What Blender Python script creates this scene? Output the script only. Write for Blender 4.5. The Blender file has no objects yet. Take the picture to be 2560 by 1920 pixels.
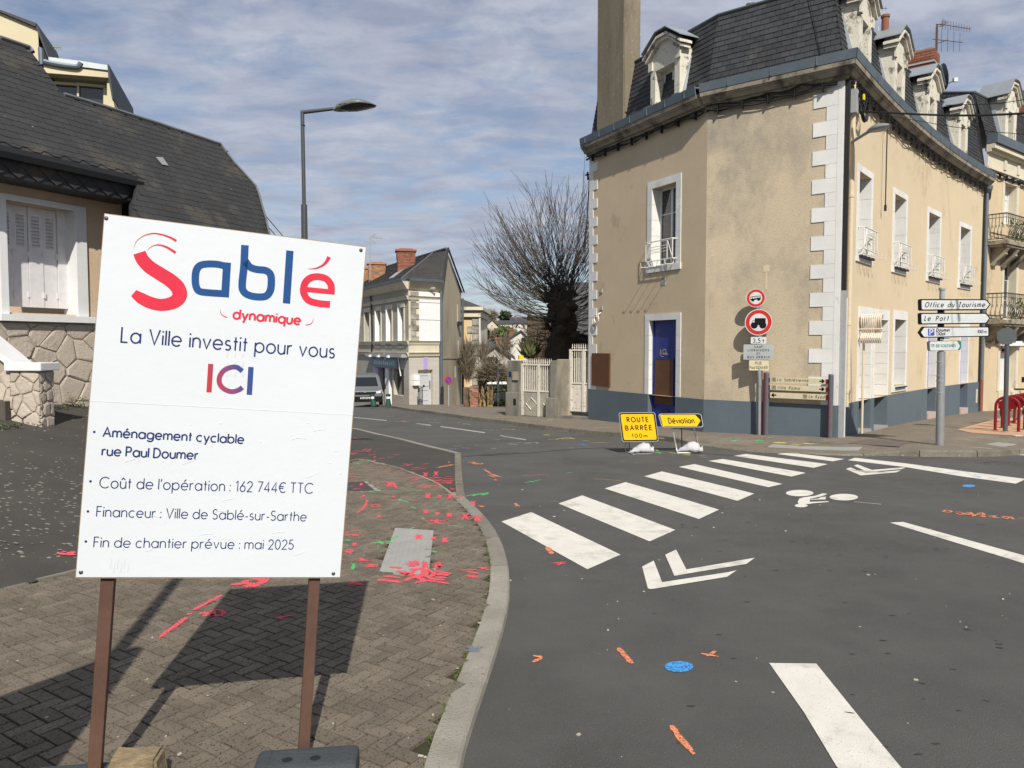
import bpy, math, random
from mathutils import Vector, Matrix
from math import sin, cos, tan, pi, radians as RD, atan, atan2, sqrt
random.seed(7)
SC = bpy.context.scene
COL = SC.collection
# -- camera, sky, sun, exposure
FPX = 1900.0                     # focal length in pixels of a 2560 px wide picture
PITCH = atan(94.0 / FPX)
CZ = 1.8
cd = bpy.data.cameras.new('camera'); cam = bpy.data.objects.new('camera', cd); COL.objects.link(cam)
cam.location = (0,0, CZ); cam.rotation_euler = (pi / 2 - PITCH, 0,0)
cd.sensor_width = 36; cd.lens = 36 * FPX / 2560; cd.clip_end = 3000; cd.clip_start = .05
SC.camera = cam
SUN_EL = RD(42.0); SUN_AZ = RD(-11.0)        # heading of the shadows, measured from straight ahead
sl = bpy.data.lights.new('sun', 'SUN'); sun = bpy.data.objects.new('sun', sl); COL.objects.link(sun)
sl.energy = 4.8; sl.angle = RD(.55); sl.color = (1,.94,.84)
sdir = Vector((sin(SUN_AZ) * cos(SUN_EL), cos(SUN_AZ) * cos(SUN_EL),-sin(SUN_EL)))
sun.rotation_euler = sdir.to_track_quat('-Z', 'Y').to_euler(); sun.location = (0,-20,30)
W = bpy.data.worlds.new('World'); SC.world = W; W.use_nodes = True
SC.view_settings.view_transform = 'Standard'; SC.view_settings.look = 'None'
SC.view_settings.exposure = 0.25; SC.view_settings.gamma = 1
SC.view_settings.use_curve_mapping = False

def world_nodes():
    nt = W.node_tree; N = nt.nodes; L = nt.links; N.clear()
    out = N.new('ShaderNodeOutputWorld')
    sky = N.new('ShaderNodeTexSky'); sky.sky_type = 'NISHITA'; sky.sun_disc = False
    sky.sun_elevation = SUN_EL; sky.sun_rotation = SUN_AZ + pi; sky.air_density = 1.0; sky.dust_density = .6; sky.ozone_density = 2.2
    b1 = N.new('ShaderNodeBackground'); b1.inputs[1].default_value = .085
    L.new(sky.outputs[0], b1.inputs[0])
    tc = N.new('ShaderNodeTexCoord'); sp = N.new('ShaderNodeSeparateXYZ'); L.new(tc.outputs['Generated'], sp.inputs[0])
    def M(op, a, b=None, c=None):
        m = N.new('ShaderNodeMath'); m.operation = op
        for i, v in enumerate((a, b, c)):
            if v is None: continue
            if isinstance(v, (int, float)): m.inputs[i].default_value = v
            else: L.new(v, m.inputs[i])
        return m.outputs[0]
    zz = M('ADD', M('MAXIMUM', sp.outputs[2], 0.0),.12)
    cx = M('DIVIDE', sp.outputs[0], zz); cy = M('DIVIDE', sp.outputs[1], zz)
    cb = N.new('ShaderNodeCombineXYZ'); L.new(cx, cb.inputs[0]); L.new(cy, cb.inputs[1])
    def noise(scale, det, rough, sx, sy, off, dist=0.0):
        mp = N.new('ShaderNodeMapping'); mp.inputs['Scale'].default_value = (sx, sy, 1); mp.inputs['Location'].default_value = off
        L.new(cb.outputs[0], mp.inputs[0]); n = N.new('ShaderNodeTexNoise'); n.inputs['Scale'].default_value = scale
        n.inputs['Detail'].default_value = det; n.inputs['Roughness'].default_value = rough; n.inputs['Distortion'].default_value = dist
        L.new(mp.outputs[0], n.inputs['Vector']); return n.outputs[0]
    big = noise(.6,4,.5,1,1.0,(3.1,1.2,0),.4)
    fine = noise(4.6,8,.62,1,1.35,(0,0,0),.35)
    f = M('ADD', M('MULTIPLY', big, .72), M('MULTIPLY', fine, .78))
    # clearer low on the left, denser high and on the right
    f = M('ADD', f, M('MULTIPLY', sp.outputs[2], .28))
    f = M('ADD', f, M('MULTIPLY', sp.outputs[0], .05))
    cr = N.new('ShaderNodeValToRGB'); cr.color_ramp.elements[0].position = .64; cr.color_ramp.elements[1].position = .90
    cr.color_ramp.elements[0].color = (.22,.22,.22,1); cr.color_ramp.elements[1].color = (.93,.93,.93,1)
    L.new(f, cr.inputs[0])
    shade = noise(3.6,8,.62,.9,1.4,(7,3,0),.4)
    cc = N.new('ShaderNodeValToRGB'); e = cc.color_ramp.elements
    e[0].position = .34; e[0].color = (.335,.36,.46,1); e[1].position = .66; e[1].color = (.49,.52,.60,1)
    L.new(shade, cc.inputs[0])
    b2 = N.new('ShaderNodeBackground'); b2.inputs[1].default_value = .92; L.new(cc.outputs[0], b2.inputs[0])
    mx = N.new('ShaderNodeMixShader'); L.new(cr.outputs[0], mx.inputs[0]); L.new(b1.outputs[0], mx.inputs[1]); L.new(b2.outputs[0], mx.inputs[2])
    L.new(mx.outputs[0], out.inputs[0])
world_nodes()

# -- rays and ground
def ray(x, y):
    u = (x - 1280) / FPX; v = -(y - 960) / FPX
    return Vector((u, cos(PITCH) + v * sin(PITCH), v * cos(PITCH) - sin(PITCH)))
def lerp(t, x):
    if x <= t[0][0]: return t[0][1]
    for (a, b),(c, d) in zip(t, t[1:]):
        if x <= c: return b + (d - b) * (x - a) / (c - a)
    return t[-1][1]
BY = [(-60,0),(6,0),(10,-.08),(13,-.17),(14.5,-.22),(16.5,-.30),(18.5,-.40),(23,-.53),(28,-.70),(35,-1.08),(44,-1.68),(60,-3.4),(80,-5.5),(120,-6.5),(150,-3.5),(220,6.0),(330,13),(800,16)]
def gb(x, y): return lerp(BY, y)
XB = [(-5,-4.2),(5.5,-3.68),(6.2,-3.25),(12.2,-2.65),(16,-3.4),(20,-5.5)]
def rise(x, y):
    d = lerp(XB, y) - x
    if d <= 0: return 0
    k = min(1, max(0,(17.5 - y) / 3.5))
    d2 = d * d / (d + .6)
    return min(.25 * d2,1.25) * k
def gyard(x, y): return gb(x, y) + .045 + rise(x, y)
def gp(x, y, zf=gb, off=0.0):
    r = ray(x, y); t = 5.0; lo, hi = .5,900.0
    # march, then bisect
    a = .5; step = .25
    while a < 900:
        p = r * a
        if CZ + p.z <= zf(p.x, p.y) + off: break
        a += step; step *= 1.02
    lo, hi = a - step, a
    for _ in range(30):
        m = (lo + hi) / 2; p = r * m
        if CZ + p.z <= zf(p.x, p.y) + off: hi = m
        else: lo = m
    p = r * hi
    return Vector((p.x, p.y, zf(p.x, p.y) + off))

# -- materials
def mat(name, c1, c2=None, scale=3.0, rough=.8, bump=0.0, bscale=60.0, metal=0.0, rnd=0.0, spec=.4, c3=None, s3=40.0, t3=.62, w3=.05,
        stretch=None, c4=None, s4=.6, t4=.55, w4=.12, coat=0.0, detail=6, bstretch=None):
    """procedural: c1/c2 clouded by noise, c3 fine speckles, c4 large blotches, rnd brightness change per piece"""
    m = bpy.data.materials.new(name); m.use_nodes = True
    nt = m.node_tree; N = nt.nodes; L = nt.links
    B = N['Principled BSDF']; B.inputs['Roughness'].default_value = rough; B.inputs['Metallic'].default_value = metal
    B.inputs['Specular IOR Level'].default_value = spec
    if coat: B.inputs['Coat Weight'].default_value = coat
    geo = N.new('ShaderNodeNewGeometry')
    def nz(sc, det=detail, st=None, r=.62):
        n = N.new('ShaderNodeTexNoise'); n.inputs['Scale'].default_value = sc; n.inputs['Detail'].default_value = det; n.inputs['Roughness'].default_value = r
        if st:
            mp = N.new('ShaderNodeMapping'); mp.inputs['Scale'].default_value = st; L.new(geo.outputs['Position'], mp.inputs[0]); L.new(mp.outputs[0], n.inputs['Vector'])
        else: L.new(geo.outputs['Position'], n.inputs['Vector'])
        return n.outputs[0]
    def mix(fac, a, b, typ='MIX'):
        x = N.new('ShaderNodeMix'); x.data_type = 'RGBA'; x.blend_type = typ
        if isinstance(fac, float): x.inputs[0].default_value = fac
        else: L.new(fac, x.inputs[0])
        for i, v in ((6, a),(7, b)):
            if isinstance(v, tuple): x.inputs[i].default_value = v + (1,)
            else: L.new(v, x.inputs[i])
        return x.outputs[2]
    def ramp(src, a, b):
        mr = N.new('ShaderNodeMapRange'); mr.inputs[1].default_value = a; mr.inputs[2].default_value = b; L.new(src, mr.inputs[0]); return mr.outputs[0]
    col = c1
    if c2: col = mix(ramp(nz(scale, st=stretch),.3,.7), c1, c2)
    if c4: col = mix(ramp(nz(s4,9, stretch, .7), t4, t4 + w4), col, c4)
    if c3: col = mix(ramp(nz(s3,3), t3, t3 + w3), col, c3)
    if rnd:
        oi = N.new('ShaderNodeObjectInfo')
        ad = N.new('ShaderNodeMath'); ad.operation = 'ADD'; L.new(oi.outputs['Random'], ad.inputs[0]); L.new(geo.outputs['Random Per Island'], ad.inputs[1])
        fr = N.new('ShaderNodeMath'); fr.operation = 'FRACT'; L.new(ad.outputs[0], fr.inputs[0])
        mr = N.new('ShaderNodeMapRange'); mr.inputs[3].default_value = 1 - rnd; mr.inputs[4].default_value = 1 + rnd; L.new(fr.outputs[0], mr.inputs[0])
        vm = N.new('ShaderNodeVectorMath'); vm.operation = 'SCALE'
        if isinstance(col, tuple): vm.inputs[0].default_value = col
        else: L.new(col, vm.inputs[0])
        L.new(mr.outputs[0], vm.inputs['Scale']); col = vm.outputs[0]
    if isinstance(col, tuple): B.inputs['Base Color'].default_value = col + (1,)
    else: L.new(col, B.inputs['Base Color'])
    if bump:
        bp = N.new('ShaderNodeBump'); bp.inputs['Strength'].default_value = min(1, bump); bp.inputs['Distance'].default_value = .004 * max(1, bump)
        L.new(nz(bscale, 4, bstretch), bp.inputs['Height']); L.new(bp.outputs[0], B.inputs['Normal'])
    return m
M = {}
def flat(name, c, rough=.5, metal=0.0, **k):
    if name not in M:
        k.setdefault('scale', 9.0)
        M[name] = mat(name, c, tuple(v * .86 for v in c), rough=rough, metal=metal, **k)
    return M[name]

# -- mesh builder
class MB:
    def __init__(s): s.v = []; s.f = []
    def add(s, vs, fs):
        b = len(s.v); s.v += [tuple(p) for p in vs]; s.f += [tuple(i + b for i in f) for f in fs]
    def poly(s, pts): s.add(pts, [tuple(range(len(pts)))])
    def hexa(s, p):      # 8 corners: 4 bottom ring, 4 top ring
        s.add(p, [(3,2,1,0),(4,5,6,7),(0,1,5,4),(1,2,6,5),(2,3,7,6),(3,0,4,7)])
    def box(s, c, d, rz=0.0, tilt=None):
        R = Matrix.Rotation(rz, 3, 'Z')
        if tilt is not None: R = tilt
        c = Vector(c); h = [x / 2 for x in d]
        s.hexa([c + R @ Vector((a * h[0], b * h[1], e * h[2])) for e in (-1,1) for a, b in ((-1,-1),(1,-1),(1,1),(-1,1))])
    def prism(s, ring, vec):
        n = len(ring); vec = Vector(vec); ring = [Vector(p) for p in ring]
        s.add(ring + [p + vec for p in ring], [tuple(range(n))[::-1], tuple(range(n, 2 * n))] + [(i, (i + 1) % n, n + (i + 1) % n, n + i) for i in range(n)])
    def tube(s, path, r, n=8, cap=True):
        path = [Vector(p) for p in path]; m = len(path)
        if not isinstance(r, (list, tuple)): r = [r] * m
        vs = []; ref = None
        for i, p in enumerate(path):
            t = (path[min(i + 1, m - 1)] - path[max(i - 1,0)])
            if t.length < 1e-9: t = Vector((0,0,1))
            t.normalize()
            if ref is None: ref = Vector((0,0,1)) if abs(t.z) < .9 else Vector((1,0,0))
            a = t.cross(ref)
            if a.length < 1e-6: a = t.cross(Vector((1,0,0)))
            a.normalize(); b = a.cross(t).normalized(); ref = b
            for k in range(n):
                w = 2 * pi * k / n; vs.append(p + (a * cos(w) + b * sin(w)) * r[i])
        fs = [(i * n + k, i * n + (k + 1) % n, (i + 1) * n + (k + 1) % n, (i + 1) * n + k) for i in range(m - 1) for k in range(n)]
        if cap: fs += [tuple(range(n))[::-1], tuple(range((m - 1) * n, m * n))]
        s.add(vs, fs)
    def lathe(s, base, prof, n=16, axis=(0,0,1), cap=True):
        A = Vector(axis).normalized(); a = A.orthogonal().normalized(); b = A.cross(a); base = Vector(base)
        vs = [base + A * z + (a * cos(2 * pi * k / n) + b * sin(2 * pi * k / n)) * r for r, z in prof for k in range(n)]
        m = len(prof)
        fs = [(i * n + k, i * n + (k + 1) % n, (i + 1) * n + (k + 1) % n, (i + 1) * n + k) for i in range(m - 1) for k in range(n)]
        if cap: fs += [tuple(range(n))[::-1], tuple(range((m - 1) * n, m * n))]
        s.add(vs, fs)
    def build(s, name, m=None, parent=None, smooth=False, bevel=0.0, **tags):
        me = bpy.data.meshes.new(name); me.from_pydata(s.v, [], s.f)
        if smooth:
            for p in me.polygons: p.use_smooth = True
        o = bpy.data.objects.new(name, me); COL.objects.link(o)
        if m is not None: me.materials.append(m)
        if parent is not None: o.parent = parent; o.matrix_parent_inverse = parent.matrix_basis.inverted() if parent.type == 'EMPTY' or True else Matrix()
        if bevel:
            bm = o.modifiers.new('b', 'BEVEL'); bm.width = bevel; bm.segments = 2; bm.limit_method = 'ANGLE'
        for k, v in tags.items(): o[k] = v
        return o
def thing(name, label, cat, loc=(0,0,0), group=None):
    o = bpy.data.objects.new(name, None); COL.objects.link(o); o.location = loc; o.empty_display_size = .1
    o['label'] = label; o['category'] = cat
    if group: o['group'] = group
    return o
def tag(o, label, cat, group=None):
    o['label'] = label; o['category'] = cat
    if group: o['group'] = group
    return o
def dup(root, loc=None, rot=None, label=None):
    r = root.copy(); COL.objects.link(r)
    if loc is not None: r.location = loc
    if rot is not None: r.rotation_euler = rot
    if label: r['label'] = label
    for ch in [c for c in bpy.data.objects if c.parent == root]:
        c = ch.copy(); COL.objects.link(c); c.parent = r
        for gch in [g for g in bpy.data.objects if g.parent == ch]:
            d = gch.copy(); COL.objects.link(d); d.parent = c
    return r

# -- clipping and draping
def clip_half(poly, ax, val, keep_gt):
    out = []; n = len(poly)
    for i in range(n):
        a = poly[i]; b = poly[(i + 1) % n]
        ia = (a[ax] >= val) == keep_gt or a[ax] == val; ib = (b[ax] >= val) == keep_gt or b[ax] == val
        if ia: out.append(a)
        if ia != ib:
            t = (val - a[ax]) / (b[ax] - a[ax]); out.append(tuple(a[j] + (b[j] - a[j]) * t for j in range(2)))
    return out
def tess(poly, cx=None, cy=.5):
    """split a 2D polygon at multiples of cy (and cx)"""
    res = []
    y0 = math.floor(min(p[1] for p in poly) / cy); y1 = math.ceil(max(p[1] for p in poly) / cy)
    for j in range(y0, y1):
        q = clip_half(clip_half(poly, 1, j * cy, True),1,(j + 1) * cy, False)
        if len(q) < 3: continue
        if cx is None: res.append(q); continue
        x0 = math.floor(min(p[0] for p in q) / cx); x1 = math.ceil(max(p[0] for p in q) / cx)
        for i in range(x0, x1):
            w = clip_half(clip_half(q, 0, i * cx, True),0,(i + 1) * cx, False)
            if len(w) >= 3: res.append(w)
    return res
def area2(q): return sum(q[i][0] * q[(i + 1) % len(q)][1] - q[(i + 1) % len(q)][0] * q[i][1] for i in range(len(q))) / 2
def drape(mb, poly, zf, off, cx=None, cy=.5):
    poly = [(p[0], p[1]) for p in poly]
    if area2(poly) < 0: poly = poly[::-1]
    for q in tess(poly, cx, cy):
        r = []
        for p in q:
            if not r or (abs(p[0] - r[-1][0]) + abs(p[1] - r[-1][1])) > 1e-5: r.append(p)
        if len(r) >= 3 and abs(area2(r)) > 1e-7: mb.poly([(p[0], p[1], zf(p[0], p[1]) + off) for p in r])
def smooth_path(pts, n=6, closed=False):
    """Catmull-Rom through 2D/3D points"""
    P = [Vector(p) for p in pts]; out = []; m = len(P)
    rng = range(m) if closed else range(m - 1)
    for i in rng:
        p0 = P[(i - 1) % m] if closed or i > 0 else P[0] * 2 - P[1]
        p1 = P[i]; p2 = P[(i + 1) % m]
        p3 = P[(i + 2) % m] if closed or i + 2 < m else p2 * 2 - p1
        for k in range(n):
            t = k / n
            out.append(.5 * ((2 * p1) + (p2 - p0) * t + (2 * p0 - 5 * p1 + 4 * p2 - p3) * t * t + (3 * p1 - p0 - 3 * p2 + p3) * t ** 3))
    if not closed: out.append(P[-1])
    return out
def offset_path(pts, d):
    out = []; n = len(pts)
    for i in range(n):
        a = Vector(pts[max(i - 1,0)][:2]); b = Vector(pts[min(i + 1, n - 1)][:2]); t = (b - a)
        t = t.normalized() if t.length > 1e-9 else Vector((1,0)); nrm = Vector((-t.y, t.x)); p = Vector(pts[i][:2]) + nrm * (d[i] if isinstance(d, (list, tuple)) else d)
        out.append((p.x, p.y))
    return out
def inside(p, poly):
    c = False; n = len(poly); j = n - 1
    for i in range(n):
        if (poly[i][1] > p[1]) != (poly[j][1] > p[1]) and p[0] < (poly[j][0] - poly[i][0]) * (p[1] - poly[i][1]) / (poly[j][1] - poly[i][1]) + poly[i][0]: c = not c
        j = i
    return c

# -- flat frames (signs) and stroke lettering
class PL:
    """a plane with origin o, right r, up u, normal n = towards the viewer"""
    def __init__(s, o, r, u):
        s.o = Vector(o); s.r = Vector(r).normalized(); s.u = Vector(u).normalized(); s.n = s.r.cross(s.u).normalized()
    def P(s, a, b, c=0.0): return s.o + s.r * a + s.u * b + s.n * c
    def px(s, x, y):
        d = ray(x, y); o = s.o - Vector((0,0, CZ)); t = o.dot(s.n) / d.dot(s.n); q = d * t - o
        return (q.dot(s.r), q.dot(s.u))
def yawpl(x, y, z, yaw, roll=0.0, lean=0.0):
    """vertical plane whose normal points yaw radians left of straight at the viewer (-y)"""
    n = Vector((-sin(yaw),-cos(yaw),0)); u = Vector((0,0,1)); r = u.cross(n)
    if roll: q = Matrix.Rotation(-roll, 3, n) ; r = q @ r; u = q @ u
    if lean: q = Matrix.Rotation(lean, 3, r); u = q @ u
    return PL((x, y, z), r, u)
def stroke2(pts, w):
    """outline quads of a polyline with flat ends; returns list of quads"""
    P = []
    for p in pts:
        p = Vector(p)
        if not P or (p - P[-1]).length > 1e-7: P.append(p)
    n = len(P)
    if n < 2: return []
    W_ = w if isinstance(w, (list, tuple)) else [w] * n
    if len(W_) != n: W_ = [W_[min(len(W_) - 1, int(i * len(W_) / n))] for i in range(n)]
    L_, R_ = [], []
    closed = (P[0] - P[-1]).length < 1e-6
    for i in range(n):
        if closed: a = P[i - 1] if i > 0 else P[-2]; b = P[(i + 1)] if i < n - 1 else P[1]
        else: a = P[max(i - 1,0)]; b = P[min(i + 1, n - 1)]
        t1 = (P[i] - a); t2 = (b - P[i])
        t1 = t1.normalized() if t1.length > 1e-9 else t2.normalized(); t2 = t2.normalized() if t2.length > 1e-9 else t1
        t = (t1 + t2); t = t.normalized() if t.length > 1e-6 else t1
        nn = Vector((-t.y, t.x)); k = 1 / max(.5, nn.dot(Vector((-t1.y, t1.x))))
        L_.append(P[i] + nn * W_[i] / 2 * k); R_.append(P[i] - nn * W_[i] / 2 * k)
    return [(R_[i], R_[i + 1], L_[i + 1], L_[i]) for i in range(n - 1)]
def arc(cx, cy, rx, ry, a0, a1, n=14): return [(cx + rx * cos(RD(a0 + (a1 - a0) * i / n)), cy + ry * sin(RD(a0 + (a1 - a0) * i / n))) for i in range(n + 1)]
X = .66; R_ = .33
def circ(cx=R_, cy=R_, rx=R_, ry=R_): return arc(cx, cy, rx, ry, 0,360,20)
def ln(*p): return [tuple(p[i:i + 2]) for i in range(0, len(p),2)]
GL = {
 'a': ([circ(), ln(X, 0, X, X)], X), 'b': ([circ(), ln(0,0,0,1)], X), 'c': ([arc(R_, R_, R_, R_, 50,310)], .58),
 'd': ([circ(), ln(X, 0, X, 1)], X), 'e': ([arc(R_, R_, R_, R_, 0,318,18), ln(0.02, R_, X, R_)], X),
 'f': ([arc(.3,.8,.17,.2,85,180,6) + ln(.13,0), ln(0,.6,.32,.6)], .3),
 'g': ([circ(), [(X, X)] + arc(R_, .02, R_, .3,0,-150,10)], X), 'h': ([ln(0,0,0,1), arc(.27,.38,.27,.27,180,0,10) + ln(.54,0)], .54),
 'i': ([ln(0,0,0, X), ln(0,.84,0,.95)], .0), 'j': ([ln(.12, X, .12,-.15,0,-.28), ln(.12,.84,.12,.95)], .12),
 'k': ([ln(0,0,0,1), ln(.45, X, .02,.28), ln(.16,.38,.5,0)], .5), 'l': ([ln(0,0,0,1)], 0.0),
 'm': ([ln(0,0,0, X), arc(.22,.42,.22,.24,180,0,8) + ln(.44,0), arc(.66,.42,.22,.24,180,0,8) + ln(.88,0)], .88),
 'n': ([ln(0,0,0, X), arc(.26,.4,.26,.26,180,0,10) + ln(.52,0)], .52), 'o': ([circ()], X),
 'p': ([circ(), ln(0, X, 0,-.34)], X), 'q': ([circ(), ln(X, X, X, -.34)], X),
 'r': ([ln(0,0,0, X), arc(.24,.4,.24,.24,180,70,6)], .3),
 's': ([arc(.2,.49,.18,.165,40,250,8) + arc(.2,.17,.2,.17,80,-140,9)[1:]], .4),
 't': ([ln(.14,.92,.14,0), ln(0,.62,.3,.62)], .28), 'u': ([ln(0, X) + arc(.26,.26,.26,.26,180,360,10) + ln(.52, X), ln(.52,.3,.52,0)], .52),
 'v': ([ln(0, X, .27,0,.54, X)], .54), 'w': ([ln(0, X, .2,0,.4,.6,.6,0,.8, X)], .8), 'x': ([ln(0, X, .48,0), ln(0,0,.48, X)], .48),
 'y': ([ln(0, X, .28,.02), ln(.56, X, .16,-.34)], .56), 'z': ([ln(0, X, .46, X, 0,0,.48,0)], .48),
 'A': ([ln(0,0,.38,1,.76,0), ln(.14,.34,.62,.34)], .76), 'B': ([ln(0,0,0,1,.25,1) + arc(.27,.76,.22,.24,90,-90,8) + ln(0,.52), ln(0,.52) + arc(.3,.26,.26,.26,90,-90,8) + ln(0,0)], .56),
 'C': ([arc(.5,.5,.5,.5,45,315,18)], .86), 'D': ([ln(0,0,0,1,.2,1) + arc(.22,.5,.46,.5,90,-90,12) + ln(0,0)], .68),
 'E': ([ln(.48,1,0,1,0,0,.48,0), ln(0,.52,.44,.52)], .48), 'F': ([ln(.46,1,0,1,0,0), ln(0,.52,.4,.52)], .46),
 'G': ([arc(.5,.5,.5,.5,45,360,18), ln(.6,.5,1,.5)], 1), 'H': ([ln(0,0,0,1), ln(.6,0,.6,1), ln(0,.52,.6,.52)], .6),
 'I': ([ln(0,0,0,1)], 0.0), 'J': ([ln(.34,1,.34,.2) + arc(.17,.2,.17,.2,0,-160,8)], .34), 'K': ([ln(0,0,0,1), ln(.5,1,.02,.46), ln(.16,.6,.54,0)], .54),
 'L': ([ln(0,1,0,0,.44,0)], .44), 'M': ([ln(0,0,.1,1,.42,.1,.74,1,.84,0)], .84), 'N': ([ln(0,0,0,1,.6,0,.6,1)], .6),
 'O': ([arc(.48,.5,.48,.5,0,360,24)], .96), 'P': ([ln(0,0,0,1,.25,1) + arc(.27,.74,.24,.26,90,-90,8) + ln(0,.48)], .52),
 'R': ([ln(0,0,0,1,.25,1) + arc(.27,.75,.24,.25,90,-90,8) + ln(0,.5), ln(.24,.5,.52,0)], .54),
 'S': ([arc(.26,.75,.23,.25,40,250,9) + arc(.25,.26,.26,.26,80,-145,10)[1:]], .52), 'T': ([ln(0,1,.56,1), ln(.28,1,.28,0)], .56),
 'U': ([ln(0,1) + arc(.3,.3,.3,.3,180,360,10) + ln(.6,1)], .6), 'V': ([ln(0,1,.36,0,.72,1)], .72), 'X': ([ln(0,1,.6,0), ln(0,0,.6,1)], .6),
 'Y': ([ln(0,1,.32,.45,.64,1), ln(.32,.45,.32,0)], .64),
 '0': ([arc(.27,.5,.27,.5,0,360,22)], .54), '1': ([ln(0,.82,.2,1,.2,0)], .24), '2': ([arc(.25,.72,.25,.28,170,-35,9) + ln(.02,0,.52,0)], .52),
 '3': ([arc(.24,.75,.21,.25,150,-80,8), arc(.24,.27,.26,.27,85,-150,9)], .5), '4': ([ln(.42,0,.42,1,0,.26,.56,.26)], .56),
 '5': ([ln(.44,1,.1,1,.05,.58) + arc(.22,.31,.28,.31,115,-150,9)], .5), '6': ([circ(.26,.28,.26,.28), ln(.42,1,.05,.42)], .52), '7': ([ln(0,1,.5,1,.14,0)], .5),
 '8': ([arc(.25,.75,.21,.25,0,360,14), arc(.25,.25,.25,.25,0,360,14)], .5), '9': ([circ(.26,.72,.26,.28), ln(.1,0,.47,.58)], .52),
 '€': ([arc(.42,.5,.38,.5,50,310,14), ln(-.04,.6,.5,.6), ln(-.04,.42,.46,.42)], .66),
 ':': ([ln(0,.5,0,.62), ln(0,0,0,.12)], 0.0), '.': ([ln(0,0,0,.12)], .0), ',': ([ln(.06,.14,0,-.14)], .06), '-': ([ln(0,.32,.28,.32)], .28), "'": ([ln(.04,1,0,.72)], .04),
}
ACC = {'é': ('e', [ln(.25,.8,.45,1.0)]), 'û': ('u', [ln(.08,.8,.26,.97,.44,.8)]), 'É': ('E', [ln(.16,1.12,.34,1.3)])}
TEXTN = [0]
def text(mb, pl, s, p0, p1, h, wt=.1, c=.001, shear=0.0, track=.22, space=.34, order=1):
    """stroke lettering: baseline from p0 to p1 (plane coordinates), cap height h, wt = stroke / cap height"""
    glyphs = []; x = 0.0
    for i, ch in enumerate(s):
        if ch == ' ': x += space; continue
        acc = []
        if ch in ACC: base, acc = ACC[ch]; st, adv = GL[base]
        else: st, adv = GL[ch]
        glyphs.append((x, st + acc)); x += adv + track
    total = x - track
    p0 = Vector(p0); p1 = Vector(p1); d = p1 - p0; xs = d.length / total; ex = d.normalized(); ey = Vector((-ex.y, ex.x))
    k = 0
    for gx, st in glyphs:
        for path in st:
            pts = [p0 + ex * ((gx + q[0]) * xs + shear * q[1] * h) + ey * (q[1] * h) for q in path]
            for quad in stroke2(pts, wt * h):
                mb.poly([pl.P(q.x, q.y, c + (k % 4) * .00012) for q in quad])
            k += 1
def rrect(w, h, r, n=5):
    pts = []
    for cx, cy, a in ((w / 2 - r, h / 2 - r, 0),(-w / 2 + r, h / 2 - r, 90),(-w / 2 + r, -h / 2 + r, 180),(w / 2 - r, -h / 2 + r, 270)):
        pts += arc(cx, cy, r, r, a, a + 90, n)
    return pts
def plate(mb, pl, pts, c0, c1):
    mb.prism([pl.P(a, b, c0) for a, b in pts], pl.n * (c1 - c0))
def sheet(mb, pl, pts, c): mb.poly([pl.P(a, b, c) for a, b in pts])
def ringpoly(mb, pl, outer, inner, c):
    n = len(outer)
    for i in range(n): mb.poly([pl.P(*q, c) for q in (outer[i], outer[(i + 1) % n], inner[(i + 1) % n], inner[i])])
def disc(cx, cy, r, n=32): return [(cx + r * cos(2 * pi * k / n), cy + r * sin(2 * pi * k / n)) for k in range(n)]
def scale_pts(pts, dx, dy, cx=0, cy=0):
    """shrink a convex outline by dx, dy"""
    w = max(abs(p[0] - cx) for p in pts); h = max(abs(p[1] - cy) for p in pts)
    return [(cx + (p[0] - cx) * (w - dx) / w, cy + (p[1] - cy) * (h - dy) / h) for p in pts]

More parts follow.
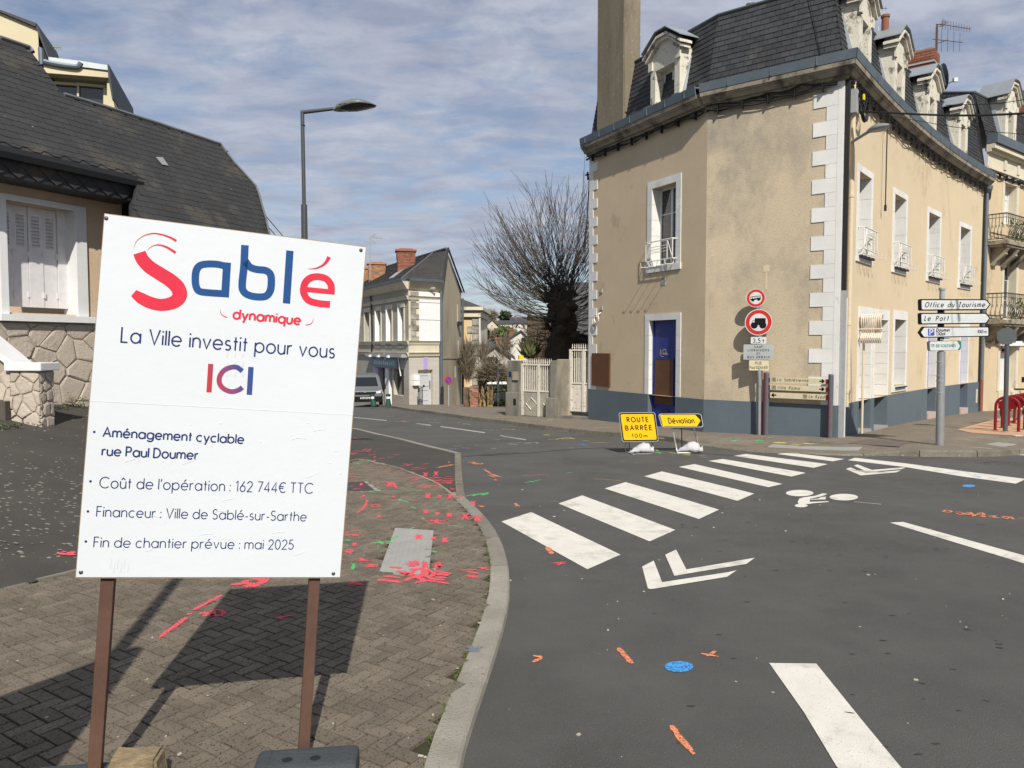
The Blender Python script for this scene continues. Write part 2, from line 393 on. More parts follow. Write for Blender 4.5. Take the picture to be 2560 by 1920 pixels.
# -- facades
class Fac:
    """a wall line in plan: start (x, y), heading th (radians right of straight ahead), curvature k; side +1: outside is on its right"""
    def __init__(s, x, y, th, side, k=0.0): s.x, s.y, s.th, s.side, s.k = x, y, th, side, k
    def head(s, t): return s.th + s.k * t
    def pos(s, t, n=0.0):
        a = s.head(t)
        if abs(s.k) > 1e-9: X_ = s.x + (cos(s.th) - cos(a)) / s.k; Y_ = s.y + (sin(a) - sin(s.th)) / s.k
        else: X_ = s.x + sin(s.th) * t; Y_ = s.y + cos(s.th) * t
        return X_ + cos(a) * s.side * n, Y_ - sin(a) * s.side * n
    def W(s, t, z, n=0.0):
        a, b = s.pos(t, n); return Vector((a, b, z))
    def px(s, x, y, n=0.0):
        d = ray(x, y); lo, hi = -6.0,45.0
        def f(t):
            a, b = s.pos(t, n); return a * d.y - b * d.x
        flo = f(lo)
        for _ in range(50):
            m = (lo + hi) / 2
            if (f(m) > 0) == (flo > 0): lo = m
            else: hi = m
        a, b = s.pos(lo, n); return lo, CZ + d.z * b / d.y
    def box(s, mb, s0, s1, z0, z1, n0, n1, seg=None, z0b=None, z1b=None):
        """box; z0b/z1b = bottom/top at the s1 end"""
        z0b = z0 if z0b is None else z0b; z1b = z1 if z1b is None else z1b
        k = 1 if abs(s.k) < 1e-9 else max(1, int(abs(s1 - s0) / .8))
        if seg: k = seg
        for i in range(k):
            a = s0 + (s1 - s0) * i / k; b = s0 + (s1 - s0) * (i + 1) / k; fa = i / k; fb = (i + 1) / k
            za0 = z0 + (z0b - z0) * fa; zb0 = z0 + (z0b - z0) * fb; za1 = z1 + (z1b - z1) * fa; zb1 = z1 + (z1b - z1) * fb
            mb.hexa([s.W(a, za0, n0), s.W(b, zb0, n0), s.W(b, zb0, n1), s.W(a, za0, n1), s.W(a, za1, n0), s.W(b, zb1, n0), s.W(b, zb1, n1), s.W(a, za1, n1)])
    def wall(s, mb, s0, s1, z0, z1, holes, n=0.0, depth=.28, zb=None):
        """sheet with openings and their reveals"""
        ss = {s0, s1}; zs = {z0, z1}
        for h in holes: ss |= {h[0], h[1]}; zs |= {h[2], h[3]}
        if abs(s.k) > 1e-9:
            t = s0
            while t < s1: ss.add(t); t += .8
        ss = sorted(x for x in ss if s0 <= x <= s1); zs = sorted(x for x in zs if z0 <= x <= z1)
        for a, b in zip(ss, ss[1:]):
            for c, d in zip(zs, zs[1:]):
                m = ((a + b) / 2,(c + d) / 2)
                if any(h[0] < m[0] < h[1] and h[2] < m[1] < h[3] for h in holes): continue
                mb.poly([s.W(a, c, n), s.W(b, c, n), s.W(b, d, n), s.W(a, d, n)])
        for h in holes:
            dd = h[4] if len(h) > 4 else depth
            r = [(h[0], h[2]),(h[1], h[2]),(h[1], h[3]),(h[0], h[3])]
            for i in range(4):
                p, q = r[i], r[(i + 1) % 4]
                mb.poly([s.W(p[0], p[1], n), s.W(q[0], q[1], n), s.W(q[0], q[1], n - dd), s.W(p[0], p[1], n - dd)])
    def ext(s, mb, prof, s0, s1, seg=None, m0=0.0, m1=0.0):
        """extrude a profile of (z, n) points along the wall; m0/m1: mitre, extra length per metre of n at each end"""
        k = 1 if abs(s.k) < 1e-9 else max(1, int(abs(s1 - s0) / .5))
        if seg: k = seg
        rings = []
        for i in range(k + 1):
            t = s0 + (s1 - s0) * i / k
            rings.append([s.W(t + (-m0 * n if i == 0 else 0) + (m1 * n if i == k else 0), z, n) for z, n in prof])
        n_ = len(prof); vs = [p for r in rings for p in r]
        fs = [(i * n_ + j, (i + 1) * n_ + j, (i + 1) * n_ + (j + 1) % n_, i * n_ + (j + 1) % n_) for i in range(k) for j in range(n_)]
        fs += [tuple(range(n_)), tuple(range(k * n_, k * n_ + n_))[::-1]]
        mb.add(vs, fs)
RG = {'A1': (0,0,.3255), 'A2': (0,480,.434), 'A3': (860,560,.32553), 'A4': (1440,0,.33755), 'A5': (1440,560,.36176), 'A6': (1960,0,.33746),
      'A7': (1960,560,.36166), 'A8': (0,1180,.57866), 'B1': (880,600,.2773), 'B2': (1140,700,.22901), 'B3': (1820,700,.24116), 'B4': (2260,680,.26525),
      'B5': (1520,1000,.12658), 'B6': (860,1050,.27127), 'B7': (1200,1080,.31646), 'B8': (1880,1080,.30742), 'C1': (60,1380,.40687), 'C2': (2300,180,.32541),
      'C3': (0,800,.36161), 'C4': (1100,1500,.66004), 'C5': (1180,440,.31342), 'C6': (2440,900,.15666), 'C7': (720,220,.11754), 'C8': (2000,760,.20492), 'F': (0,0,1.0), 'V': (0,0,1.15732)}
def Q(r, *p):
    ox, oy, s = RG[r]; return [(ox + p[i] * s, oy + p[i + 1] * s) for i in range(0, len(p),2)]
def G2(pts, zf=gb, off=0.0): return [tuple(gp(x, y, zf, off)[:2]) for x, y in pts]

# ---- materials of the ground
m_road = mat('asphalt', (.080,.0785,.075),(.106,.104,.099), scale=1.4, rough=.92, bump=3.2, bscale=150, spec=.25, c3=(.19,.18,.165), s3=150, t3=.60, w3=.06, c4=(.062,.060,.057), s4=.45, t4=.5, w4=.25, detail=9)
m_pave = mat('paver_brick', (.132,.110,.082),(.195,.163,.124), scale=5, rough=.92, bump=2.5, bscale=150, rnd=.16, c3=(.035,.03,.026), s3=85, t3=.575, w3=.05, c4=(.12,.108,.075), s4=1.3, t4=.55, w4=.15)
m_pave2 = mat('far_paving', (.15,.125,.095),(.205,.175,.135), scale=2.5, rough=.92, bump=2, bscale=60, c3=(.08,.068,.052), s3=30, t3=.57, w3=.05, c4=(.10,.09,.072), s4=.8, t4=.55, w4=.12)
m_joint = mat('joint_sand', (.026,.021,.015),(.045,.05,.02), scale=6, rough=1, bump=2, bscale=120)
m_kerb = mat('kerb_granite', (.20,.185,.155),(.28,.26,.22), scale=4, rough=.9, bump=2.5, bscale=90, rnd=.26, c3=(.10,.095,.085), s3=110, t3=.6, w3=.06)
m_kerbd = mat('kerb_mossy', (.19,.175,.14),(.12,.11,.085), scale=5, rough=.95, bump=2.5, bscale=60, rnd=.15, c3=(.3,.28,.24), s3=26, t3=.62, w3=.04)
m_slab = mat('concrete_slab', (.31,.305,.29),(.26,.255,.24), scale=5, rough=.9, bump=1.2, bscale=90, rnd=.06)
m_yard = mat('old_asphalt', (.042,.040,.036),(.065,.06,.052), scale=1.3, rough=.95, bump=2.2, bscale=120, c3=(.10,.095,.085), s3=120, t3=.6, w3=.06, c4=(.045,.052,.02), s4=1.1, t4=.60, w4=.1)
m_white = mat('road_paint', (.66,.64,.58),(.57,.55,.49), scale=6, rough=.75, bump=1.2, bscale=170, c3=(.24,.23,.21), s3=110, t3=.64, w3=.05, c4=(.44,.42,.38), s4=3, t4=.54, w4=.14)
m_land = mat('far_grass', (.06,.065,.028),(.10,.085,.045), scale=.12, rough=1, c4=(.13,.10,.06), s4=.05)

# ---- the land as one sheet, the road above it
mb = MB(); ys = [-60,-20,0,6,10,13,14.5,16.5,18.5,23,28,35,44,52,60,70,80,100,120,135,150,185,220,275,330,450,600,900,1500,2400]
xs = [-1800,-600,-200,-80,-30,0,30,80,200,600,1800]
for a, b in zip(xs, xs[1:]):
    for c, d in zip(ys, ys[1:]): mb.poly([(p, q, gb(p, q) - .06) for p, q in ((a, c),(b, c),(b, d),(a, d))])
mb.build('land', m_land, kind='structure')
road = MB()
y = -12.0
yy = sorted({-12,-6,0,3} | {p[0] for p in BY if -12 < p[0] < 75} | {75})
for c, d in zip(yy, yy[1:]): road.poly([(p, q, gb(p, q)) for p, q in ((-45, c),(45, c),(45, d),(-45, d))])
road = road.build('road', m_road, kind='structure')

# ---- near pavement: outline
kin = G2(Q('F', 1059,1920,1143,1701,1198,1565,1224,1469,1223,1385,1200,1320,1163,1272), gb, .05)
kout = G2(Q('F', 1137,1920,1198,1738,1238,1585,1253,1469,1252,1405,1232,1338,1203,1290,1166.5,1251), gb, .02)
edge = G2(Q('B6', 960,668,820,572,640,500,450,432,280,395,130,360), gb, .05)     # narrow concrete edging against the driveway
k0 = kin[0]; kin = [(k0[0] - .16,-3.0),(k0[0] - .06,1.2)] + kin
kin_s = [tuple(p) for p in smooth_path(kin + [edge[0]], 5)]
edge_s = [tuple(p) for p in smooth_path(edge + [(-2.75,11.5),(-2.86,9.4),(-3.0,7.6),(-3.25,6.2),(-3.68,5.45),(-4.3,4.8)], 4)]
pave_poly = kin_s + edge_s + [(-9,3.6),(-9,-3)]
mb = MB(); drape(mb, pave_poly, gb, .031, cx=3.0); pv = mb.build('pavement', m_joint, kind='structure')
# herringbone pavers
pw = .082; ang = RD(-33); ca, sa = cos(ang), sin(ang); inv = []
def place(cx, cy): return (cx * ca - cy * sa, cx * sa + cy * ca)
slab_near = G2(Q('B6', 470,995,828,1018,780,1428,325,1395), gb, .05)
mh_near = G2(Q('F', 858,1205,906,1202,958,1229,858,1231), gb, .05)
mh_full = G2(Q('F', 800,1207,917,1202,955,1228,818,1233), gb, .05)
cells = []
for i in range(-110,230):
    for j in range(-90,230):
        c = (i - j) % 4
        if c == 0: w, h, ox, oy = 2,1, i, j
        elif c == 2: w, h, ox, oy = 1,2, i, j - 1
        else: continue
        mx, my = place((ox + w / 2) * pw, (oy + h / 2) * pw)
        if my < 1.3 or my > 13.5 or mx > 1 or mx < -6.5: continue
        if abs(mx / max(my, .1)) > .80: continue
        q = [place(*p) for p in ((ox * pw + .0048, oy * pw + .0048),((ox + w) * pw - .0048, oy * pw + .0048),((ox + w) * pw - .0048,(oy + h) * pw - .0048),(ox * pw + .0048,(oy + h) * pw - .0048))]
        if not inside((mx, my), pave_poly): continue
        if inside((mx, my), slab_near) or inside((mx, my), mh_full): continue
        cells.append((mx * mx + my * my, q))
cells.sort(key=lambda t: t[0])
vis = [c for c in cells if 2.9 < c[0] ** .5]
hidden = [c for c in cells if 2.9 >= c[0] ** .5]
def paver(mb, q):
    z = gb(0, q[0][1]) + .05 + random.gauss(0,.0011); tx, ty = random.gauss(0,.004), random.gauss(0,.004)
    m = (sum(p[0] for p in q) / 4, sum(p[1] for p in q) / 4); b = .002
    top = []; mid = []
    for p in q:
        dz = (p[0] - m[0]) * tx + (p[1] - m[1]) * ty; d = Vector((m[0] - p[0], m[1] - p[1])).normalized() * b
        top.append((p[0] + d.x, p[1] + d.y, z + dz)); mid.append((p[0], p[1], z + dz - .0035))
    bot = [(p[0], p[1], z - .02) for p in q]
    n = len(mb.v); mb.v += bot + mid + top
    mb.f += [(n + 8, n + 9, n + 10, n + 11)] + [(n + 4 + i, n + 4 + (i + 1) % 4, n + 8 + (i + 1) % 4, n + 8 + i) for i in range(4)] + [(n + i, n + (i + 1) % 4, n + 4 + (i + 1) % 4, n + 4 + i) for i in range(4)]
# the nearest 300 in view are bricks of their own
own = [c for c in vis if abs(sum(p[0] for p in c[1]) / sum(p[1] for p in c[1])) < .70][:300]
ids = {id(c) for c in own}
for c in own: b = MB(); paver(b, c[1]); b.build('paver', m_pave, pv)
b = MB()
for c in hidden + [c for c in vis if id(c) not in ids]: paver(b, c[1])
b.build('pavers_beyond', m_pave, pv, kind='stuff')

# ---- kerbs
def kerb(path, width, ztop, zbot, m, parent, seglen=1.0, name='kerb_stone', side=1, batter=.012):
    """path = inner edge, stones lie on its side (+1 right of travel)"""
    P = [Vector(p[:2]) for p in path]; d = [0]
    for a, b in zip(P, P[1:]): d.append(d[-1] + (b - a).length)
    def at(t):
        for i in range(len(P) - 1):
            if t <= d[i + 1] or i == len(P) - 2:
                f = (t - d[i]) / max(1e-9, d[i + 1] - d[i]); return P[i].lerp(P[i + 1], f)
    t = 0.0
    while t < d[-1] - .05:
        e = min(t + seglen, d[-1]); k = 3; mb = MB(); rings = []
        for i in range(k + 1):
            s = t + .007 + (e - t - .014) * i / k; p = at(s); q = at(min(s + .05, d[-1])); r = at(max(s - .05,0)); tt = (q - r).normalized(); nn = Vector((tt.y, -tt.x)) * side
            a = p; b_ = p + nn * width; zt = ztop(a.x, a.y); zb = zbot(a.x, a.y)
            rings.append([(a.x, a.y, zb),(a.x, a.y, zt),(a.x + nn.x * (width - batter - .012), a.y + nn.y * (width - batter - .012), zt),(b_.x - nn.x * batter, b_.y - nn.y * batter, zt - .014),(b_.x, b_.y, zb)])
        vs = [v for r in rings for v in r]
        fs = [(i * 5 + j, (i + 1) * 5 + j, (i + 1) * 5 + (j + 1) % 5, i * 5 + (j + 1) % 5) for i in range(k) for j in range(5)] + [(0,1,2,3,4), tuple(range(k * 5, k * 5 + 5))[::-1]]
        mb.add(vs, fs); mb.build(name, m, parent); t = e
kerb(kin_s, .155, lambda x, y: gb(x, y) + .0515, lambda x, y: gb(x, y) - .05, m_kerb, pv, 1.0)
kerb(edge_s[:40], .06, lambda x, y: gyard(x, y) + .012, lambda x, y: gb(x, y) - .05, m_kerb, pv, 1.0, 'edging_stone')

# ---- near driveway (old asphalt) between the pavement and the house
dk = G2(Q('F', 1141,1240,1137,1200,1137,1134,1050,1113,968,1092,883,1071.7), gb, .05)
yard_poly = [edge_s[0], dk[0]] + dk[1:] + [(-4.9,20.2),(-6.5,23)] + [(-16,23),(-16,2)] + [(-9,3.6)] + [tuple(p) for p in edge_s[::-1]]
mb = MB(); drape(mb, yard_poly, gyard, 0.0, cx=.5); yard = mb.build('driveway', m_yard, kind='structure')
kerb([dk[0], dk[1], dk[2]], .12, lambda x, y: gb(x, y) + .06, lambda x, y: gb(x, y) - .05, m_kerbd, yard, .9)
kerb([dk[2], dk[3], dk[4], dk[5], (-4.9,20.2),(-6.5,23)], .13, lambda x, y: gb(x, y) + .06, lambda x, y: gb(x, y) - .05, m_kerb, yard, 1.0, side=1)
# lichen patches on the driveway
m_lich = mat('lichen', (.24,.24,.20),(.16,.165,.13), scale=30, rough=1, bump=1, bscale=200)
mb = MB(); rr = random.Random(3)
for i in range(2600):
    y = rr.uniform(5.6,12.6); x = lerp(XB, y) - .15 - abs(rr.gauss(0,2.0)) ; 
    if x / y < -.72: continue
    if rr.random() > .35 + .6 * (math.sin(x * 1.3 + y) * math.sin(y * 1.1) > -.1): continue
    s = rr.uniform(.004,.022); k = rr.choice((5,6,7)); a0 = rr.uniform(0,6)
    pts = [(x + s * 1.3 * rr.uniform(.5,1.2) * cos(a0 + 2 * pi * j / k), y + s * rr.uniform(.5,1.2) * sin(a0 + 2 * pi * j / k)) for j in range(k)]
    mb.poly([(p, q, gyard(p, q) + .0025 + i % 7 * .0002) for p, q in pts])
mb.build('lichen_patches', m_lich, yard, kind='stuff')

# ---- tactile slabs, manhole in the near pavement
def slabrow(poly, n, parent, zf, off, domes=True, name='tactile_slab', m=None):
    a, b, c, d = [Vector(p) for p in poly]
    for i in range(n):
        p = [a.lerp(d, i / n), b.lerp(c, i / n), b.lerp(c, (i + 1) / n), a.lerp(d, (i + 1) / n)]
        ce = (p[0] + p[1] + p[2] + p[3]) / 4; p = [ce + (q - ce) * .992 for q in p]
        mb = MB(); ring = [(q.x, q.y, zf(q.x, q.y) + off - .02) for q in p]
        if area2([(q.x, q.y) for q in p]) < 0: ring = ring[::-1]
        mb.prism(ring, (0,0,.02))
        if domes:
            for u in range(8):
                for v in range(8):
                    q = p[0].lerp(p[1], (u + .5) / 8).lerp(p[3].lerp(p[2], (u + .5) / 8),(v + .5) / 8)
                    mb.lathe((q.x, q.y, zf(q.x, q.y) + off - .001), [(.010,0),(.007,.0025),(.002,.003)], 6)
        mb.build(name, m or m_slab, parent)
slabrow(slab_near, 3, pv, gb, .052)
m_mh = mat('cast_iron_cover', (.075,.05,.048),(.055,.04,.04), scale=5, rough=.7, bump=1.5, bscale=80)
mb = MB(); ctr = [sum(p[i] for p in mh_full) / 4 for i in (0,1)]
mb.prism([(p[0], p[1], gb(*p) + .03) for p in mh_full], (0,0,.019)); fr = mb.build('cover_frame', m_slab, pv)
q = [(ctr[0] + (p[0] - ctr[0]) * .8, ctr[1] + (p[1] - ctr[1]) * .86) for p in mh_full]
mb = MB(); mb.prism([(p[0], p[1], gb(*p) + .03) for p in q], (0,0,.024)); mb.build('manhole_cover', m_mh, fr)

# ---- far pavement
fk_px = Q('A3', 350,1410,540,1440,900,1490,1300,1540,1600,1580,1966,1620) + Q('A5', 560,1490,880,1530,1200,1570,1548,1583) + Q('A7', 200,1590,500,1600,700,1598,900,1603,1250,1605,1400,1603,1500,1597)
fk = G2(fk_px, gb, 0.0)
cross_c = G2([(1900,1132)], gb)[0]
def so(x, y):
    d = sqrt((x - cross_c[0]) ** 2 + (y - cross_c[1]) ** 2)
    e = .02 + .09 * min(1, max(0,(d - 1.6) / 1.0))
    xr = 9.9
    if x > 8.6: e = .11 - .085 * min(1, max(0,(x - 9.3) / .7)) if y < 17 else e
    return e
def gf(x, y): return gb(x, y) + so(x, y)
fk = [(-9.6,47.0),(-8.2,44)] + fk + [(fk[-1][0] + 1.2, fk[-1][1] + .5),(14, fk[-1][1] + 1.9),(22, fk[-1][1] + 6)]
fk_s = [tuple(p) for p in smooth_path(fk, 4)]
far_poly = fk_s + [(34,24),(34,46),(-3.2,46),(-6,50)]
mb = MB(); drape(mb, far_poly, gf, 0.0, cx=.5, cy=.5); fpv = mb.build('far_pavement', m_pave2, kind='structure')
kerb(fk_s[::-1], .14, lambda x, y: gf(x, y) + .006, lambda x, y: gb(x, y) - .06, m_kerbd, fpv, 1.0, side=-1)
# paler tactile slabs on the far side
slabrow(G2(Q('B8', 165,100,900,124,868,152,120,122), gf)[0:1] + G2(Q('B8', 900,124), gf) + G2(Q('B8', 868,152), gf) + G2(Q('B8', 125,124), gf),1, fpv, gf, .006, False)
fs3 = G2(Q('B8', 165,100,900,124,868,152,125,124), gf)
def rot1(p): return [p[0], p[3], p[2], p[1]]
for o in [o for o in bpy.data.objects if o.parent == fpv and o.name.startswith('tactile_slab')]: bpy.data.objects.remove(o)
slabrow(rot1(fs3),3, fpv, gf, .006, False)
slabrow(G2(Q('B8', 2000,84,2158,100,1935,137,1765,124), gf),1, fpv, gf, .006, False)
slabrow(G2([(2550,1040),(2620,1030),(2640,1040),(2560,1050)], gf),1, fpv, gf, .006, False)
# reddish paving under the bike racks and the darker repaired rectangles
m_ochre = mat('ochre_paving', (.48,.30,.185),(.42,.265,.165), scale=3, rough=.9, bump=1.2, bscale=90)
mb = MB(); drape(mb, G2(Q('C6', -300,1110,330,940,900,900,1500,1000,1500,1290,766,1215,300,1190,-60,1165), gf), gf, .006, cx=.5); mb.build('ochre_paving', m_ochre, fpv)
m_patch = mat('dark_patch', (.105,.085,.075),(.13,.105,.09), scale=3, rough=.9, bump=1.2, bscale=90)
mb = MB(); drape(mb, G2(Q('B8', 775,93,960,60,1300,78,1195,122), gf), gf, .006, cx=.5); mb.build('repair_patch', m_patch, fpv)
mb = MB(); drape(mb, G2(Q('C8', 890,1605,1150,1580,1464,1600,1440,1659,700,1659), gf)[:4], gf, .005, cx=.5); 

# ---- painted road markings
def mark(name, pts, m=m_white, zf=gb, off=.004, parent=road, lab=None):
    mb = MB(); drape(mb, G2(pts, zf), zf, off); o = mb.build(name, m, parent)
    if lab: o['label'] = lab
    return o
stripes = [Q('B7', 170,710,405,635,1110,972,848,1088), Q('B7', 620,567,808,503,1543,776,1340,867), Q('B7', 985,448,1150,398,1888,616,1730,690),
           Q('B7', 1298,352,1437,313,2166,489,2033,546), Q('V', 1466,1009,1500,1003,1690,1046,1660,1053), Q('V', 1530,996,1562,992,1741,1022,1710,1030),
           Q('V', 1583,985,1612,981,1788,1003,1758,1011), Q('V', 1678,981,1704,978,1824,992,1799,997)]
for s in stripes: mark('crossing_stripe', s)
mark('chevron', Q('B7', 1280,1067,1372,1020,1438,1190,1955,1112,2028,1096,1952,1147,1350,1245,1326,1238))
mark('chevron', Q('B7', 1463,973,1549,932,1630,1089,2171,997,2103,1046,1535,1140))
mark('chevron', Q('B8', 762,303,800,290,925,336,1213,313,1173,330,885,355))
mark('chevron', Q('B8', 828,275,858,265,975,310,1255,288,1217,303,940,328))
mark('lane_line', Q('B8', 780,231,838,211,1260,258,1700,318,2230,384,2145,422,1700,362,1250,287))
mark('lane_line', Q('B8', 1120,739,1228,734,2330,1040,2330,1108))
mark('lane_line', Q('C4', 1247,241,1425,243,1600,460,1745,636,1960,900,1700,900,1500,630,1380,430))
mark('give_way_mark', Q('B8', 2080,184,2185,160,2216,192))
# cyclist pictogram
pic = [('wheel', [(388 + 112 * cos(a),499 + 26 * sin(a)) for a in [2 * pi * k / 28 for k in range(28)]]),('wheel', [(746 + 116 * cos(a),532 + 27 * sin(a)) for a in [2 * pi * k / 28 for k in range(28)]]),
       ('head', [(400 + 53 * cos(a),601 + 14 * sin(a)) for a in [2 * pi * k / 20 for k in range(20)]])]
pm = MB()
for _, p in pic: drape(pm, G2([(1880 + a * .30742,1080 + b * .30742) for a, b in p]), gb, .004)
drape(pm, G2(Q('B8', 372,570,385,545,420,534,510,522,575,501,612,505,600,513,545,530,470,545,470,571,622,565,624,571,500,582,440,590,378,590)), gb, .0043)
drape(pm, G2(Q('B8', 470,548,540,545,560,531,603,528,597,551,475,553)), gb, .0046)
pm.build('cyclist_pictogram', m_white, road)
m_dash = mat('worn_dash_paint', (.40,.39,.36),(.30,.29,.27), scale=6, rough=.8)
# thin dashes on the road beyond
for a in (Q('A3', 75,1484,330,1508,328,1513,75,1488), Q('A3', 555,1531,670,1545,665,1551,555,1534), Q('A3', 740,1553,1085,1600,1080,1607,740,1559), Q('A3', 1200,1623,1400,1655,1390,1661,1200,1628),
          Q('B8', 830,568,1050,588,1050,592,830,571)): mark('dashed_line', a, m_dash)
# ---- surveyors' spray paint
SP = {'pink': mat('pink_spray', (.88,.07,.12),(.80,.09,.13), scale=20, rough=.8, c3=(.25,.10,.08), s3=150, t3=.53, w3=.05),
      'orange': mat('orange_spray', (.85,.24,.09),(.70,.26,.13), scale=20, rough=.8, c3=(.15,.10,.08), s3=150, t3=.53, w3=.05),
      'green': mat('green_spray', (.05,.60,.17),(.10,.50,.20), scale=20, rough=.8, c3=(.12,.14,.08), s3=150, t3=.53, w3=.05),
      'yellow': mat('yellow_spray', (.68,.62,.08),(.55,.52,.15), scale=20, rough=.8, c3=(.12,.12,.08), s3=90, t3=.53, w3=.05),
      'blue': mat('blue_spray', (.035,.25,.62),(.06,.32,.66), scale=20, rough=.7, c3=(.05,.14,.32), s3=60, t3=.53, w3=.05),
      'white': mat('white_spray', (.52,.56,.58),(.42,.47,.5), scale=20, rough=.8, c3=(.1,.1,.1), s3=90, t3=.53, w3=.05)}
SP['faint'] = mat('faint_blue_spray', (.13,.17,.21),(.16,.18,.19), scale=20, rough=.8)
def worn(m, lo=.44, hi=.52, sc=75):
    # paint that only took on part of the rough surface
    nt = m.node_tree; N = nt.nodes; L = nt.links; g = N.new('ShaderNodeNewGeometry'); n = N.new('ShaderNodeTexNoise'); n.inputs['Scale'].default_value = sc; n.inputs['Detail'].default_value = 5; n.inputs['Roughness'].default_value = .7
    L.new(g.outputs['Position'], n.inputs['Vector']); r = N.new('ShaderNodeMapRange'); r.inputs[1].default_value = lo; r.inputs[2].default_value = hi; L.new(n.outputs[0], r.inputs[0]); L.new(r.outputs[0], N['Principled BSDF'].inputs['Alpha'])
for k_ in SP: worn(SP[k_], .36,.49) if k_ != 'blue' else worn(SP[k_], .34,.46)
rs = random.Random(11)
def spray(colr, r, paths, w=.03, zf=gb, off=.0062, parent=None, cross=0):
    mb = MB(); k = 0
    for p in paths:
        g = G2(Q(r, *p), zf)
        if len(g) == 1: continue
        if len(g) > 2: g = [tuple(q) for q in smooth_path(g, 3)]
        fine = []
        for a, b in zip(g, g[1:]):
            n = max(1, int((Vector(a) - Vector(b)).length / .03))
            fine += [(a[0] + (b[0] - a[0]) * i / n + rs.gauss(0, w * .05), a[1] + (b[1] - a[1]) * i / n + rs.gauss(0, w * .05)) for i in range(n)]
        fine.append(g[-1]); ws = [w * rs.uniform(.75,1.2) for _ in fine]; ws[0] *= .6; ws[-1] *= .5
        for quad in stroke2(fine, ws): mb.poly([(q[0], q[1], zf(q[0], q[1]) + off + (k % 5) * .00015) for q in quad])
        for i in range(3 + len(fine) // 3):     # overspray droplets
            c = rs.choice(fine); x, y = c[0] + rs.gauss(0, w * .9), c[1] + rs.gauss(0, w * .9); s = w * rs.uniform(.05,.14)
            mb.poly([(x + s * cos(a), y + s * sin(a), zf(x, y) + off + .0009) for a in (0,1.2,2.5,3.8,5)])
        k += 1
    if mb.v: mb.build('spray_mark', SP[colr], parent or pv)
gn = gb
def near(c, r, paths, w=.03): spray(c, r, paths, w, gn, .0535, pv)
def onroad(c, r, paths, w=.03): spray(c, r, paths, w, gb, .0045, road)
def onyard(c, r, paths, w=.03): spray(c, r, paths, w, gyard, .006, yard)
def onfar(c, r, paths, w=.05): spray(c, r, paths, w, gf, .006, fpv)
near('pink', 'C1', [(835,577,1000,450),(1040,405,1218,308)], .035); near('pink', 'C1', [(1000,430,1035,428)], .05)
near('pink', 'C1', [(1085,432,1110,422,1180,440,1215,435,1230,415,1190,404,1160,410,1170,425,1150,437,1100,436)], .03)
near('pink', 'C1', [(1270,242,1350,240),(1345,252,1450,250),(1370,215,1360,235,1440,240,1460,215,1400,205),(1450,220,1480,180,1560,170),(1470,235,1500,200),(1460,178,1570,176)], .05)
near('pink', 'C1', [(1550,450,1600,460),(1560,452,1660,436)], .02); near('pink', 'C1', [(1990,245,2040,225),(2000,235,2090,245)], .035); near('pink', 'C1', [(535,410,565,411)], .03)
onyard('pink', 'C1', [(200,10,320,20),(250,18,315,2)], .05)
red = [((600,1390),.9),((630,1130),.0)]
def star(cx, cy, s): return [(cx - s, cy, cx + s, cy),(cx - s * .5, cy + s * .5, cx + s * .5, cy - s * .5),(cx - s * .4, cy - s * .5, cx + s * .4, cy + s * .5)]
for cx, cy, s in ((630,1385,60),(750,1395,30),(865,1400,55),(690,1128,42),(828,1140,28),(935,1158,50),(1120,935,60),(1230,950,50),(970,920,42),(865,908,22),(750,890,32),(770,740,42),(880,745,26),(975,745,38),(1075,735,30),(1190,770,45),(420,630,52),(750,505,34),(845,497,34),(160,628,22),(185,740,20),(462,748,16),(320,936,28),(95,1200,32)):
    fn = onroad if (cx > 1150 and cy < 800) else (onyard if (cy < 520 and cx > 700) else near)
    fn('pink', 'B6', star(cx + rs.uniform(-4,4), cy, s * rs.uniform(.85,1.2)), rs.uniform(.022,.034))
near('pink', 'B6', [(735,980,970,970),(760,1000,965,1000),(800,965,900,1010),(860,960,840,1005)], .03)
near('pink', 'B6', [(300,1535,540,1560),(370,1500,520,1520),(420,1415,540,1425),(490,1450,600,1480,520,1500),(610,1500,660,1440,740,1450,700,1500,640,1490),(740,1500,770,1450,830,1470,800,1510),(840,1450,970,1480,850,1490),(840,1510,950,1520),(560,1550,640,1510,730,1540,650,1570),(740,1540,860,1555,975,1575),(700,1420,790,1425),(400,1540,520,1555),(860,1475,960,1500)], .042)
near('pink', 'B6', [(190,1405,315,1412),(220,1390,300,1400),(110,1350,240,1355),(140,1335,190,1350),(-30,1120,170,1105),(0,1085,120,1070),(20,1105,130,1120),(0,1260,60,1275,70,1255,20,1250),(30,1275,70,1290),(-30,1345,20,1350)], .035)
near('pink', 'B6', [(1070,1445,1220,1440),(1130,1455,1245,1480),(1125,1500,1240,1505),(1240,1425,1330,1418),(1260,1428,1350,1445),(1140,1510,1230,1515)], .032)
near('pink', 'B6', [(125,900,190,840,215,775),(245,830,290,820,330,832,280,845,250,832),(155,675,175,695),(80,675,140,668)], .03)
near('pink', 'B6', [(660,660,780,640,900,655),(700,665,880,662),(720,640,820,650),(540,570,660,560,800,585),(600,600,650,592),(460,520,500,522),(620,510,655,520),(290,440,350,428,380,440),(310,520,340,530),(380,478,430,480),(230,485,270,492),(150,375,240,380),(500,470,550,478),(540,520,560,522),(90,552,110,565),(40,533,60,538)], .028)
onyard('pink', 'B6', [(60,300,200,290,250,275),(70,320,120,305),(180,290,240,295),(275,292,292,296),(225,330,290,318),(275,350,290,340),(270,385,290,370),(320,360,380,352),(400,350,455,343),(520,425,640,410),(560,415,600,425),(620,460,770,448),(720,412,780,405),(85,165,150,182),(180,205,210,205),(240,247,265,247),(460,327,510,322)], .034)
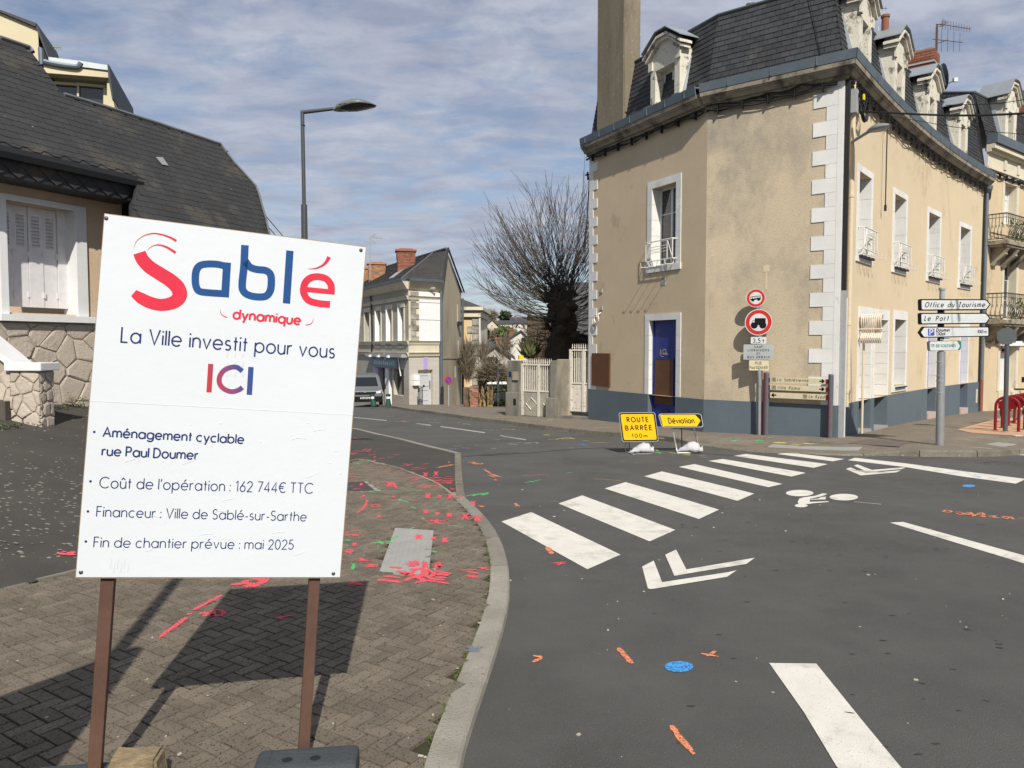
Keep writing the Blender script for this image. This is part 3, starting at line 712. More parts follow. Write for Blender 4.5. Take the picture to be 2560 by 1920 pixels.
onyard('pink', 'B6', [(790,545,880,530),(830,560,960,570,1010,560),(860,580,1000,578),(900,540,1010,548),(930,525,1010,522),(950,590,1000,575),(970,630,1030,640),(980,645,1025,650)], .03)
onyard('pink', 'B6', [(780,535,830,528,870,540),(800,552,860,560,900,550),(870,590,930,584,990,590),(900,562,1000,560),(840,540,900,532),(640,445,700,440),(540,408,590,404),(100,280,160,285,210,270),(60,310,90,318),(200,280,260,272)], .032)
near('pink', 'B6', [(380,615,440,610,470,640,480,665),(400,640,450,625),(690,650,900,640),(740,660,860,635),(580,560,700,575),(640,590,690,580),(600,1440,700,1430,790,1445),(640,1520,740,1500,820,1530),(560,1490,640,1470),(780,1525,930,1540),(600,1395,660,1360,680,1400),(740,1360,760,1425),(860,1370,880,1430)], .04)
near('pink', 'B6', [(1050,630,1100,620),(1060,645,1110,640)], .03)
near('green', 'B6', [(605,1055,650,1035),(430,1150,505,1115),(440,1145,460,1130),(240,1190,330,1185,360,1200),(320,1165,360,1190),(360,1180,430,1175,430,1190,390,1190),(290,1255,320,1240),(780,1270,860,1268),(820,1262,850,1280),(60,1390,120,1385),(90,1390,80,1435),(60,1437,100,1437),(0,1165,70,1160),(20,1155,50,1170),(720,945,745,965),(725,965,745,962)], .028)
near('green', 'B6', [(500,768,600,805),(620,840,660,860),(850,820,875,820),(640,755,660,760),(90,437,160,435),(110,428,150,442),(40,650,90,645),(90,478,105,480)], .024)
near('green', 'B6', [(180,688,400,690,740,692),(205,695,300,710),(810,688,880,682),(550,698,745,693)], .016)
onroad('green', 'B6', [(1125,705,1200,690,1330,675),(1140,698,1330,686),(1190,705,1220,690)], .03)
onroad('orange', 'B6', [(1140,390,1210,400),(1180,385,1250,410,1280,400),(1170,400,1230,412),(1290,458,1345,490),(1320,510,1400,520,1460,530),(1340,495,1420,520),(1350,520,1390,530),(1390,550,1405,560),(1575,770,1610,800),(1230,793,1290,800),(1260,805,1290,795)], .04)
onyard('orange', 'B6', [(850,445,940,430,1020,415),(870,438,1000,412)], .035); near('orange', 'B6', [(1025,412,1075,405),(350,153,380,155)], .03)
onroad('pink', 'B6', [(1250,940,1310,950)], .03); onroad('pink', 'B7', [(570,1040,685,1030),(600,1048,680,1040),(620,1055,640,1035)], .025)
onroad('orange', 'B7', [(525,915,565,968),(535,910,575,965)], .04); onroad('orange', 'B7', [(330,350,450,342,550,343),(890,372,1000,378,1120,388),(1555,485,1590,488),(560,548,615,552)], .02)
onroad('green', 'B7', [(370,402,430,390,480,378),(390,392,420,400),(680,328,730,322),(1115,235,1140,232),(0,498,65,480),(20,505,70,485)], .03)
onroad('orange', 'C4', [(675,184,728,243)], .034); onroad('orange', 'C4', [(875,478,905,520,963,588)], .03)
onroad('orange', 'C4', [(352,213,385,220,350,238),(990,205,1055,217),(1010,215,1045,195)], .024)
# tar seams and old trench edges
m_seam = mat('tar_seam', (.030,.029,.028),(.042,.04,.038), scale=8, rough=.8)
spray_m = SP.setdefault('seam', m_seam)
onroad('seam', 'B7', [(0,190,400,165,960,126,1500,150,2100,196)], .035); onroad('seam', 'B6', [(1080,345,1300,320,1622,300)], .03); onroad('seam', 'B8', [(1880,250,2000,244,2300,262)], .03)
onroad('seam', 'F', [(1250,1500,1500,1530,1850,1600)], .004) if False else None
near('faint', 'A8', [(2015,790,2050,800,2085,795),(2010,808,2075,812)], .035)
# blue survey dots
mb = MB(); drape(mb, G2([(1100 + (905 + 54 * cos(a)) * .66,1500 + (255 + 21 * sin(a)) * .66) for a in [2 * pi * k / 26 for k in range(26)]]), gb, .0045); mb.build('survey_dot', SP['blue'], road)
mb = MB(); drape(mb, G2([(1880 + (1762 + 54 * cos(a)) * .30742,1080 + (441 + 12 * sin(a)) * .30742) for a in [2 * pi * k / 20 for k in range(20)]]), gb, .0045); mb.build('survey_dot', SP['blue'], road)
onroad('blue', 'B8', [(1575,330,1690,336),(1790,362,1870,368),(1840,372,1860,366)], .03)
onroad('blue', 'B5', [(1800,1135,1900,1140,2000,1145)], .05); onroad('blue', 'B7', [(780,100,860,108),(800,97,830,105)], .05)
# yellow, white, green survey ticks on the far road and pavement
onroad('yellow', 'B7', [(600,60,690,45,745,57),(540,60,600,58),(640,58,720,55),(810,68,860,72),(880,83,1010,88),(1490,163,1580,175),(1600,180,1660,186),(1380,138,1410,150),(1620,175,1670,182),(1730,190,1790,192),(500,24,555,27)], .045)
onroad('green', 'B7', [(1380,168,1440,160),(1390,160,1430,172),(1520,183,1550,185)], .05)
onroad('white', 'B7', [(210,95,260,90,330,85),(230,103,300,100),(340,90,430,84,460,92),(100,63,160,64),(90,132,130,132),(700,128,750,130),(130,80,150,82),(350,92,410,94)], .04)
onroad('white', 'B6', [(945,272,1040,268),(1070,258,1165,260),(1000,243,1090,240),(1370,185,1440,184),(1200,232,1240,234),(1365,265,1400,265),(670,35,800,45)], .03)
onroad('yellow', 'A3', [(880,1465,990,1466),(475,1475,520,1477),(1210,1574,1320,1580),(910,1535,975,1540),(1640,1650,1780,1648),(870,1525,895,1527),(1530,1618,1580,1622)], .06)
onroad('white', 'A3', [(650,1523,740,1530),(320,1480,380,1484),(1060,1580,1150,1583),(690,1502,710,1500),(620,1495,650,1497),(1280,1490,1340,1493)], .04)
onroad('orange', 'A3', [(390,1518,500,1520),(440,1513,480,1522)], .05)
onfar('yellow', 'A3', [(900,1466,980,1463),(1180,1488,1230,1490),(1690,1525,1770,1527),(1560,1510,1600,1503),(1360,1500,1420,1505)], .06)
onfar('white', 'A3', [(1060,1462,1160,1460),(1100,1480,1130,1478),(890,1465,930,1466)], .05)
onfar('yellow', 'A5', [(190,1407,240,1410),(560,1480,610,1484),(1360,1512,1450,1512)], .06); onfar('green', 'A5', [(1060,1500,1130,1500),(1080,1506,1110,1497),(1240,1500,1290,1497)], .06)
onfar('yellow', 'B8', [(180,90,280,92),(200,84,260,88),(410,98,515,98),(430,92,480,102),(290,100,400,103)], .07); onfar('green', 'B8', [(25,72,100,72),(20,88,100,86),(130,46,170,47)], .06); onfar('white', 'B8', [(60,98,160,100),(90,108,150,95)], .03)
# orange handwriting, upside down from here
oran = [(1550,652,1570,640,1600,640,1625,650,1590,656,1552,651),(1650,655,1690,655,1720,668,1690,675,1660,662),(1730,668,1760,660,1770,672,1735,676),(1780,655,1800,680),(1790,690,1840,672,1890,692,1850,690),(1830,668,1870,660,1890,680),(1920,690,1980,685,1960,700,2010,698),(2030,700,2070,690,2090,703,2050,710),(2105,692,2125,715),(2165,703,2212,706)]
onroad('orange', 'B8', oran, .028)
# litter and small stones
m_bit = mat('pale_grit', (.5,.47,.42),(.3,.26,.2), scale=9, rough=.9)
mb = MB(); rr = random.Random(5)
for i in range(420):
    y = rr.uniform(2.8,13); x = rr.uniform(-.68,.68) * y
    if rr.random() < .6 and not inside((x, y), pave_poly): continue
    zf = gb(x, y) + (.052 if inside((x, y), pave_poly) else .003)
    if inside((x, y), yard_poly): zf = gyard(x, y) + .003
    s = rr.uniform(.0025,.008) * rr.choice((1,1,1.7)); mb.box((x, y, zf),(s * rr.uniform(1,2.5), s, s * .5), rr.uniform(0,3))
mb.build('grit', m_bit, kind='stuff')
mb = MB(); rr = random.Random(15)
for i in range(150):
    y = rr.uniform(3.2,12); x = rr.uniform(.15,.68) * y; s = rr.uniform(.006,.016); a = rr.uniform(-.5,.2)
    mb.poly([(x + s * k * cos(a) - s * l * sin(a), y + s * k * sin(a) + s * l * cos(a), gb(x, y) + .0042) for k, l in ((1.8,0),(.6,.5),(-1.5,.3),(-1.7,-.2),(.3,-.5))])
mb.build('tar_flecks', m_seam, road, kind='stuff')
# weeds in the joints along the kerb
m_weed = mat('weed_green', (.07,.11,.02),(.10,.13,.03), scale=20, rough=.8)
mb = MB()
for i in range(900):
    if i < 420: t = rr.random() * (len(kin_s) - 12) + 2; k = int(t); p = kin_s[k]; x, y = p[0] - abs(rr.gauss(0,.012)), p[1] + rr.uniform(-.08,.08); z = gb(x, y) + .045
    else: t = rr.random() * (len(edge_s) - 2); k = int(t); p = edge_s[k]; x, y = p[0] + rr.gauss(0,.02), p[1] + rr.uniform(-.2,.2); z = gyard(x, y)
    for b in range(3):
        a = rr.uniform(0,6.28); h = rr.uniform(.006,.022); w = .003
        mb.poly([(x + w * cos(a), y + w * sin(a), z),(x - w * cos(a), y - w * sin(a), z),(x + rr.gauss(0,.01), y + rr.gauss(0,.01), z + h)])
mb.build('joint_weeds', m_weed, kind='stuff')
# == the corner building
m_wallA = mat('render_tan', (.50,.405,.275),(.56,.455,.315), scale=.9, rough=.95, bump=2.5, bscale=70, c3=(.30,.24,.17), s3=60, t3=.63, w3=.06, c4=(.33,.26,.18), s4=.7, t4=.58, w4=.14)
m_wallB = mat('render_weathered', (.56,.465,.33),(.49,.41,.295), scale=.7, rough=.95, bump=3, bscale=60, c3=(.36,.30,.22), s3=45, t3=.585, w3=.07, c4=(.27,.245,.20), s4=.5, t4=.47, w4=.2, stretch=(1,1,.7))
m_wallC = mat('render_cream', (.60,.50,.345),(.55,.455,.315), scale=.8, rough=.95, bump=2, bscale=80, c3=(.44,.34,.21), s3=70, t3=.62, w3=.06, c4=(.45,.35,.23), s4=.8, t4=.57, w4=.12)
m_plinth = mat('plinth_paint', (.085,.112,.135),(.105,.135,.158), scale=1.2, rough=.75, bump=2, bscale=60, c4=(.12,.135,.14), s4=1.1, t4=.6, w4=.08)
m_wst = mat('white_stone', (.68,.68,.66),(.60,.60,.58), scale=2, rough=.8, bump=1, bscale=80, rnd=.05, c4=(.50,.49,.46), s4=2.5, t4=.62, w4=.08)
m_cor = mat('cornice_stone', (.34,.30,.23),(.24,.21,.16), scale=2.5, rough=.9, bump=2, bscale=50, c4=(.09,.08,.065), s4=2.2, t4=.48, w4=.14)
m_dst = mat('dormer_stone', (.64,.61,.52),(.56,.53,.45), scale=2, rough=.9, bump=2, bscale=60, c4=(.16,.15,.125), s4=2.6, t4=.55, w4=.07, c3=(.3,.28,.24), s3=20, t3=.62, w3=.05)
m_slate = mat('slate', (.019,.021,.024),(.032,.034,.037), scale=3, rough=.68, bump=1.2, bscale=60, rnd=.30, spec=.5, c3=(.30,.30,.28), s3=30, t3=.755, w3=.03, c4=(.06,.055,.045), s4=1.2, t4=.62, w4=.1)
m_zincp = mat('pale_zinc_cap', (.24,.27,.29),(.30,.33,.35), scale=2, rough=.5, metal=.35, bump=.6, bscale=30)
m_zinc = mat('zinc', (.10,.128,.155),(.14,.168,.195), scale=2, rough=.5, metal=.35, bump=.6, bscale=30, rnd=.08)
m_concc = mat('stained_cement', (.215,.185,.13),(.15,.13,.095), scale=1.1, rough=.95, bump=2, bscale=50, stretch=(1.6,1.6,.35), c4=(.12,.10,.075), s4=1.2, t4=.55, w4=.13, c3=(.34,.29,.2), s3=14, t3=.64, w3=.04)
m_glass = mat('window_glass', (.02,.024,.028),(.035,.038,.04), scale=2, rough=.06, spec=.9)
m_curtain = mat('net_curtain', (.35,.34,.32),(.28,.27,.26), scale=4, rough=.6)
m_frame = flat('white_frame', (.68,.68,.66),.5)
m_blue = mat('blue_door_paint', (.012,.022,.16),(.018,.03,.20), scale=3, rough=.45, bump=.8, bscale=30, stretch=(4,4,.6))
m_bluef = flat('blue_frame', (.03,.06,.35),.5)
m_brownp = mat('rust_brown_panel', (.115,.047,.018),(.085,.036,.016), scale=4, rough=.7, bump=.6, bscale=50)
m_black = flat('black_cable', (.012,.012,.013),.6)
m_beigep = flat('beige_pipe', (.60,.51,.37),.5)
m_greyp = flat('grey_pipe', (.33,.34,.35),.5)
m_guard = flat('white_guard', (.70,.69,.66),.5)
m_brick = mat('chimney_brick', (.25,.095,.06),(.18,.075,.05), scale=6, rough=.9, bump=2, bscale=40, rnd=.22, c4=(.14,.08,.06), s4=2, t4=.6, w4=.1)

ZB = CZ     # helper: absolute height
P0 = Vector((7.10,16.56)); thB = RD(-51.1); thA = RD(-26.7); thC = RD(37.5)
B = Fac(P0.x, P0.y, thB, -1); LB = 3.10
ab = B.pos(LB); A = Fac(ab[0], ab[1], thA, -1); LA = 5.20
C = Fac(P0.x, P0.y, thC, 1, RD(.56)); LC = C.px(2450,900)[0]
ZG = CZ + 5.86        # underside of the gutter
ZP = CZ - 1.29        # top of the plinth
ZR = CZ + 7.95        # top of the steep slope
bld = thing('corner_building', 'cream rendered corner building with steep slate mansard roof and white quoins', 'building', (P0.x, P0.y, gf(P0.x, P0.y)))
zlow = -1.0
def rect(F, r, pts, n=0.0):
    q = [F.px(*Q(r, *pts[i:i + 2])[0], n) for i in range(0, len(pts),2)]
    return min(p[0] for p in q), max(p[0] for p in q), min(p[1] for p in q), max(p[1] for p in q)
# openings, measured
wA_o = rect(A, 'F', (1619,480,1703,640)); 
aL = A.px(1619,560)[0]; aR = A.px(1703,560)[0]      # s grows to the left
wz1 = A.px(1661,444)[1]; wz0 = A.px(1661,678.5)[1]
dz1 = A.px(1658,781)[1]
doorL = A.px(1613.7,800)[0]; doorR = A.px(1703,800)[0]
fw = .19                                               # breadth of the stone surround
WA = (aR + fw, aL - fw, wz0 + .17, wz1 - .2)
DA = (doorR + fw * .9, doorL - fw * .9,-.4, dz1 - .2)
Cw = []
for (x0, x1, yt, yb) in ((2141.5,2181, None, None),(2232,2268.5, None, None),(2319,2354, None, None),(2399.5,2431, None, None)):
    Cw.append((C.px(x0,500)[0], C.px(x1,500)[0]))
cz1 = C.px(2147,402)[1]; cz0 = C.px(2142,653)[1]
czg1 = C.px(2137,772)[1]
holesC = []
for a, b in Cw: holesC.append((a + .17, b - .14, cz0 + .16, cz1 - .22,.34))
# ground floor of the right-hand side: doorway, doorway, blue window, narrow door, blue door
g1 = (C.px(2146,900)[0], C.px(2176,900)[0]); g2 = (C.px(2185,900)[0], C.px(2218,900)[0]); g3 = (C.px(2234,900)[0], C.px(2262,900)[0])
g4 = (C.px(2318,900)[0], C.px(2331,900)[0]); g5 = (C.px(2400,900)[0], C.px(2410,900)[0])
zt1 = C.px(2160,795)[1]
zt3 = C.px(2248,799)[1]; zb3 = C.px(2248,963)[1]
holesC += [(g1[0], g1[1], -.7, zt1,.55),(g2[0], g2[1], -.7, zt1,.75),(g3[0], g3[1], zb3, zt3,.34),(g4[0], g4[0] + .95,-.7, zt1 - .1,.3),(g5[0], g5[0] + .9,-.7, zt1 - .1,.3)]

def wallpart(F, s0, s1, z0, z1, holes, m, name='wall', n=0.0):
    mb = MB(); F.wall(mb, s0, s1, z0, z1, holes, n); return mb.build(name, m, bld)
wallpart(A, 0, LA, ZP, ZG, [WA + (.3,),(DA[0], DA[1], ZP - .01, DA[3], .16)], m_wallA)
wallpart(B, 0, LB, ZP, ZG, [], m_wallB)
wallpart(C, 0, LC, ZP, ZG, [h if h[2] > ZP else (h[0], h[1], ZP - .01, h[3], h[4]) for h in holesC], m_wallC)
# plinth 3 cm proud
for F, L_, hs in ((A, LA, [(DA[0], DA[1])]),(B, LB, []),(C, LC, [(h[0], h[1]) for h in holesC if h[2] < ZP])):
    mb = MB(); t = 0
    for h in sorted(hs): mb = MB(); F.box(mb, t, h[0], zlow, ZP, -.3,.03); t = h[1]; mb.build('plinth', m_plinth, bld)
    mb = MB(); F.box(mb, t, L_, zlow, ZP, -.3,.03); mb.build('plinth', m_plinth, bld)
# back walls and hidden floor slab to close the volume
mb = MB(); bk = [A.W(LA, 0)[:2], (8.5,33), C.pos(LC)]
for (x0, y0),(x1, y1) in (((A.pos(LA)),(8.0,30.0)),((8.0,30.0), C.pos(LC, -.35))):
    d = Vector((x1 - x0, y1 - y0)).normalized(); nn = Vector((-d.y, d.x)) * -.25
    mb.prism([(x0, y0, zlow),(x1, y1, zlow),(x1 + nn.x, y1 + nn.y, zlow),(x0 + nn.x, y0 + nn.y, zlow)], (0,0, ZG - zlow))
mb.build('rear_wall', m_wallC, bld)

# ---- quoins
def quoin(F, s_in, n, z0, z1, wid, big_first=True, rows=0, face='both'):
    h = (z1 - z0) / rows
    for i in range(rows):
        big = (i % 2 == 0) == big_first; w = wid[0] if big else wid[1]
        mb = MB(); a, b = z0 + i * h + .002, z0 + (i + 1) * h - .002
        if s_in == 0: F.box(mb, -.02, w, a, b, -.1, n)
        else: F.box(mb, s_in - w, s_in + .02, a, b, -.1, n)
        mb.build('quoin_stone', m_wst, bld)
quoin(B, 0,.018, ZP + .0, ZG - .05,(.62,.34), False, 23)
quoin(A, LA, .018, ZP + .0, ZG - .12,(.42,.2), True, 26)
mb = MB(); C.box(mb, -.02,.17, ZP, ZG, -.1,.016); mb.build('quoin_return', m_wst, bld)

# ---- stone surrounds, cut in blocks
def surround(F, hole, w, n, parent, m=m_wst, sill=True, blk=.36, bottom=None, head=None):
    s0, s1, z0, z1 = hole[:4]; head = head or w; zb = bottom if bottom is not None else z0
    for a, b in ((s0 - w, s0),(s1, s1 + w)):
        k = max(1, int((z1 - zb) / blk)); h = (z1 - zb) / k
        for i in range(k):
            mb = MB(); F.box(mb, a, b, zb + i * h + .002, zb + (i + 1) * h - .002,-.05, n); mb.build('surround_stone', m, parent)
    k = max(1, int((s1 - s0 + 2 * w) / .3)); ww = (s1 - s0 + 2 * w) / k
    for i in range(k):
        mb = MB(); F.box(mb, s0 - w + i * ww + .002, s0 - w + (i + 1) * ww - .002, z1 + .001, z1 + head, -.05, n); mb.build('surround_stone', m, parent)
    if sill: mb = MB(); F.box(mb, s0 - w - .02, s1 + w + .02, z0 - .16, z0,-.05, n + .02); mb.build('sill', m, parent)
    # reveal facing in the same stone
    mb = MB(); d = -.30
    for a, b in ((s0, s0 + .012),(s1 - .012, s1)):
        k = max(1, int((z1 - zb) / blk)); h = (z1 - zb) / k
        for i in range(k): mb = MB(); F.box(mb, a, b, zb + i * h + .003, zb + (i + 1) * h - .003, d, n - .002); mb.build('reveal_stone', m, parent)

def casement(F, hole, depth, parent, lights=2, rows=3, m=None, fr=.055, glass=m_glass, name='window'):
    m = m or m_frame; s0, s1, z0, z1 = hole[:4]; s0 += .012; s1 -= .012; mb = MB(); n0, n1 = -depth - .05,-depth
    F.box(mb, s0, s0 + fr, z0, z1, n0, n1); F.box(mb, s1 - fr, s1, z0, z1, n0, n1); F.box(mb, s0 + fr, s1 - fr, z1 - fr, z1, n0, n1); F.box(mb, s0 + fr, s1 - fr, z0, z0 + fr * 1.4, n0, n1)
    for i in range(1, lights): c = s0 + (s1 - s0) * i / lights; F.box(mb, c - fr * .7, c + fr * .7, z0 + fr * 1.4, z1 - fr, n0, n1 + .006)
    o = mb.build(name, m, parent)
    for i in range(lights):
        a = s0 + fr + (s1 - s0 - 2 * fr) * i / lights; b = s0 + fr + (s1 - s0 - 2 * fr) * (i + 1) / lights
        for j in range(1, rows): mb = MB(); z = z0 + (z1 - z0) * j / rows; F.box(mb, a + .02, b - .02, z - .012, z + .012, n0 + .012, n1 - .01); mb.build('glazing_bar', m, o)
        mb = MB(); F.box(mb, a - .01, b + .01, z0 + .02, z1 - .02, n0 + .015, n0 + .022); mb.build('pane', glass, o)
    return o
winA = casement(A, WA, .26, bld); surround(A, WA, fw, .018, winA)
mb = MB(); A.box(mb, WA[0] + .07, WA[0] + .3, WA[2] + .1, WA[3] - .1,-.42,-.40); A.box(mb, WA[1] - .3, WA[1] - .07, WA[2] + .1, WA[3] - .1,-.42,-.40); 
# window guard (rails with flower box hooks)
def guard(F, hole, parent, m=m_guard, boxes=False):
    s0, s1, z0, z1 = hole[:4]; mb = MB(); a, b = s0 - .05, s1 + .05; zt = z0 + .62; out = .15
    def W(s, z, n): return F.W(s, z, n)
    mb.tube([W(a, zt, .02), W(a, zt, out), W(b, zt, out), W(b, zt, .02)], .016,6)
    mb.tube([W(a, z0 + .12,.02), W(a, z0 + .12, out), W(b, z0 + .12, out), W(b, z0 + .12,.02)], .014,6)
    for f in (0,.2,.8,1): mb.tube([W(a + (b - a) * f, z0 + .12, out), W(a + (b - a) * f, zt, out)], .011,6)
    for f in (.42,.58,.72): mb.tube([W(a + (b - a) * .2, z0 + .12 + .5 * f, out), W(a + (b - a) * .8, z0 + .12 + .5 * f, out)], .009,5)
    mb.tube([W(a, z0 + .12, out), W(a + (b - a) * .2, zt, out)], .009,5); mb.tube([W(b, z0 + .12, out), W(b - (b - a) * .2, zt, out)], .009,5)
    for f in (.05,.35,.65,.95):
        s = a + (b - a) * f; mb.tube([W(s, z0 + .12,.05), W(s, z0 - .02,.1), W(s, z0 - .04, out + .2), W(s, z0 + .08, out + .22)], .01,6)
    return mb.build('window_guard', m, parent)
guard(A, WA, winA)
ct = MB(); 
for (a, b) in ((WA[0] + .08, WA[0] + .36),(WA[1] - .36, WA[1] - .08)): A.box(ct, a, b, WA[2] + .1, WA[3] - .08,-.345,-.34)

# upper windows of the long side
m_stain = mat('runoff_stain', (.40,.33,.225),(.46,.375,.255), scale=6, rough=.95)
def streaks(F, a, b, z, n, L, seed):
    rr = random.Random(seed)
    for k in range(n): s = a + (b - a) * (k + rr.uniform(.2,.8)) / n; l = L * rr.uniform(.4,1); w = rr.uniform(.008,.02); mb = MB(); mb.poly([F.W(s - w, z, .002 + k * .0002), F.W(s + w, z, .002 + k * .0002), F.W(s + w * .3, z - l, .002 + k * .0002), F.W(s - w * .4, z - l * .9,.002 + k * .0002)]); mb.build('runoff_stain', m_stain, bld)
for i, h in enumerate(holesC[:4]): streaks(C, h[0] - .12, h[1] + .12, h[2] - .16,6,.34, i)
streaks(A, WA[0] - .15, WA[1] + .15, WA[2] - .16,5,.5,9)
for i, h in enumerate(holesC[:4]):
    w = casement(C, h, .32, bld, 2,3); surround(C, h, .15,.018, w, blk=.42); guard(C, h, w)
    mb = MB(); C.box(mb, h[0] - .02, h[1] + .02, h[2] - .06, h[2] - .01,.02,.12); mb.build('drip_tray', m_black, w)
# ---- ground floor left face: blue door with brown panel
door = MB(); A.box(door, DA[0] + .01, DA[1] - .01,-.55, DA[3], -.17,-.12); door = door.build('door', m_blue, bld)
mb = MB(); fr_ = .05
for a, b, c, d in ((DA[0] + .02, DA[0] + .08,-.5, DA[3]),(DA[1] - .08, DA[1] - .02,-.5, DA[3]),(DA[0] + .08, DA[1] - .08, DA[3] - .06, DA[3])): A.box(mb, a, b, c, d, -.12,-.10)
mb.build('door_frame', m_blue, door)
def boxpx(F, r, x0, y0, x1, y1, n0, n1, name, m, parent):
    a = F.px(*Q(r, x0, y0)[0], n1); b = F.px(*Q(r, x1, y1)[0], n1); c = F.px(*Q(r, x1, y0)[0], n1); d = F.px(*Q(r, x0, y1)[0], n1)
    s0, s1 = sorted((a[0], b[0])); z0 = min((a[1] + c[1]) / 2,(b[1] + d[1]) / 2); z1 = max((a[1] + c[1]) / 2,(b[1] + d[1]) / 2)
    mb = MB(); F.box(mb, s0, s1, z0, z1, n0, n1); o = mb.build(name, m, parent); return o, (s0, s1, z0, z1)
panel, pr = boxpx(A, 'A5', 547,935,668,1245,-.119,-.09, 'brown_panel', m_brownp, door)
mb = MB()
for a, b, c, d in ((pr[0] - .025, pr[0], pr[2] - .02, pr[3] + .02),(pr[1], pr[1] + .025, pr[2] - .02, pr[3] + .02),(pr[0], pr[1], pr[3], pr[3] + .02),(pr[0], pr[1], pr[2] - .02, pr[2])): A.box(mb, a, b, c, d, -.119,-.085)
mb.build('panel_trim', m_blue, door)
mb = MB(); zz = A.px(*Q('A5', 605,1290)[0])[1]; sm = (DA[0] + DA[1]) / 2
A.box(mb, sm - .14, sm + .14, zz - .03, zz + .03,-.119,-.10); mb.build('letter_slot', m_black, door)
for k in range(2): pass
surround(A, DA, fw * .9,.018, door, sill=False, bottom=ZP)
plA = PL(A.W(sm, 1.9,-.118), tuple(A.W(0,0,0) - A.W(1,0,0)),(0,0,1))
m_gold = flat('pale_gold_print', (.55,.48,.30),.5); mb = MB()
p = [plA.px(*q) for q in Q('A5', 588,896,632,894)]; text(mb, plA, 'LCL', p[0], p[1], .11,.14,.003, track=.12)
cv = [plA.px(*q) for q in Q('A5', 586,868,581,885,583,903,592,915,606,917)]
for q in stroke2(smooth_path(cv, 4),.012): mb.poly([plA.P(a[0], a[1], .0036) for a in q])
p = [plA.px(*q) for q in Q('A5', 601,901,638,901)]
for i in range(9): a = p[0][0] + (p[1][0] - p[0][0]) * i / 9; sheet(mb, plA, [(a, p[0][1] - .008),(a + .018, p[0][1] - .008),(a + .018, p[0][1] + .008),(a, p[0][1] + .008)], .003)
mb.build('door_lettering', m_gold, door)
# brown plate at the left, vent grille, hooks, patched marks
boxpx(A, 'A5', 108,893,228,1120,.0,.05, 'cover_plate', m_brownp, bld)
mb = MB(); v0 = A.px(*Q('A5', 603,398)[0])
for i in range(8): A.box(mb, v0[0] - .095 + i * .024, v0[0] - .083 + i * .024, v0[1] - .09, v0[1] + .09,.0,.012)
mb.build('vent_grille', m_greyp, bld)
for (x, y) in ((178,463),(180,583)):
    q = A.px(*Q('A5', x, y)[0]); mb = MB(); A.box(mb, q[0] - .05, q[0] + .05, q[1] - .05, q[1] + .05,0,.03); mb.build('wall_fixing', m_greyp, bld)
q = A.px(*Q('A5', 160,655)[0]); mb = MB(); mb.tube([A.W(q[0] + .12 * cos(t), q[1] + .12 * sin(t),.1) for t in [pi * 2 * k / 14 for k in range(15)]], .02,6)
mb.tube([A.W(q[0] - .1, q[1] + .18,0), A.W(q[0] - .1, q[1] + .12,.12)], .02,6); mb.build('lamp_bracket', m_guard, bld)
q = B.px(*Q('A5', 1315,300)[0]); mb = MB(); B.box(mb, q[0] - .07, q[0] + .07, q[1] - .1, q[1] + .05,0,.008); B.box(mb, q[0] - .02, q[0] + .02, q[1] - .5, q[1] - .1,0,.007); mb.build('filled_patch', m_wallC, bld)

# ---- ground floor right side
def backing(F, h, d, m, name, zb=None):
    mb = MB(); F.box(mb, h[0], h[1], h[2] if zb is None else zb, h[3], -d - .05,-d); return mb.build(name, m, bld)
d1 = backing(C, holesC[4], .5, m_wst, 'recessed_door'); surround(C, (holesC[4][0], holesC[4][1], ZP, zt1),.12,.018, d1, sill=False, head=.26, bottom=ZP)
d2 = backing(C, holesC[5], .7, m_wst, 'recessed_door'); surround(C, (holesC[5][0] + .0, holesC[5][1], ZP, zt1),.1,.018, d2, sill=False, head=.26, bottom=ZP)
for h, par in ((holesC[4], d1),(holesC[5], d2)):
    mb = MB(); C.box(mb, h[1] - .014, h[1], zlow, ZP, -.7,.028); mb.build('painted_reveal', m_plinth, par)
    mb = MB(); k = 7; hh = (zt1 - ZP) / k
    for i in range(k): mb = MB(); C.box(mb, h[1] - .03, h[1] - .002, ZP + i * hh + .003, ZP + (i + 1) * hh - .003,-.68,.015); mb.build('reveal_slab', m_wst, par)
    mb = MB(); zs = gf(*C.pos(h[0])); C.box(mb, h[0], h[1], -1, zs + .03,-.7,.06); mb.build('door_step', m_slab, par)
w3 = casement(C, holesC[6], .3, bld, 1,1, m_bluef, name='window'); surround(C, holesC[6], .15,.018, w3, blk=.4, head=.24)
mb = MB(); C.box(mb, holesC[6][0] + .05, holesC[6][1] - .05, holesC[6][2] - .06, holesC[6][2] - .03,.03,.1); mb.build('boot_rail', m_black, w3)
for h, colr in ((holesC[7], m_glass),(holesC[8], m_bluef)):
    dd = backing(C, h, .24, colr, 'door'); surround(C, (h[0], h[1], ZP, h[3]),.1,.018, dd, sill=False, head=.2, bottom=ZP)
    mb = MB()
    for a, b, c, d in ((h[0] + .012, h[0] + .09,-.3, h[3]),(h[1] - .09, h[1] - .012,-.3, h[3]),(h[0] + .09, h[1] - .09,1.0,1.1),(h[0] + .09, h[1] - .09, h[3] - .08, h[3])): C.box(mb, a, b, c, d, -.24,-.2)
    mb.build('door_frame', m_bluef, dd)
    mb = MB(); C.box(mb, h[0], h[1], -1, gf(*C.pos(h[0])) + .18,-.25,.07); mb.build('door_step', flat('pink_step', (.45,.36,.32),.8), dd)
mb = MB(); C.box(mb, LC - .5, LC - .42, ZP - .75, ZP - .25,.03,.06); mb.build('letter_plate', flat('cream_plate', (.7,.65,.5)), bld)

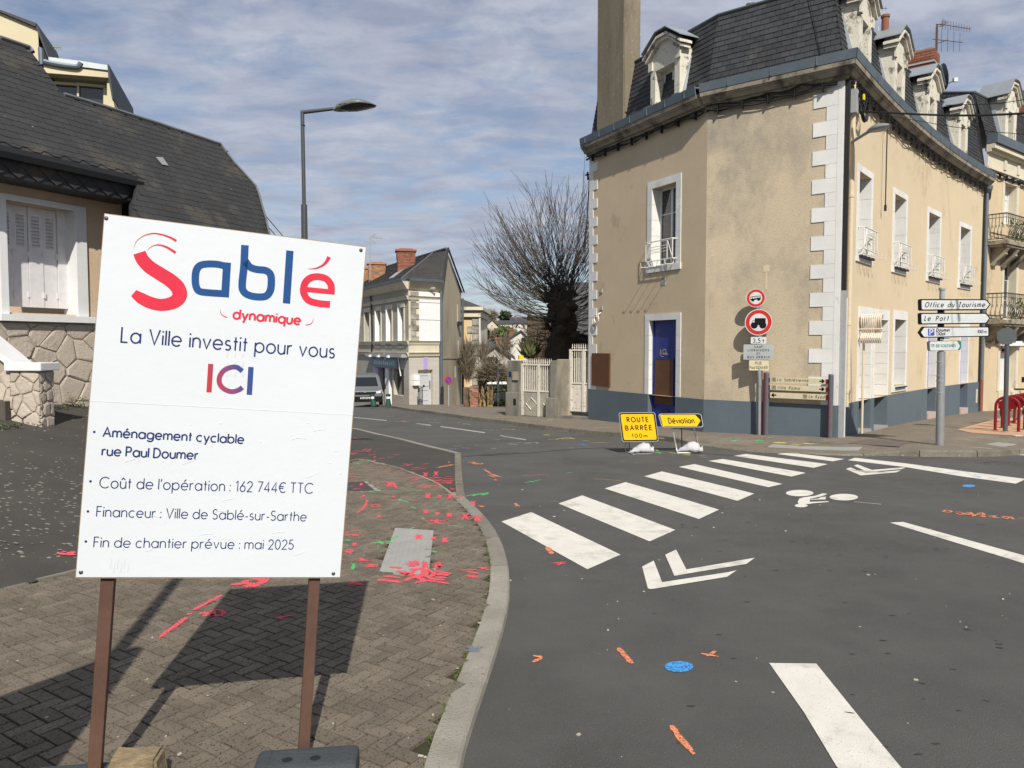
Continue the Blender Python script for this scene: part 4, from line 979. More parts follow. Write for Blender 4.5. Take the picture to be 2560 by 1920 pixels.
# ---- cornice and zinc gutter, mitred round the corners
corn = [(0,-.05),(0,.02),(.05,.035),(.05,.09),(.13,.11),(.13,.17),(.22,.21),(.27,.235),(.27,.26),(.33,.275),(.33,.30),(.46,.315),(.46,-.05)]
zc = ZG - .19
def mitre(a): return tan(a / 2)
mAB = mitre(thA - thB); mBC = mitre(pi / 2)
prof = [(zc + z * .70, n) for z, n in corn]
gut = [(ZG + .14,.02),(ZG + .14,.325),(ZG + .335,.35),(ZG + .335,.335),(ZG + .16,.31),(ZG + .16,.02)]
gut2 = [(ZG + .31,.325),(ZG + .31,.0),(ZG + .28,.0),(ZG + .28,.32)]
for nm, pf, m in (('cornice', prof, m_cor),('gutter', gut, m_zinc)):
    mb = MB(); A.ext(mb, pf, 0, LA + .06, m0=-mAB, m1=0)
    mb.build(nm, m, bld); mb = MB(); B.ext(mb, pf, 0, LB, m0=mBC, m1=mAB); mb.build(nm, m, bld)
    mb = MB(); C.ext(mb, pf, 0, LC + .02, m0=mBC, m1=0); mb.build(nm, m, bld)
mb = MB()
for F, L_, a, b, sg in ((A, LA, -mAB, 0,0),(B, LB, mBC, mAB, 0),(C, LC, mBC, 0,0)): F.ext(mb, gut2,0, L_, m0=a, m1=b)
mb.build('gutter_liner', m_zinc, bld)
mb = MB()
for F, L_, st in ((A, LA, .75),(B, LB, 1.0),(C, LC, 1.1)):
    t = .45
    while t < L_ - .1: mb = MB(); F.box(mb, t, t + .03, ZG + .147, ZG + .341,.31,.355); mb.build('gutter_joint', m_zinc, bld); t += st

# ---- steep slate slope, slate by slate
RS = .36
def roofpt(F, t, f, off=0.0): return F.W(t, ZG + .25 + (ZR - ZG - .25) * f, -RS * f + off + .0)
def slates(F, L_, m0, m1, rowh=.125, w=.215, own=300, seed=1, gaps=()):
    rr = random.Random(seed); H = ZR - ZG - .25; rows = int(H / rowh); q = []
    base = MB()
    k = 1 if F.k == 0 else 20
    for i in range(k):
        a, b = L_ * i / k, L_ * (i + 1) / k
        base.poly([roofpt(F, a + (0 if i else 0),0,-.02), roofpt(F, b, 0,-.02), roofpt(F, b - (m1 * RS if i == k - 1 else 0),1,-.02), roofpt(F, a + (m0 * RS if i == 0 else 0),1,-.02)])
    rf = base.build('roof', m_slate, bld)
    for r in range(rows):
        f0 = r / rows; f1 = min(1,(r + 1.25) / rows); t = -w * (.5 if r % 2 else 0)
        a0, a1 = m0 * RS * f0, L_ - m1 * RS * f0
        while t < L_:
            s0, s1 = max(t + .004, a0), min(t + w - .004, a1)
            if s1 - s0 > .03:
                zc_ = ZG + .25 + H * f0
                if not any(g[0] < (s0 + s1) / 2 < g[1] and g[2] < zc_ < g[3] for g in gaps): q.append((s0, s1, f0, f1))
            t += w
    rr.shuffle(q); st = MB()
    for i, (s0, s1, f0, f1) in enumerate(q):
        mb = MB() if i < own else st; j = rr.uniform(-.004,.004); o0 = .016 + rr.uniform(0,.005)
        mb.hexa([roofpt(F, s0, f0 + j * .6, o0 - .009), roofpt(F, s1, f0 + j * .6, o0 - .009), roofpt(F, s1, f1,-.018), roofpt(F, s0, f1,-.018), roofpt(F, s0, f0 + j * .6, o0), roofpt(F, s1, f0 + j * .6, o0), roofpt(F, s1, f1,.002), roofpt(F, s0, f1,.002)])
        if i < own: mb.build('slate', m_slate, rf)
    if st.v: st.build('slates_beyond', m_slate, rf, kind='stuff')
    return rf
rA = slates(A, LA, -tan((thA - thB) / 2) * -1 if False else tan((thA - thB) / 2),0, seed=1)
rB = slates(B, LB, 1.0, mAB, seed=2)
rC = slates(C, LC, 1.0,0, seed=3)
# low top roof (hardly seen) and its zinc edge
mb = MB()
top = [A.W(LA, ZR, -RS)] + [A.W(mAB * RS, ZR, -RS), B.W(1.0 * RS, ZR, -RS)] + [C.W(LC * i / 12 + (RS if i == 0 else 0), ZR, -RS) for i in range(13)]
ctr_ = Vector((9.5,24.5, ZR + 1.1))
for a, b in zip(top, top[1:]): mb.poly([a, b, ctr_])
mb.poly([top[-1], Vector((9,31, ZR)), ctr_]); mb.poly([Vector((9,31, ZR)), top[0], ctr_]); mb.build('upper_roof', m_slate, rB)
mb = MB()
mb.tube([p + Vector((0,0,.02)) for p in top], .045,6); mb.build('ridge_zinc', flat('dark_zinc', (.05,.055,.06),.5), rB)
# end wall of the mansard on the left
mb = MB(); e0 = A.W(LA, ZG, 0); mb.prism([A.W(LA, ZG, .0), A.W(LA, ZR, -RS), Vector((8.0,30, ZR)), Vector((8.0,30, ZG))], A.W(-.12,0,0) - A.W(0,0,0)); mb.build('roof_end', m_slate, bld)

# ---- dormers
def dormer(F, sc, w=1.18, ow=.62, z0=None, z1=None, pitchh=.38, dep=.95, lab=None):
    z0 = ZG + .32; z1 = z1 or ZR - .28; f = .14; s0, s1 = sc - w / 2, sc + w / 2; o0, o1 = sc - ow / 2, sc + ow / 2
    mb = MB(); jw = (w - ow) / 2
    F.box(mb, s0 + .06, o0, z0, z1 - .42,-dep, f); F.box(mb, o1, s1 - .06, z0, z1 - .42,-dep, f)
    F.box(mb, s0 + .06, s1 - .06, z1 - .42, z1 - .12,-dep, f); F.box(mb, o0, o1, z0, z0 + .05,-.1, f + .03)
    # gable in the pediment
    mb.prism([F.W(s0 + .05, z1 - .12, f), F.W(s1 - .05, z1 - .12, f), F.W(sc + .14, z1 + pitchh - .1, f), F.W(sc - .14, z1 + pitchh - .1, f)], F.W(sc, 0,-dep) - F.W(sc, 0, f))
    d = mb.build('dormer', m_dst, bld)
    # consoles
    for a, b in ((s0 - .02, s0 + .2),(s1 - .2, s1 + .02)):
        mb = MB(); F.box(mb, a + .03, b - .03, z1 - .38, z1 - .16, f, f + .045); mb.build('console', m_dst, d)
    # moulded raking cornice: two steps
    for k, (g, hh, nn) in enumerate(((.06,.08,.09),(.11,.06,.15))):
        mb = MB(); zb = z1 - .16 + k * .09
        pts = [(s0 - g, zb),(s0 - g, zb + hh),(sc - .2, zb + hh + pitchh),(sc + .2, zb + hh + pitchh),(s1 + g, zb + hh),(s1 + g, zb),(sc + .2, zb + pitchh),(sc - .2, zb + pitchh)]
        L1 = [pts[i] for i in (0,1,2,7)]; L2 = [pts[i] for i in (7,2,3,6)]; L3 = [pts[i] for i in (6,3,4,5)]
        for L_ in (L1, L2, L3): mb.prism([F.W(a, b, f + nn) for a, b in L_], F.W(sc, 0,-.1) - F.W(sc, 0, f + nn))
        mb.build('raking_cornice', m_dst, d)
    mb = MB(); zb = z1 + .09
    for a, b in (((s0 - .13, zb),(sc - .21, zb + pitchh)),((sc - .21, zb + pitchh),(sc + .21, zb + pitchh)),((sc + .21, zb + pitchh),(s1 + .13, zb))):
        mb.hexa([F.W(a[0], a[1], f + .18), F.W(b[0], b[1], f + .18), F.W(b[0], b[1], -dep), F.W(a[0], a[1], -dep), F.W(a[0], a[1] + .025, f + .18), F.W(b[0], b[1] + .025, f + .18), F.W(b[0], b[1] + .025,-dep), F.W(a[0], a[1] + .025,-dep)])
    mb.build('dormer_roof', m_zincp, d)
    for sg in (-1,1):      # zinc flashing strips and gutter returns
        a = s0 + .06 if sg < 0 else s1 - .06
        mb = MB(); mb.hexa([F.W(a + sg * .005, z0,.1), F.W(a + sg * .03, z0,.1), F.W(a + sg * .03, z0,-.02), F.W(a + sg * .005, z0,-.02), F.W(a + sg * .005, z1 - .3,-.2), F.W(a + sg * .03, z1 - .3,-.2), F.W(a + sg * .03, z1 - .3,-.34), F.W(a + sg * .005, z1 - .3,-.34)])
        mb.build('flashing', flat('pale_zinc', (.36,.40,.43),.5), d)
        mb = MB(); F.box(mb, a - .12, a + .12, ZG + .17, ZG + .40,.1,.29); mb.build('zinc_upstand', m_zinc, d)
    h = (o0, o1, z0 + .05, z1 - .42)
    o = casement(F, (o0 - .012, o1 + .012, z0 + .05, z1 - .42),.14, d, 2,3)
    for c in [c for c in bpy.data.objects if c.parent == o]: c.parent = d
    return d
zt = ZR - .30
sA = A.px(1664,170,.1)[0]
dormer(A, sA - .02,1.30,.78, z1=zt - .1)
for x, yy_ in ((2158,0),(2246,0),(2329,0),(2409,0)): dormer(C, C.px(x, 250,.12)[0], 1.22,.5, z1=zt)

# ---- big rendered chimney on the left end, small pots, brick stack
def quadpx(F, n, px): return [F.px(*p, n) for p in px]
mb = MB()
c0 = A.px(1499,250,-.05)[0]; c1 = A.px(1564,250,-.05)[0]; c2 = A.px(1600,250,-.05)[0]
A.box(mb, c1, c0, ZG + .3, ZR + 3.4,-.52,.03); ch = mb.build('chimney', m_concc, bld)
mb = MB(); A.box(mb, c1 - .02, c1 + .05, ZG + .3, ZR + 3.4,-.52,-.0); mb.build('chimney_flank', m_concc, ch)
mb = MB(); p = A.W(c2 - .2, ZR - .1,-.9); mb.lathe(p, [(.12,-.3),(.12,.12),(.17,.14),(.17,.2),(.0,.2)], 12); mb.build('flue_cap', m_greyp, bld)
# brick stack between the dormers of the long side
def brickstack(name, x, y, z0, w, d, h, rz, parent, m=None, course=.075, lab=None):
    m = m or m_brick; mb = MB(); R = Matrix.Rotation(rz, 3, 'Z'); rr = random.Random(int(abs(x * 10)))
    core = MB(); core.box((x, y, z0 + h / 2),(w - .03, d - .03, h), rz); o = core.build(name, mat_mortar, parent)
    n = int(h / course); st = MB()
    for i in range(n):
        z = z0 + (i + .5) * course; k = i % 2; g = .05 if i >= n - 4 else 0
        if n - 8 < i < n - 6 or i == n - 5: g = .03
        for L_, Dp, ax in ((w + g, d + g, 0),(d + g, w + g, 1)):
            nb = max(2, int(L_ / .22)); bw = L_ / nb
            for sgn in (-1,1):
                for j in range(nb + k):
                    a = -L_ / 2 + (j - .5 * k) * bw; b = min(a + bw, L_ / 2); a = max(a, -L_ / 2)
                    if b - a < .02: continue
                    cx = (a + b) / 2; off = sgn * (Dp / 2 - .03 + rr.uniform(0,.004))
                    v = Vector((cx, off, 0)) if ax == 0 else Vector((off, cx, 0)); v = R @ v
                    dims = (b - a - .01,.06, course - .012) if ax == 0 else (.06, b - a - .01, course - .012)
                    st.box((x + v.x, y + v.y, z), dims, rz)
    st.build('bricks', m, o, kind='stuff'); return o
mat_mortar = mat('mortar', (.30,.25,.20),(.22,.18,.14), scale=8, rough=1)
q = ray(2297,180); t = 24.2 / q.y; bx, by = q.x * t, q.y * t
zb_ = CZ + (866 - 285) / 1900 * by
bs = brickstack('brick_chimney', bx, by, ZR - .6,.95,.7, CZ + (866 - 140) / 1900 * (by - .3) - ZR + .6,-RD(40), bld)
mb = MB(); mb.box((bx, by, ZR + .75),(1.02,.77,.05),-RD(40)); mb.build('chimney_band', m_greyp, bs)
q = ray(2211,145); t = 20.0 / q.y; mb = MB(); mb.lathe((q.x * t, q.y * t, ZR), [(.09,-.1),(.09,.5),(.11,.5),(.11,.56),(.0,.56)], 12); mb.build('chimney_pot', m_brick, bld)
q = ray(1877,12); t = 19.0 / q.y; mb = MB(); mb.lathe((q.x * t, q.y * t, ZR - .1), [(.06,-.2),(.06,.22),(.12,.24),(.02,.3),(.06,.32),(.06,.48),(.12,.5),(.0,.56)], 10); mb.build('vent_cowl', m_guard, bld)

# ---- down pipes at the corner
def pipe(F, s, n, z0, z1, r, m, name='down_pipe', parent=None, sq=False):
    mb = MB()
    if sq: F.box(mb, s - r, s + r, z0, z1, n - r, n + r)
    else: mb.tube([F.W(s, z0, n), F.W(s, z1, n)], r, 12)
    return mb.build(name, m, parent or bld)
pb = pipe(C, .42,.1, ZP - .05, ZG - .1,.055, m_beigep)
for z in (ZG - 2.6, ZG - 5.4, ZP + .25): mb = MB(); mb.tube([C.W(.42, z, .1), C.W(.42, z + .08,.1)], .066,12); mb.build('pipe_collar', m_beigep, pb)
mb = MB(); C.box(mb, .03,.11, ZP + 2.5, ZG + .1,.035,.12); mb.build('cable_duct', m_black, bld)
pipe(C, .07,.075,-.2, ZP + 2.5,.05, m_greyp, 'cable_cover', sq=True); pipe(C, .21,.07,-.2, ZP + 2.35,.045, m_wst, 'cable_cover', sq=True)
pipe(C, LC - .08,.09,.6, ZG - .35,.06, m_zinc); pipe(C, LC - .08,.09,-.6,.6,.065, flat('rust_pipe', (.22,.08,.05),.7))
mb = MB(); mb.lathe(C.W(LC - .08, ZG - .35,.12), [(.06,0),(.14,.12),(.15,.22),(.15,.24)], 12); mb.build('hopper', m_zinc, bld)
mb = MB(); mb.tube([C.W(LC - .2, z, .02) for z in (-.4,2,4, ZG - .4)], .02,6); mb.build('wall_cable', m_black, bld)
# ---- cable runs under the cornice
def cablerun(F, s0, s1, z, n, parent=bld, k=3, amp=.03, seed=0, r=.014):
    rr = random.Random(seed); mb = MB()
    for i in range(k):
        p = []; N_ = max(6, int(abs(s1 - s0) / .35))
        for j in range(N_ + 1):
            s = s0 + (s1 - s0) * j / N_; p.append(F.W(s, z + (i - 1) * .035 + rr.gauss(0, amp), n + rr.uniform(-.015,.015)))
        mb.tube(smooth_path(p, 3), r * rr.uniform(.7,1.3),5)
    N_ = int(abs(s1 - s0) / .6)
    for j in range(N_):
        s = s0 + (s1 - s0) * (j + .5) / N_; F.box(mb, s - .012, s + .012, z - .11, z + .09, n - .05, n + .035)
    return mb.build('cable_run', m_black, parent)
cablerun(A, LA + .05,0, zc - .06,.1, seed=1, k=4, r=.018); cablerun(B, LB, .1, zc - .07,.1, seed=2, k=4, r=.018); cablerun(C, .1, LC - .1, zc - .05,.12, seed=3, k=5, r=.018)
rr = random.Random(9); mb = MB()
for i in range(9):     # tangle at the corner
    p = [C.W(.3 + rr.uniform(0,.9), zc - .05 - rr.uniform(0,.55),.14 + rr.uniform(0,.1)) for _ in range(5)]
    mb.tube(smooth_path(p, 4),.016,5)
for k in range(5): c = C.W(1.05, zc - .42,.16 + .012 * k); mb.tube([c + (C.W(.22 * cos(t),0,0) - C.W(0,0,0)) + Vector((0,0,.22 * sin(t))) for t in [2 * pi * j / 16 for j in range(17)]], .016,5)
mb.build('cable_tangle', m_black, bld)
mb = MB(); C.box(mb, .26,.44, zc - .62, zc - .12,.05,.2); mb.build('junction_box', m_greyp, bld)
mb = MB(); C.box(mb, .62,.7, zc - .28, zc - .16,.24,.27); mb.build('yellow_tag', flat('yellow_tag', (.75,.65,.02)), bld)
pd = C.px(2214,400,.1)[0]; mb = MB(); mb.tube([C.W(pd, zc - .05,.12), C.W(pd, C.px(2212,520)[1], .12)], .014,6); mb.tube([C.W(pd, C.px(2212,520)[1], .12), C.W(pd, C.px(2212,535)[1], .12)], .03,6); mb.build('hanging_cable', m_black, bld)
# cream curled window grille folded out at the first doorway
mb = MB(); hz0 = C.px(2190,868)[1]; hz1 = C.px(2190,800)[1]; g0 = C.px(2141,830,.3)[0]
for i in range(10):
    n = .08 + i * .046; s = g1[0] - .1
    pts = [C.W(s + .02, hz0 + .10, n), C.W(s - .06, hz0 + .22, n), C.W(s + .06,(hz0 + hz1) / 2, n), C.W(s - .04, hz1 - .1, n), C.W(s - .02, hz1 + .04, n), C.W(s + .14, hz1 + .08, n), C.W(s + .2, hz1 - .02, n)]
    mb.tube(smooth_path(pts, 4),.017,6)
for z in ((hz0 + hz1) / 2 + .08,(hz0 + hz1) / 2 - .14): mb.tube([C.W(g1[0] - .1, z, .02), C.W(g1[0] - .1, z, .54)], .014,6)
mb.build('curled_grille', flat('cream_iron', (.72,.62,.52),.5), bld)
pipe(C, g1[0] + .04,.1,-.3, hz0 + .1,.028, m_beigep, 'thin_pipe')
# ---- street lamp on the building
wl = thing('wall_street_lamp', 'small grey street lamp head on the corner of the cream building', 'street lamp', tuple(C.W(.5,6.6,.3)))
mb = MB(); a = C.W(.35, CZ + C.px(2138,335,.2)[1] - CZ, .1); p1 = C.W(.35, C.px(2138,337,.3)[1], .1); tip = None
r1 = ray(2170,330); k = 16.3 / r1.y; e1 = Vector((r1.x * k, 16.3, CZ + r1.z * k)); r2 = ray(2228,312); k = 15.75 / r2.y; e2 = Vector((r2.x * k, 15.75, CZ + r2.z * k))
mb.tube([p1, e1], .035,8); mb.build('arm', m_greyp, wl)
mb = MB(); d = (e2 - e1).normalized(); L_ = (e2 - e1).length; sd = Vector((-d.y, d.x, 0)).normalized(); up = sd.cross(d) * -1
if up.z < 0: up = -up
rings = []; vs = []
for f, w_, h_ in ((0,.05,.05),(.15,.09,.08),(.4,.15,.11),(.7,.13,.08),(.92,.05,.04),(1,.01,.01)):
    for kx in range(12): t = 2 * pi * kx / 12; vs.append(e1 + d * L_ * f + sd * w_ * cos(t) + up * h_ * max(-.35, sin(t)))
fs = [(i * 12 + j, i * 12 + (j + 1) % 12,(i + 1) * 12 + (j + 1) % 12,(i + 1) * 12 + j) for i in range(5) for j in range(12)] + [tuple(range(12))]
mb.add(vs, fs); mb.build('lamp_head', flat('lamp_grey', (.25,.26,.26),.45), wl, smooth=True)
# == the site board in front
m_board = mat('board_white', (.565,.60,.635),(.545,.58,.615), scale=1.5, rough=.55, spec=.2, bump=.35, bscale=14, c4=(.52,.55,.58), s4=5, t4=.66, w4=.08)
m_ply = mat('plywood_edge', (.34,.25,.16),(.24,.17,.11), scale=12, rough=.9)
m_navy = flat('navy_print', (.018,.035,.135),.7, spec=.1); m_logob = flat('logo_blue', (.02,.075,.225),.7, spec=.1); m_logor = flat('logo_red', (.60,.035,.065),.7, spec=.1)
m_post = mat('brown_timber', (.115,.062,.042),(.085,.045,.032), scale=4, rough=.75, bump=1.2, bscale=40, bstretch=(6,6,.6))
m_rub = mat('black_rubber', (.035,.042,.047),(.05,.058,.062), scale=5, rough=.8, bump=2, bscale=60, c3=(.25,.24,.22), s3=90, t3=.72, w3=.03)
DB = 2.90
rw = Vector((3.206,1.0,-.254)).normalized()       # camera space (right, forward, up)
uw = Vector((.076,0.0,1.0)).normalized()
def cam2w(v): return Vector((v.x, v.y * cos(PITCH) + v.z * sin(PITCH), v.z * cos(PITCH) - v.y * sin(PITCH)))
rw = cam2w(rw); uw = cam2w(uw); uw = (uw - rw * uw.dot(rw)).normalized()
bl = ray(190,1443) * DB
bp = PL((bl.x, bl.y, bl.z + CZ), rw, uw)
TLc, TRc, BRc = bp.px(262,535), bp.px(912,618), bp.px(852,1443)
BWd = (TRc[0] + BRc[0]) / 2; BHt = (TLc[1] + TRc[1]) / 2
sb = thing('site_board', 'white works notice board on two brown posts announcing the cycle path scheme', 'notice board', tuple(bp.P(BWd / 2,-.6,-.05)))
mb = MB(); mb.prism([bp.P(-.003,-.005,-.018), bp.P(BWd + .003,-.005,-.018), bp.P(BWd + .003, BHt + .003,-.018), bp.P(-.003, BHt + .003,-.018)], bp.n * .015); pan = mb.build('backing_board', m_ply, sb)
mb = MB(); mb.prism([bp.P(0,0,-.003), bp.P(BWd, 0,-.003), bp.P(BWd, BHt, -.003), bp.P(0, BHt, -.003)], bp.n * .003); pan = mb.build('panel', m_board, sb)
def bq(r, *p): return [bp.px(*q) for q in Q(r, *p)]
def bstroke(mb, r, pts, w, c=.0008, sm=5):
    s = RG[r][2]; P = [bp.px(*q) for q in Q(r, *pts)]
    k = DB / FPX * s * 1.04
    n = len(P); P2 = smooth_path(P, sm) if sm else [Vector(p) for p in P]
    if isinstance(w, (list, tuple)):
        ws = []
        for i in range(len(P2)):
            f = i / (len(P2) - 1) * (len(w) - 1); j = min(int(f), len(w) - 2); ws.append((w[j] + (w[j + 1] - w[j]) * (f - j)) * k)
    else: ws = w * k
    for q in stroke2(P2, ws): mb.poly([bp.P(a.x, a.y, c) for a in q])
# logo
mb = MB()
bstroke(mb, 'A2', (803,349,822,390,862,432,920,470,980,508,1022,548,1036,590,1020,622,980,643,925,650,868,638,812,611,770,582),(66,70,74,76,78,80,78,74,70,68,68,64,44)); mb.build('logo_s', m_logor, pan); mb = MB()
bstroke(mb, 'A2', (770,322,790,280,830,252,880,239,930,245,980,262,1016,282),(1,3,5,7,9,11,14)); mb.build('logo_swoosh', m_logor, pan); mb = MB(); bstroke(mb, 'A2', (848,336,878,312,915,305,960,318,1012,350),(1,4,8,12,15)); mb.build('logo_swoosh', m_logor, pan); mb = MB()
bstroke(mb, 'A2', (1901,648,1830,641,1775,622,1749,578,1757,525,1790,494,1835,488,1880,501,1906,535,1909,573),41,.0008); bstroke(mb, 'A2', (1752,560,1928,577),30,.0011,0)
bstroke(mb, 'A2', (1775,443,1815,441,1855,425,1880,402,1896,374),(2,8,13,18,24))
mb.build('logo_e', m_logor, pan)
mb = MB()
bstroke(mb, 'A2', (1302,428,1250,416,1190,415,1150,425,1130,455,1125,505,1131,548,1150,572,1200,580,1292,586),40,.0008); bstroke(mb, 'A2', (1308,406,1296,606),43,.0011,0); mb.build('logo_a', m_logob, pan); mb = MB()
bstroke(mb, 'A2', (1411,306,1405,430,1395,530,1402,570,1430,593,1480,604,1530,600,1556,570,1563,520,1558,475,1530,452,1480,446,1440,432,1413,398),42,.0008); mb.build('logo_b', m_logob, pan); mb = MB(); bstroke(mb, 'A2', (1670,338,1650,642),42,.0008,0)
mb.build('logo_l', m_logob, pan)
mb = MB()
def btxt(mb, r, s, x0, y0, x1, y1, caph, wt, **k):
    a, b = bq(r, x0, y0, x1, y1); text(mb, bp, s, a, b, caph * RG[r][2] * DB / FPX * 1.04, wt, .0009, **k)
btxt(mb, 'A2', 'dynamique', 1343,729,1728,764,56,.21, track=.24, shear=.03)
bstroke(mb, 'A2', (1268,672,1272,698,1288,715,1310,722),(1,4,5,6)); bstroke(mb, 'A2', (1806,726,1800,748,1785,762,1762,766),(1,4,5,6))
mb.build('strapline', m_logor, pan)
for nm, r, s, x0, y0, x1, y1, ch, wt in (('headline', 'A2', 'La Ville investit pour vous', 698,864,1924,956,84,.105),
    ('text_line', 'A2', 'Aménagement cyclable', 594,1409,1402,1449,52,.16),('text_line', 'A2', 'rue Paul Doumer', 588,1516,1138,1540,52,.16),
    ('text_line', 'A8', "Coût de l'opération : 162 744€ TTC", 430,68,1350,92,45,.095),('text_line', 'A8', 'Financeur : Ville de Sablé-sur-Sarthe', 417,192,1322,212,42,.098),('text_line', 'A8', 'Fin de chantier prévue : mai 2025', 405,324,1266,334,42,.098)):
    mb = MB(); btxt(mb, r, s, x0, y0, x1, y1, ch, wt, space=.42 if nm == 'headline' else .36); mb.build(nm, m_navy, pan)
mb = MB()
for r, x, y in (('A2', 543,1382),('A8', 391,40),('A8', 380,170),('A8', 371,300)):
    c = bq(r, x, y)[0]; sheet(mb, bp, disc(c[0], c[1], .0048,12),.0009)
mb.build('bullet_points', m_navy, pan)
# ICI in a red to blue gradient
mg = bpy.data.materials.new('gradient_print'); mg.use_nodes = True; nt = mg.node_tree; at = nt.nodes.new('ShaderNodeVertexColor'); at.layer_name = 'Col'
nt.links.new(at.outputs[0], nt.nodes['Principled BSDF'].inputs['Base Color']); nt.nodes['Principled BSDF'].inputs['Roughness'].default_value = .45
mb = MB(); bstroke(mb, 'A2', (1214,990,1204,1154),28,.0009,0); bstroke(mb, 'A2', (1396,1032,1365,1010,1330,1010,1290,1028,1265,1065,1266,1105,1292,1135,1335,1150,1375,1140,1396,1125),28,.0009); bstroke(mb, 'A2', (1446,1008,1436,1168),30,.0009,0)
o = mb.build('ici_lettering', mg, pan); a0 = bq('A2', 1195,1150)[0]; a1 = bq('A2', 1455,1000)[0]; ca_ = o.data.color_attributes.new('Col', 'FLOAT_COLOR', 'POINT')
for i, v in enumerate(o.data.vertices):
    d = v.co - bp.o; a = d.dot(bp.r); b = d.dot(bp.u); f = ((a - a0[0]) / (a1[0] - a0[0])) * .75 + ((b - a0[1]) / (a1[1] - a0[1])) * .25; f = min(1, max(0,(f - .12) / .62))
    c0_, c1_ = (.42,.02,.03),(.015,.05,.20); ca_.data[i].color = tuple(c0_[k] * (1 - f) + c1_[k] * f for k in range(3)) + (1,)
# foil seam, screws, blisters
mb = MB(); a, b = bq('A2', 515,1203,2035,1285); mb.tube([bp.P(a[0], a[1], .0002), bp.P(b[0], b[1], .0002)], .0011,4); mb.build('foil_seam', m_board, pan)
for r, x, y in (('A2', 612,151),('A2', 2079,335),('C1', 350,124),('C1', 1901,132)):
    c = bq(r, x, y)[0]; mb = MB(); mb.lathe(bp.P(c[0], c[1], -.002), [(.0075,0),(.0075,.004),(.004,.006),(.0,.0065)], 12, bp.n); mb.build('screw', flat('screw_steel', (.12,.12,.12),.35, metal=.6), sb)
rr = random.Random(4); mb = MB()
for x, y in ((1775,1330),(1935,1490),(1900,1560),(1680,1400),(1100,1340),(1500,1440),(1270,1330),(1960,1620)):
    c = bq('A2', x, y)[0]; s = rr.uniform(.004,.008); mb.lathe(bp.P(c[0], c[1], -.001), [(s, 0),(s * .8,.0012),(s * .4,.0019),(.0,.0021)], 10, bp.n)
for i in range(14):
    x = rr.uniform(.1, BWd - .1); y = rr.uniform(.03, BHt * .5); mb.tube(smooth_path([bp.P(x, y, 0), bp.P(x + .02, y + .008,.0008), bp.P(x + rr.uniform(.03,.06), y + rr.uniform(0,.03),0)], 3),.0011,4)
mb.build('foil_blisters', m_board, pan, smooth=True)
mb = MB()
for i in range(9): x, y = bq('A2', 1310 + (i % 3) * 45,940 + (i // 3) * 55)[0]; sheet(mb, bp, [(x - .004, y - .009),(x + .001, y - .010),(x + .004, y + .008),(x - .001, y + .009)], .0006 + i * .00001)
for i in range(6): x, y = bq('A8', 480 + i * 15,395 + (i % 2) * 18)[0]; sheet(mb, bp, [(x - .003, y - .02),(x, y - .021),(x + .001, y + .018),(x - .001, y + .017)], .0006)
mb.build('old_glue_marks', flat('glue_grey', (.55,.57,.59),.6), pan)
# posts
def bpost(xt, xb, ybot, w):
    a = bp.px(xt, 1455); b = bp.px(xb, 1920); dn = Vector((b[0] - a[0], b[1] - a[1])).normalized()
    t0 = Vector(a) - dn * .9; P_t = bp.P(t0.x, t0.y, -.022 - w / 2); dirw = (bp.r * dn.x + bp.u * dn.y).normalized()
    L_ = (P_t.z - .06) / -dirw.z; mb = MB(); sx = bp.r * (w / 2); sy = bp.n * (w / 2); e = P_t + dirw * L_
    sx = (sx - dirw * sx.dot(dirw))
    for p in (0,): mb.hexa([e - sx + sy, e + sx + sy, e + sx - sy, e - sx - sy, P_t - sx + sy, P_t + sx + sy, P_t + sx - sy, P_t - sx - sy])
    return mb.build('post', m_post, sb, bevel=.003), e
p1, e1_ = bpost(265,232,1920,.048); p2, e2_ = bpost(787,758,1920,.046)
# rubber feet with sockets, and the stone that weighs one down
def foot(c, rz, lab, L_=.40, Wd=.20, H=.10):
    t = thing('rubber_base', lab, 'sign base', c); R = Matrix.Rotation(rz, 3, 'Z'); mb = MB()
    prof = [(-Wd / 2,0),(-Wd / 2, H * .55),(-Wd / 2 + .025, H * .95),(-Wd / 2 + .05, H),(Wd / 2 - .05, H),(Wd / 2 - .025, H * .95),(Wd / 2, H * .55),(Wd / 2,0)]
    rings = []
    for x, k in ((-L_ / 2,.9),(-L_ / 2 + .015,1),(L_ / 2 - .015,1),(L_ / 2,.9)): rings.append([Vector(c) + R @ Vector((x, y * (1 if k == 1 else .97), z * k)) for y, z in prof])
    vs = [v for r in rings for v in r]; n = len(prof); fs = [(i * n + j, i * n + (j + 1) % n, (i + 1) * n + (j + 1) % n, (i + 1) * n + j) for i in range(3) for j in range(n)] + [tuple(range(n))[::-1], tuple(range(3 * n, 4 * n))]
    mb.add(vs, fs); mb.build('block', m_rub, t, bevel=.004)
    for x in (-.075,.035):
        q = Vector(c) + R @ Vector((x, -.02, H)); mb = MB(); mb.lathe(q, [(.027,-.004),(.027,.0012),(.022,.0016),(.021,-.0035),(.0,-.0036)], 16, cap=False); mb.build('socket_rim', m_rub, t)
        mb = MB(); mb.lathe(q, [(.021,.0),(.0,.0004)], 16, cap=False); mb.build('socket_hole', m_black, t)
    for x in (-L_ / 2 + .04, L_ / 2 - .05): q = Vector(c) + R @ Vector((x, 0, H + .001)); mb = MB(); mb.box(q, (.03,.1,.004), rz); mb.build('grip_rib', m_rub, t)
    return t
qf = gp(757,1912, gb, .14)
foot((qf.x + .005, qf.y + .045,.051), RD(7), 'black rubber base block with round sockets under the right board post')
qf = gp(190,1925, gb, .14)
foot((qf.x + .03, qf.y - .02,.051), RD(8), 'dark rubber base block under the left board post, half behind the stone', H=.09)
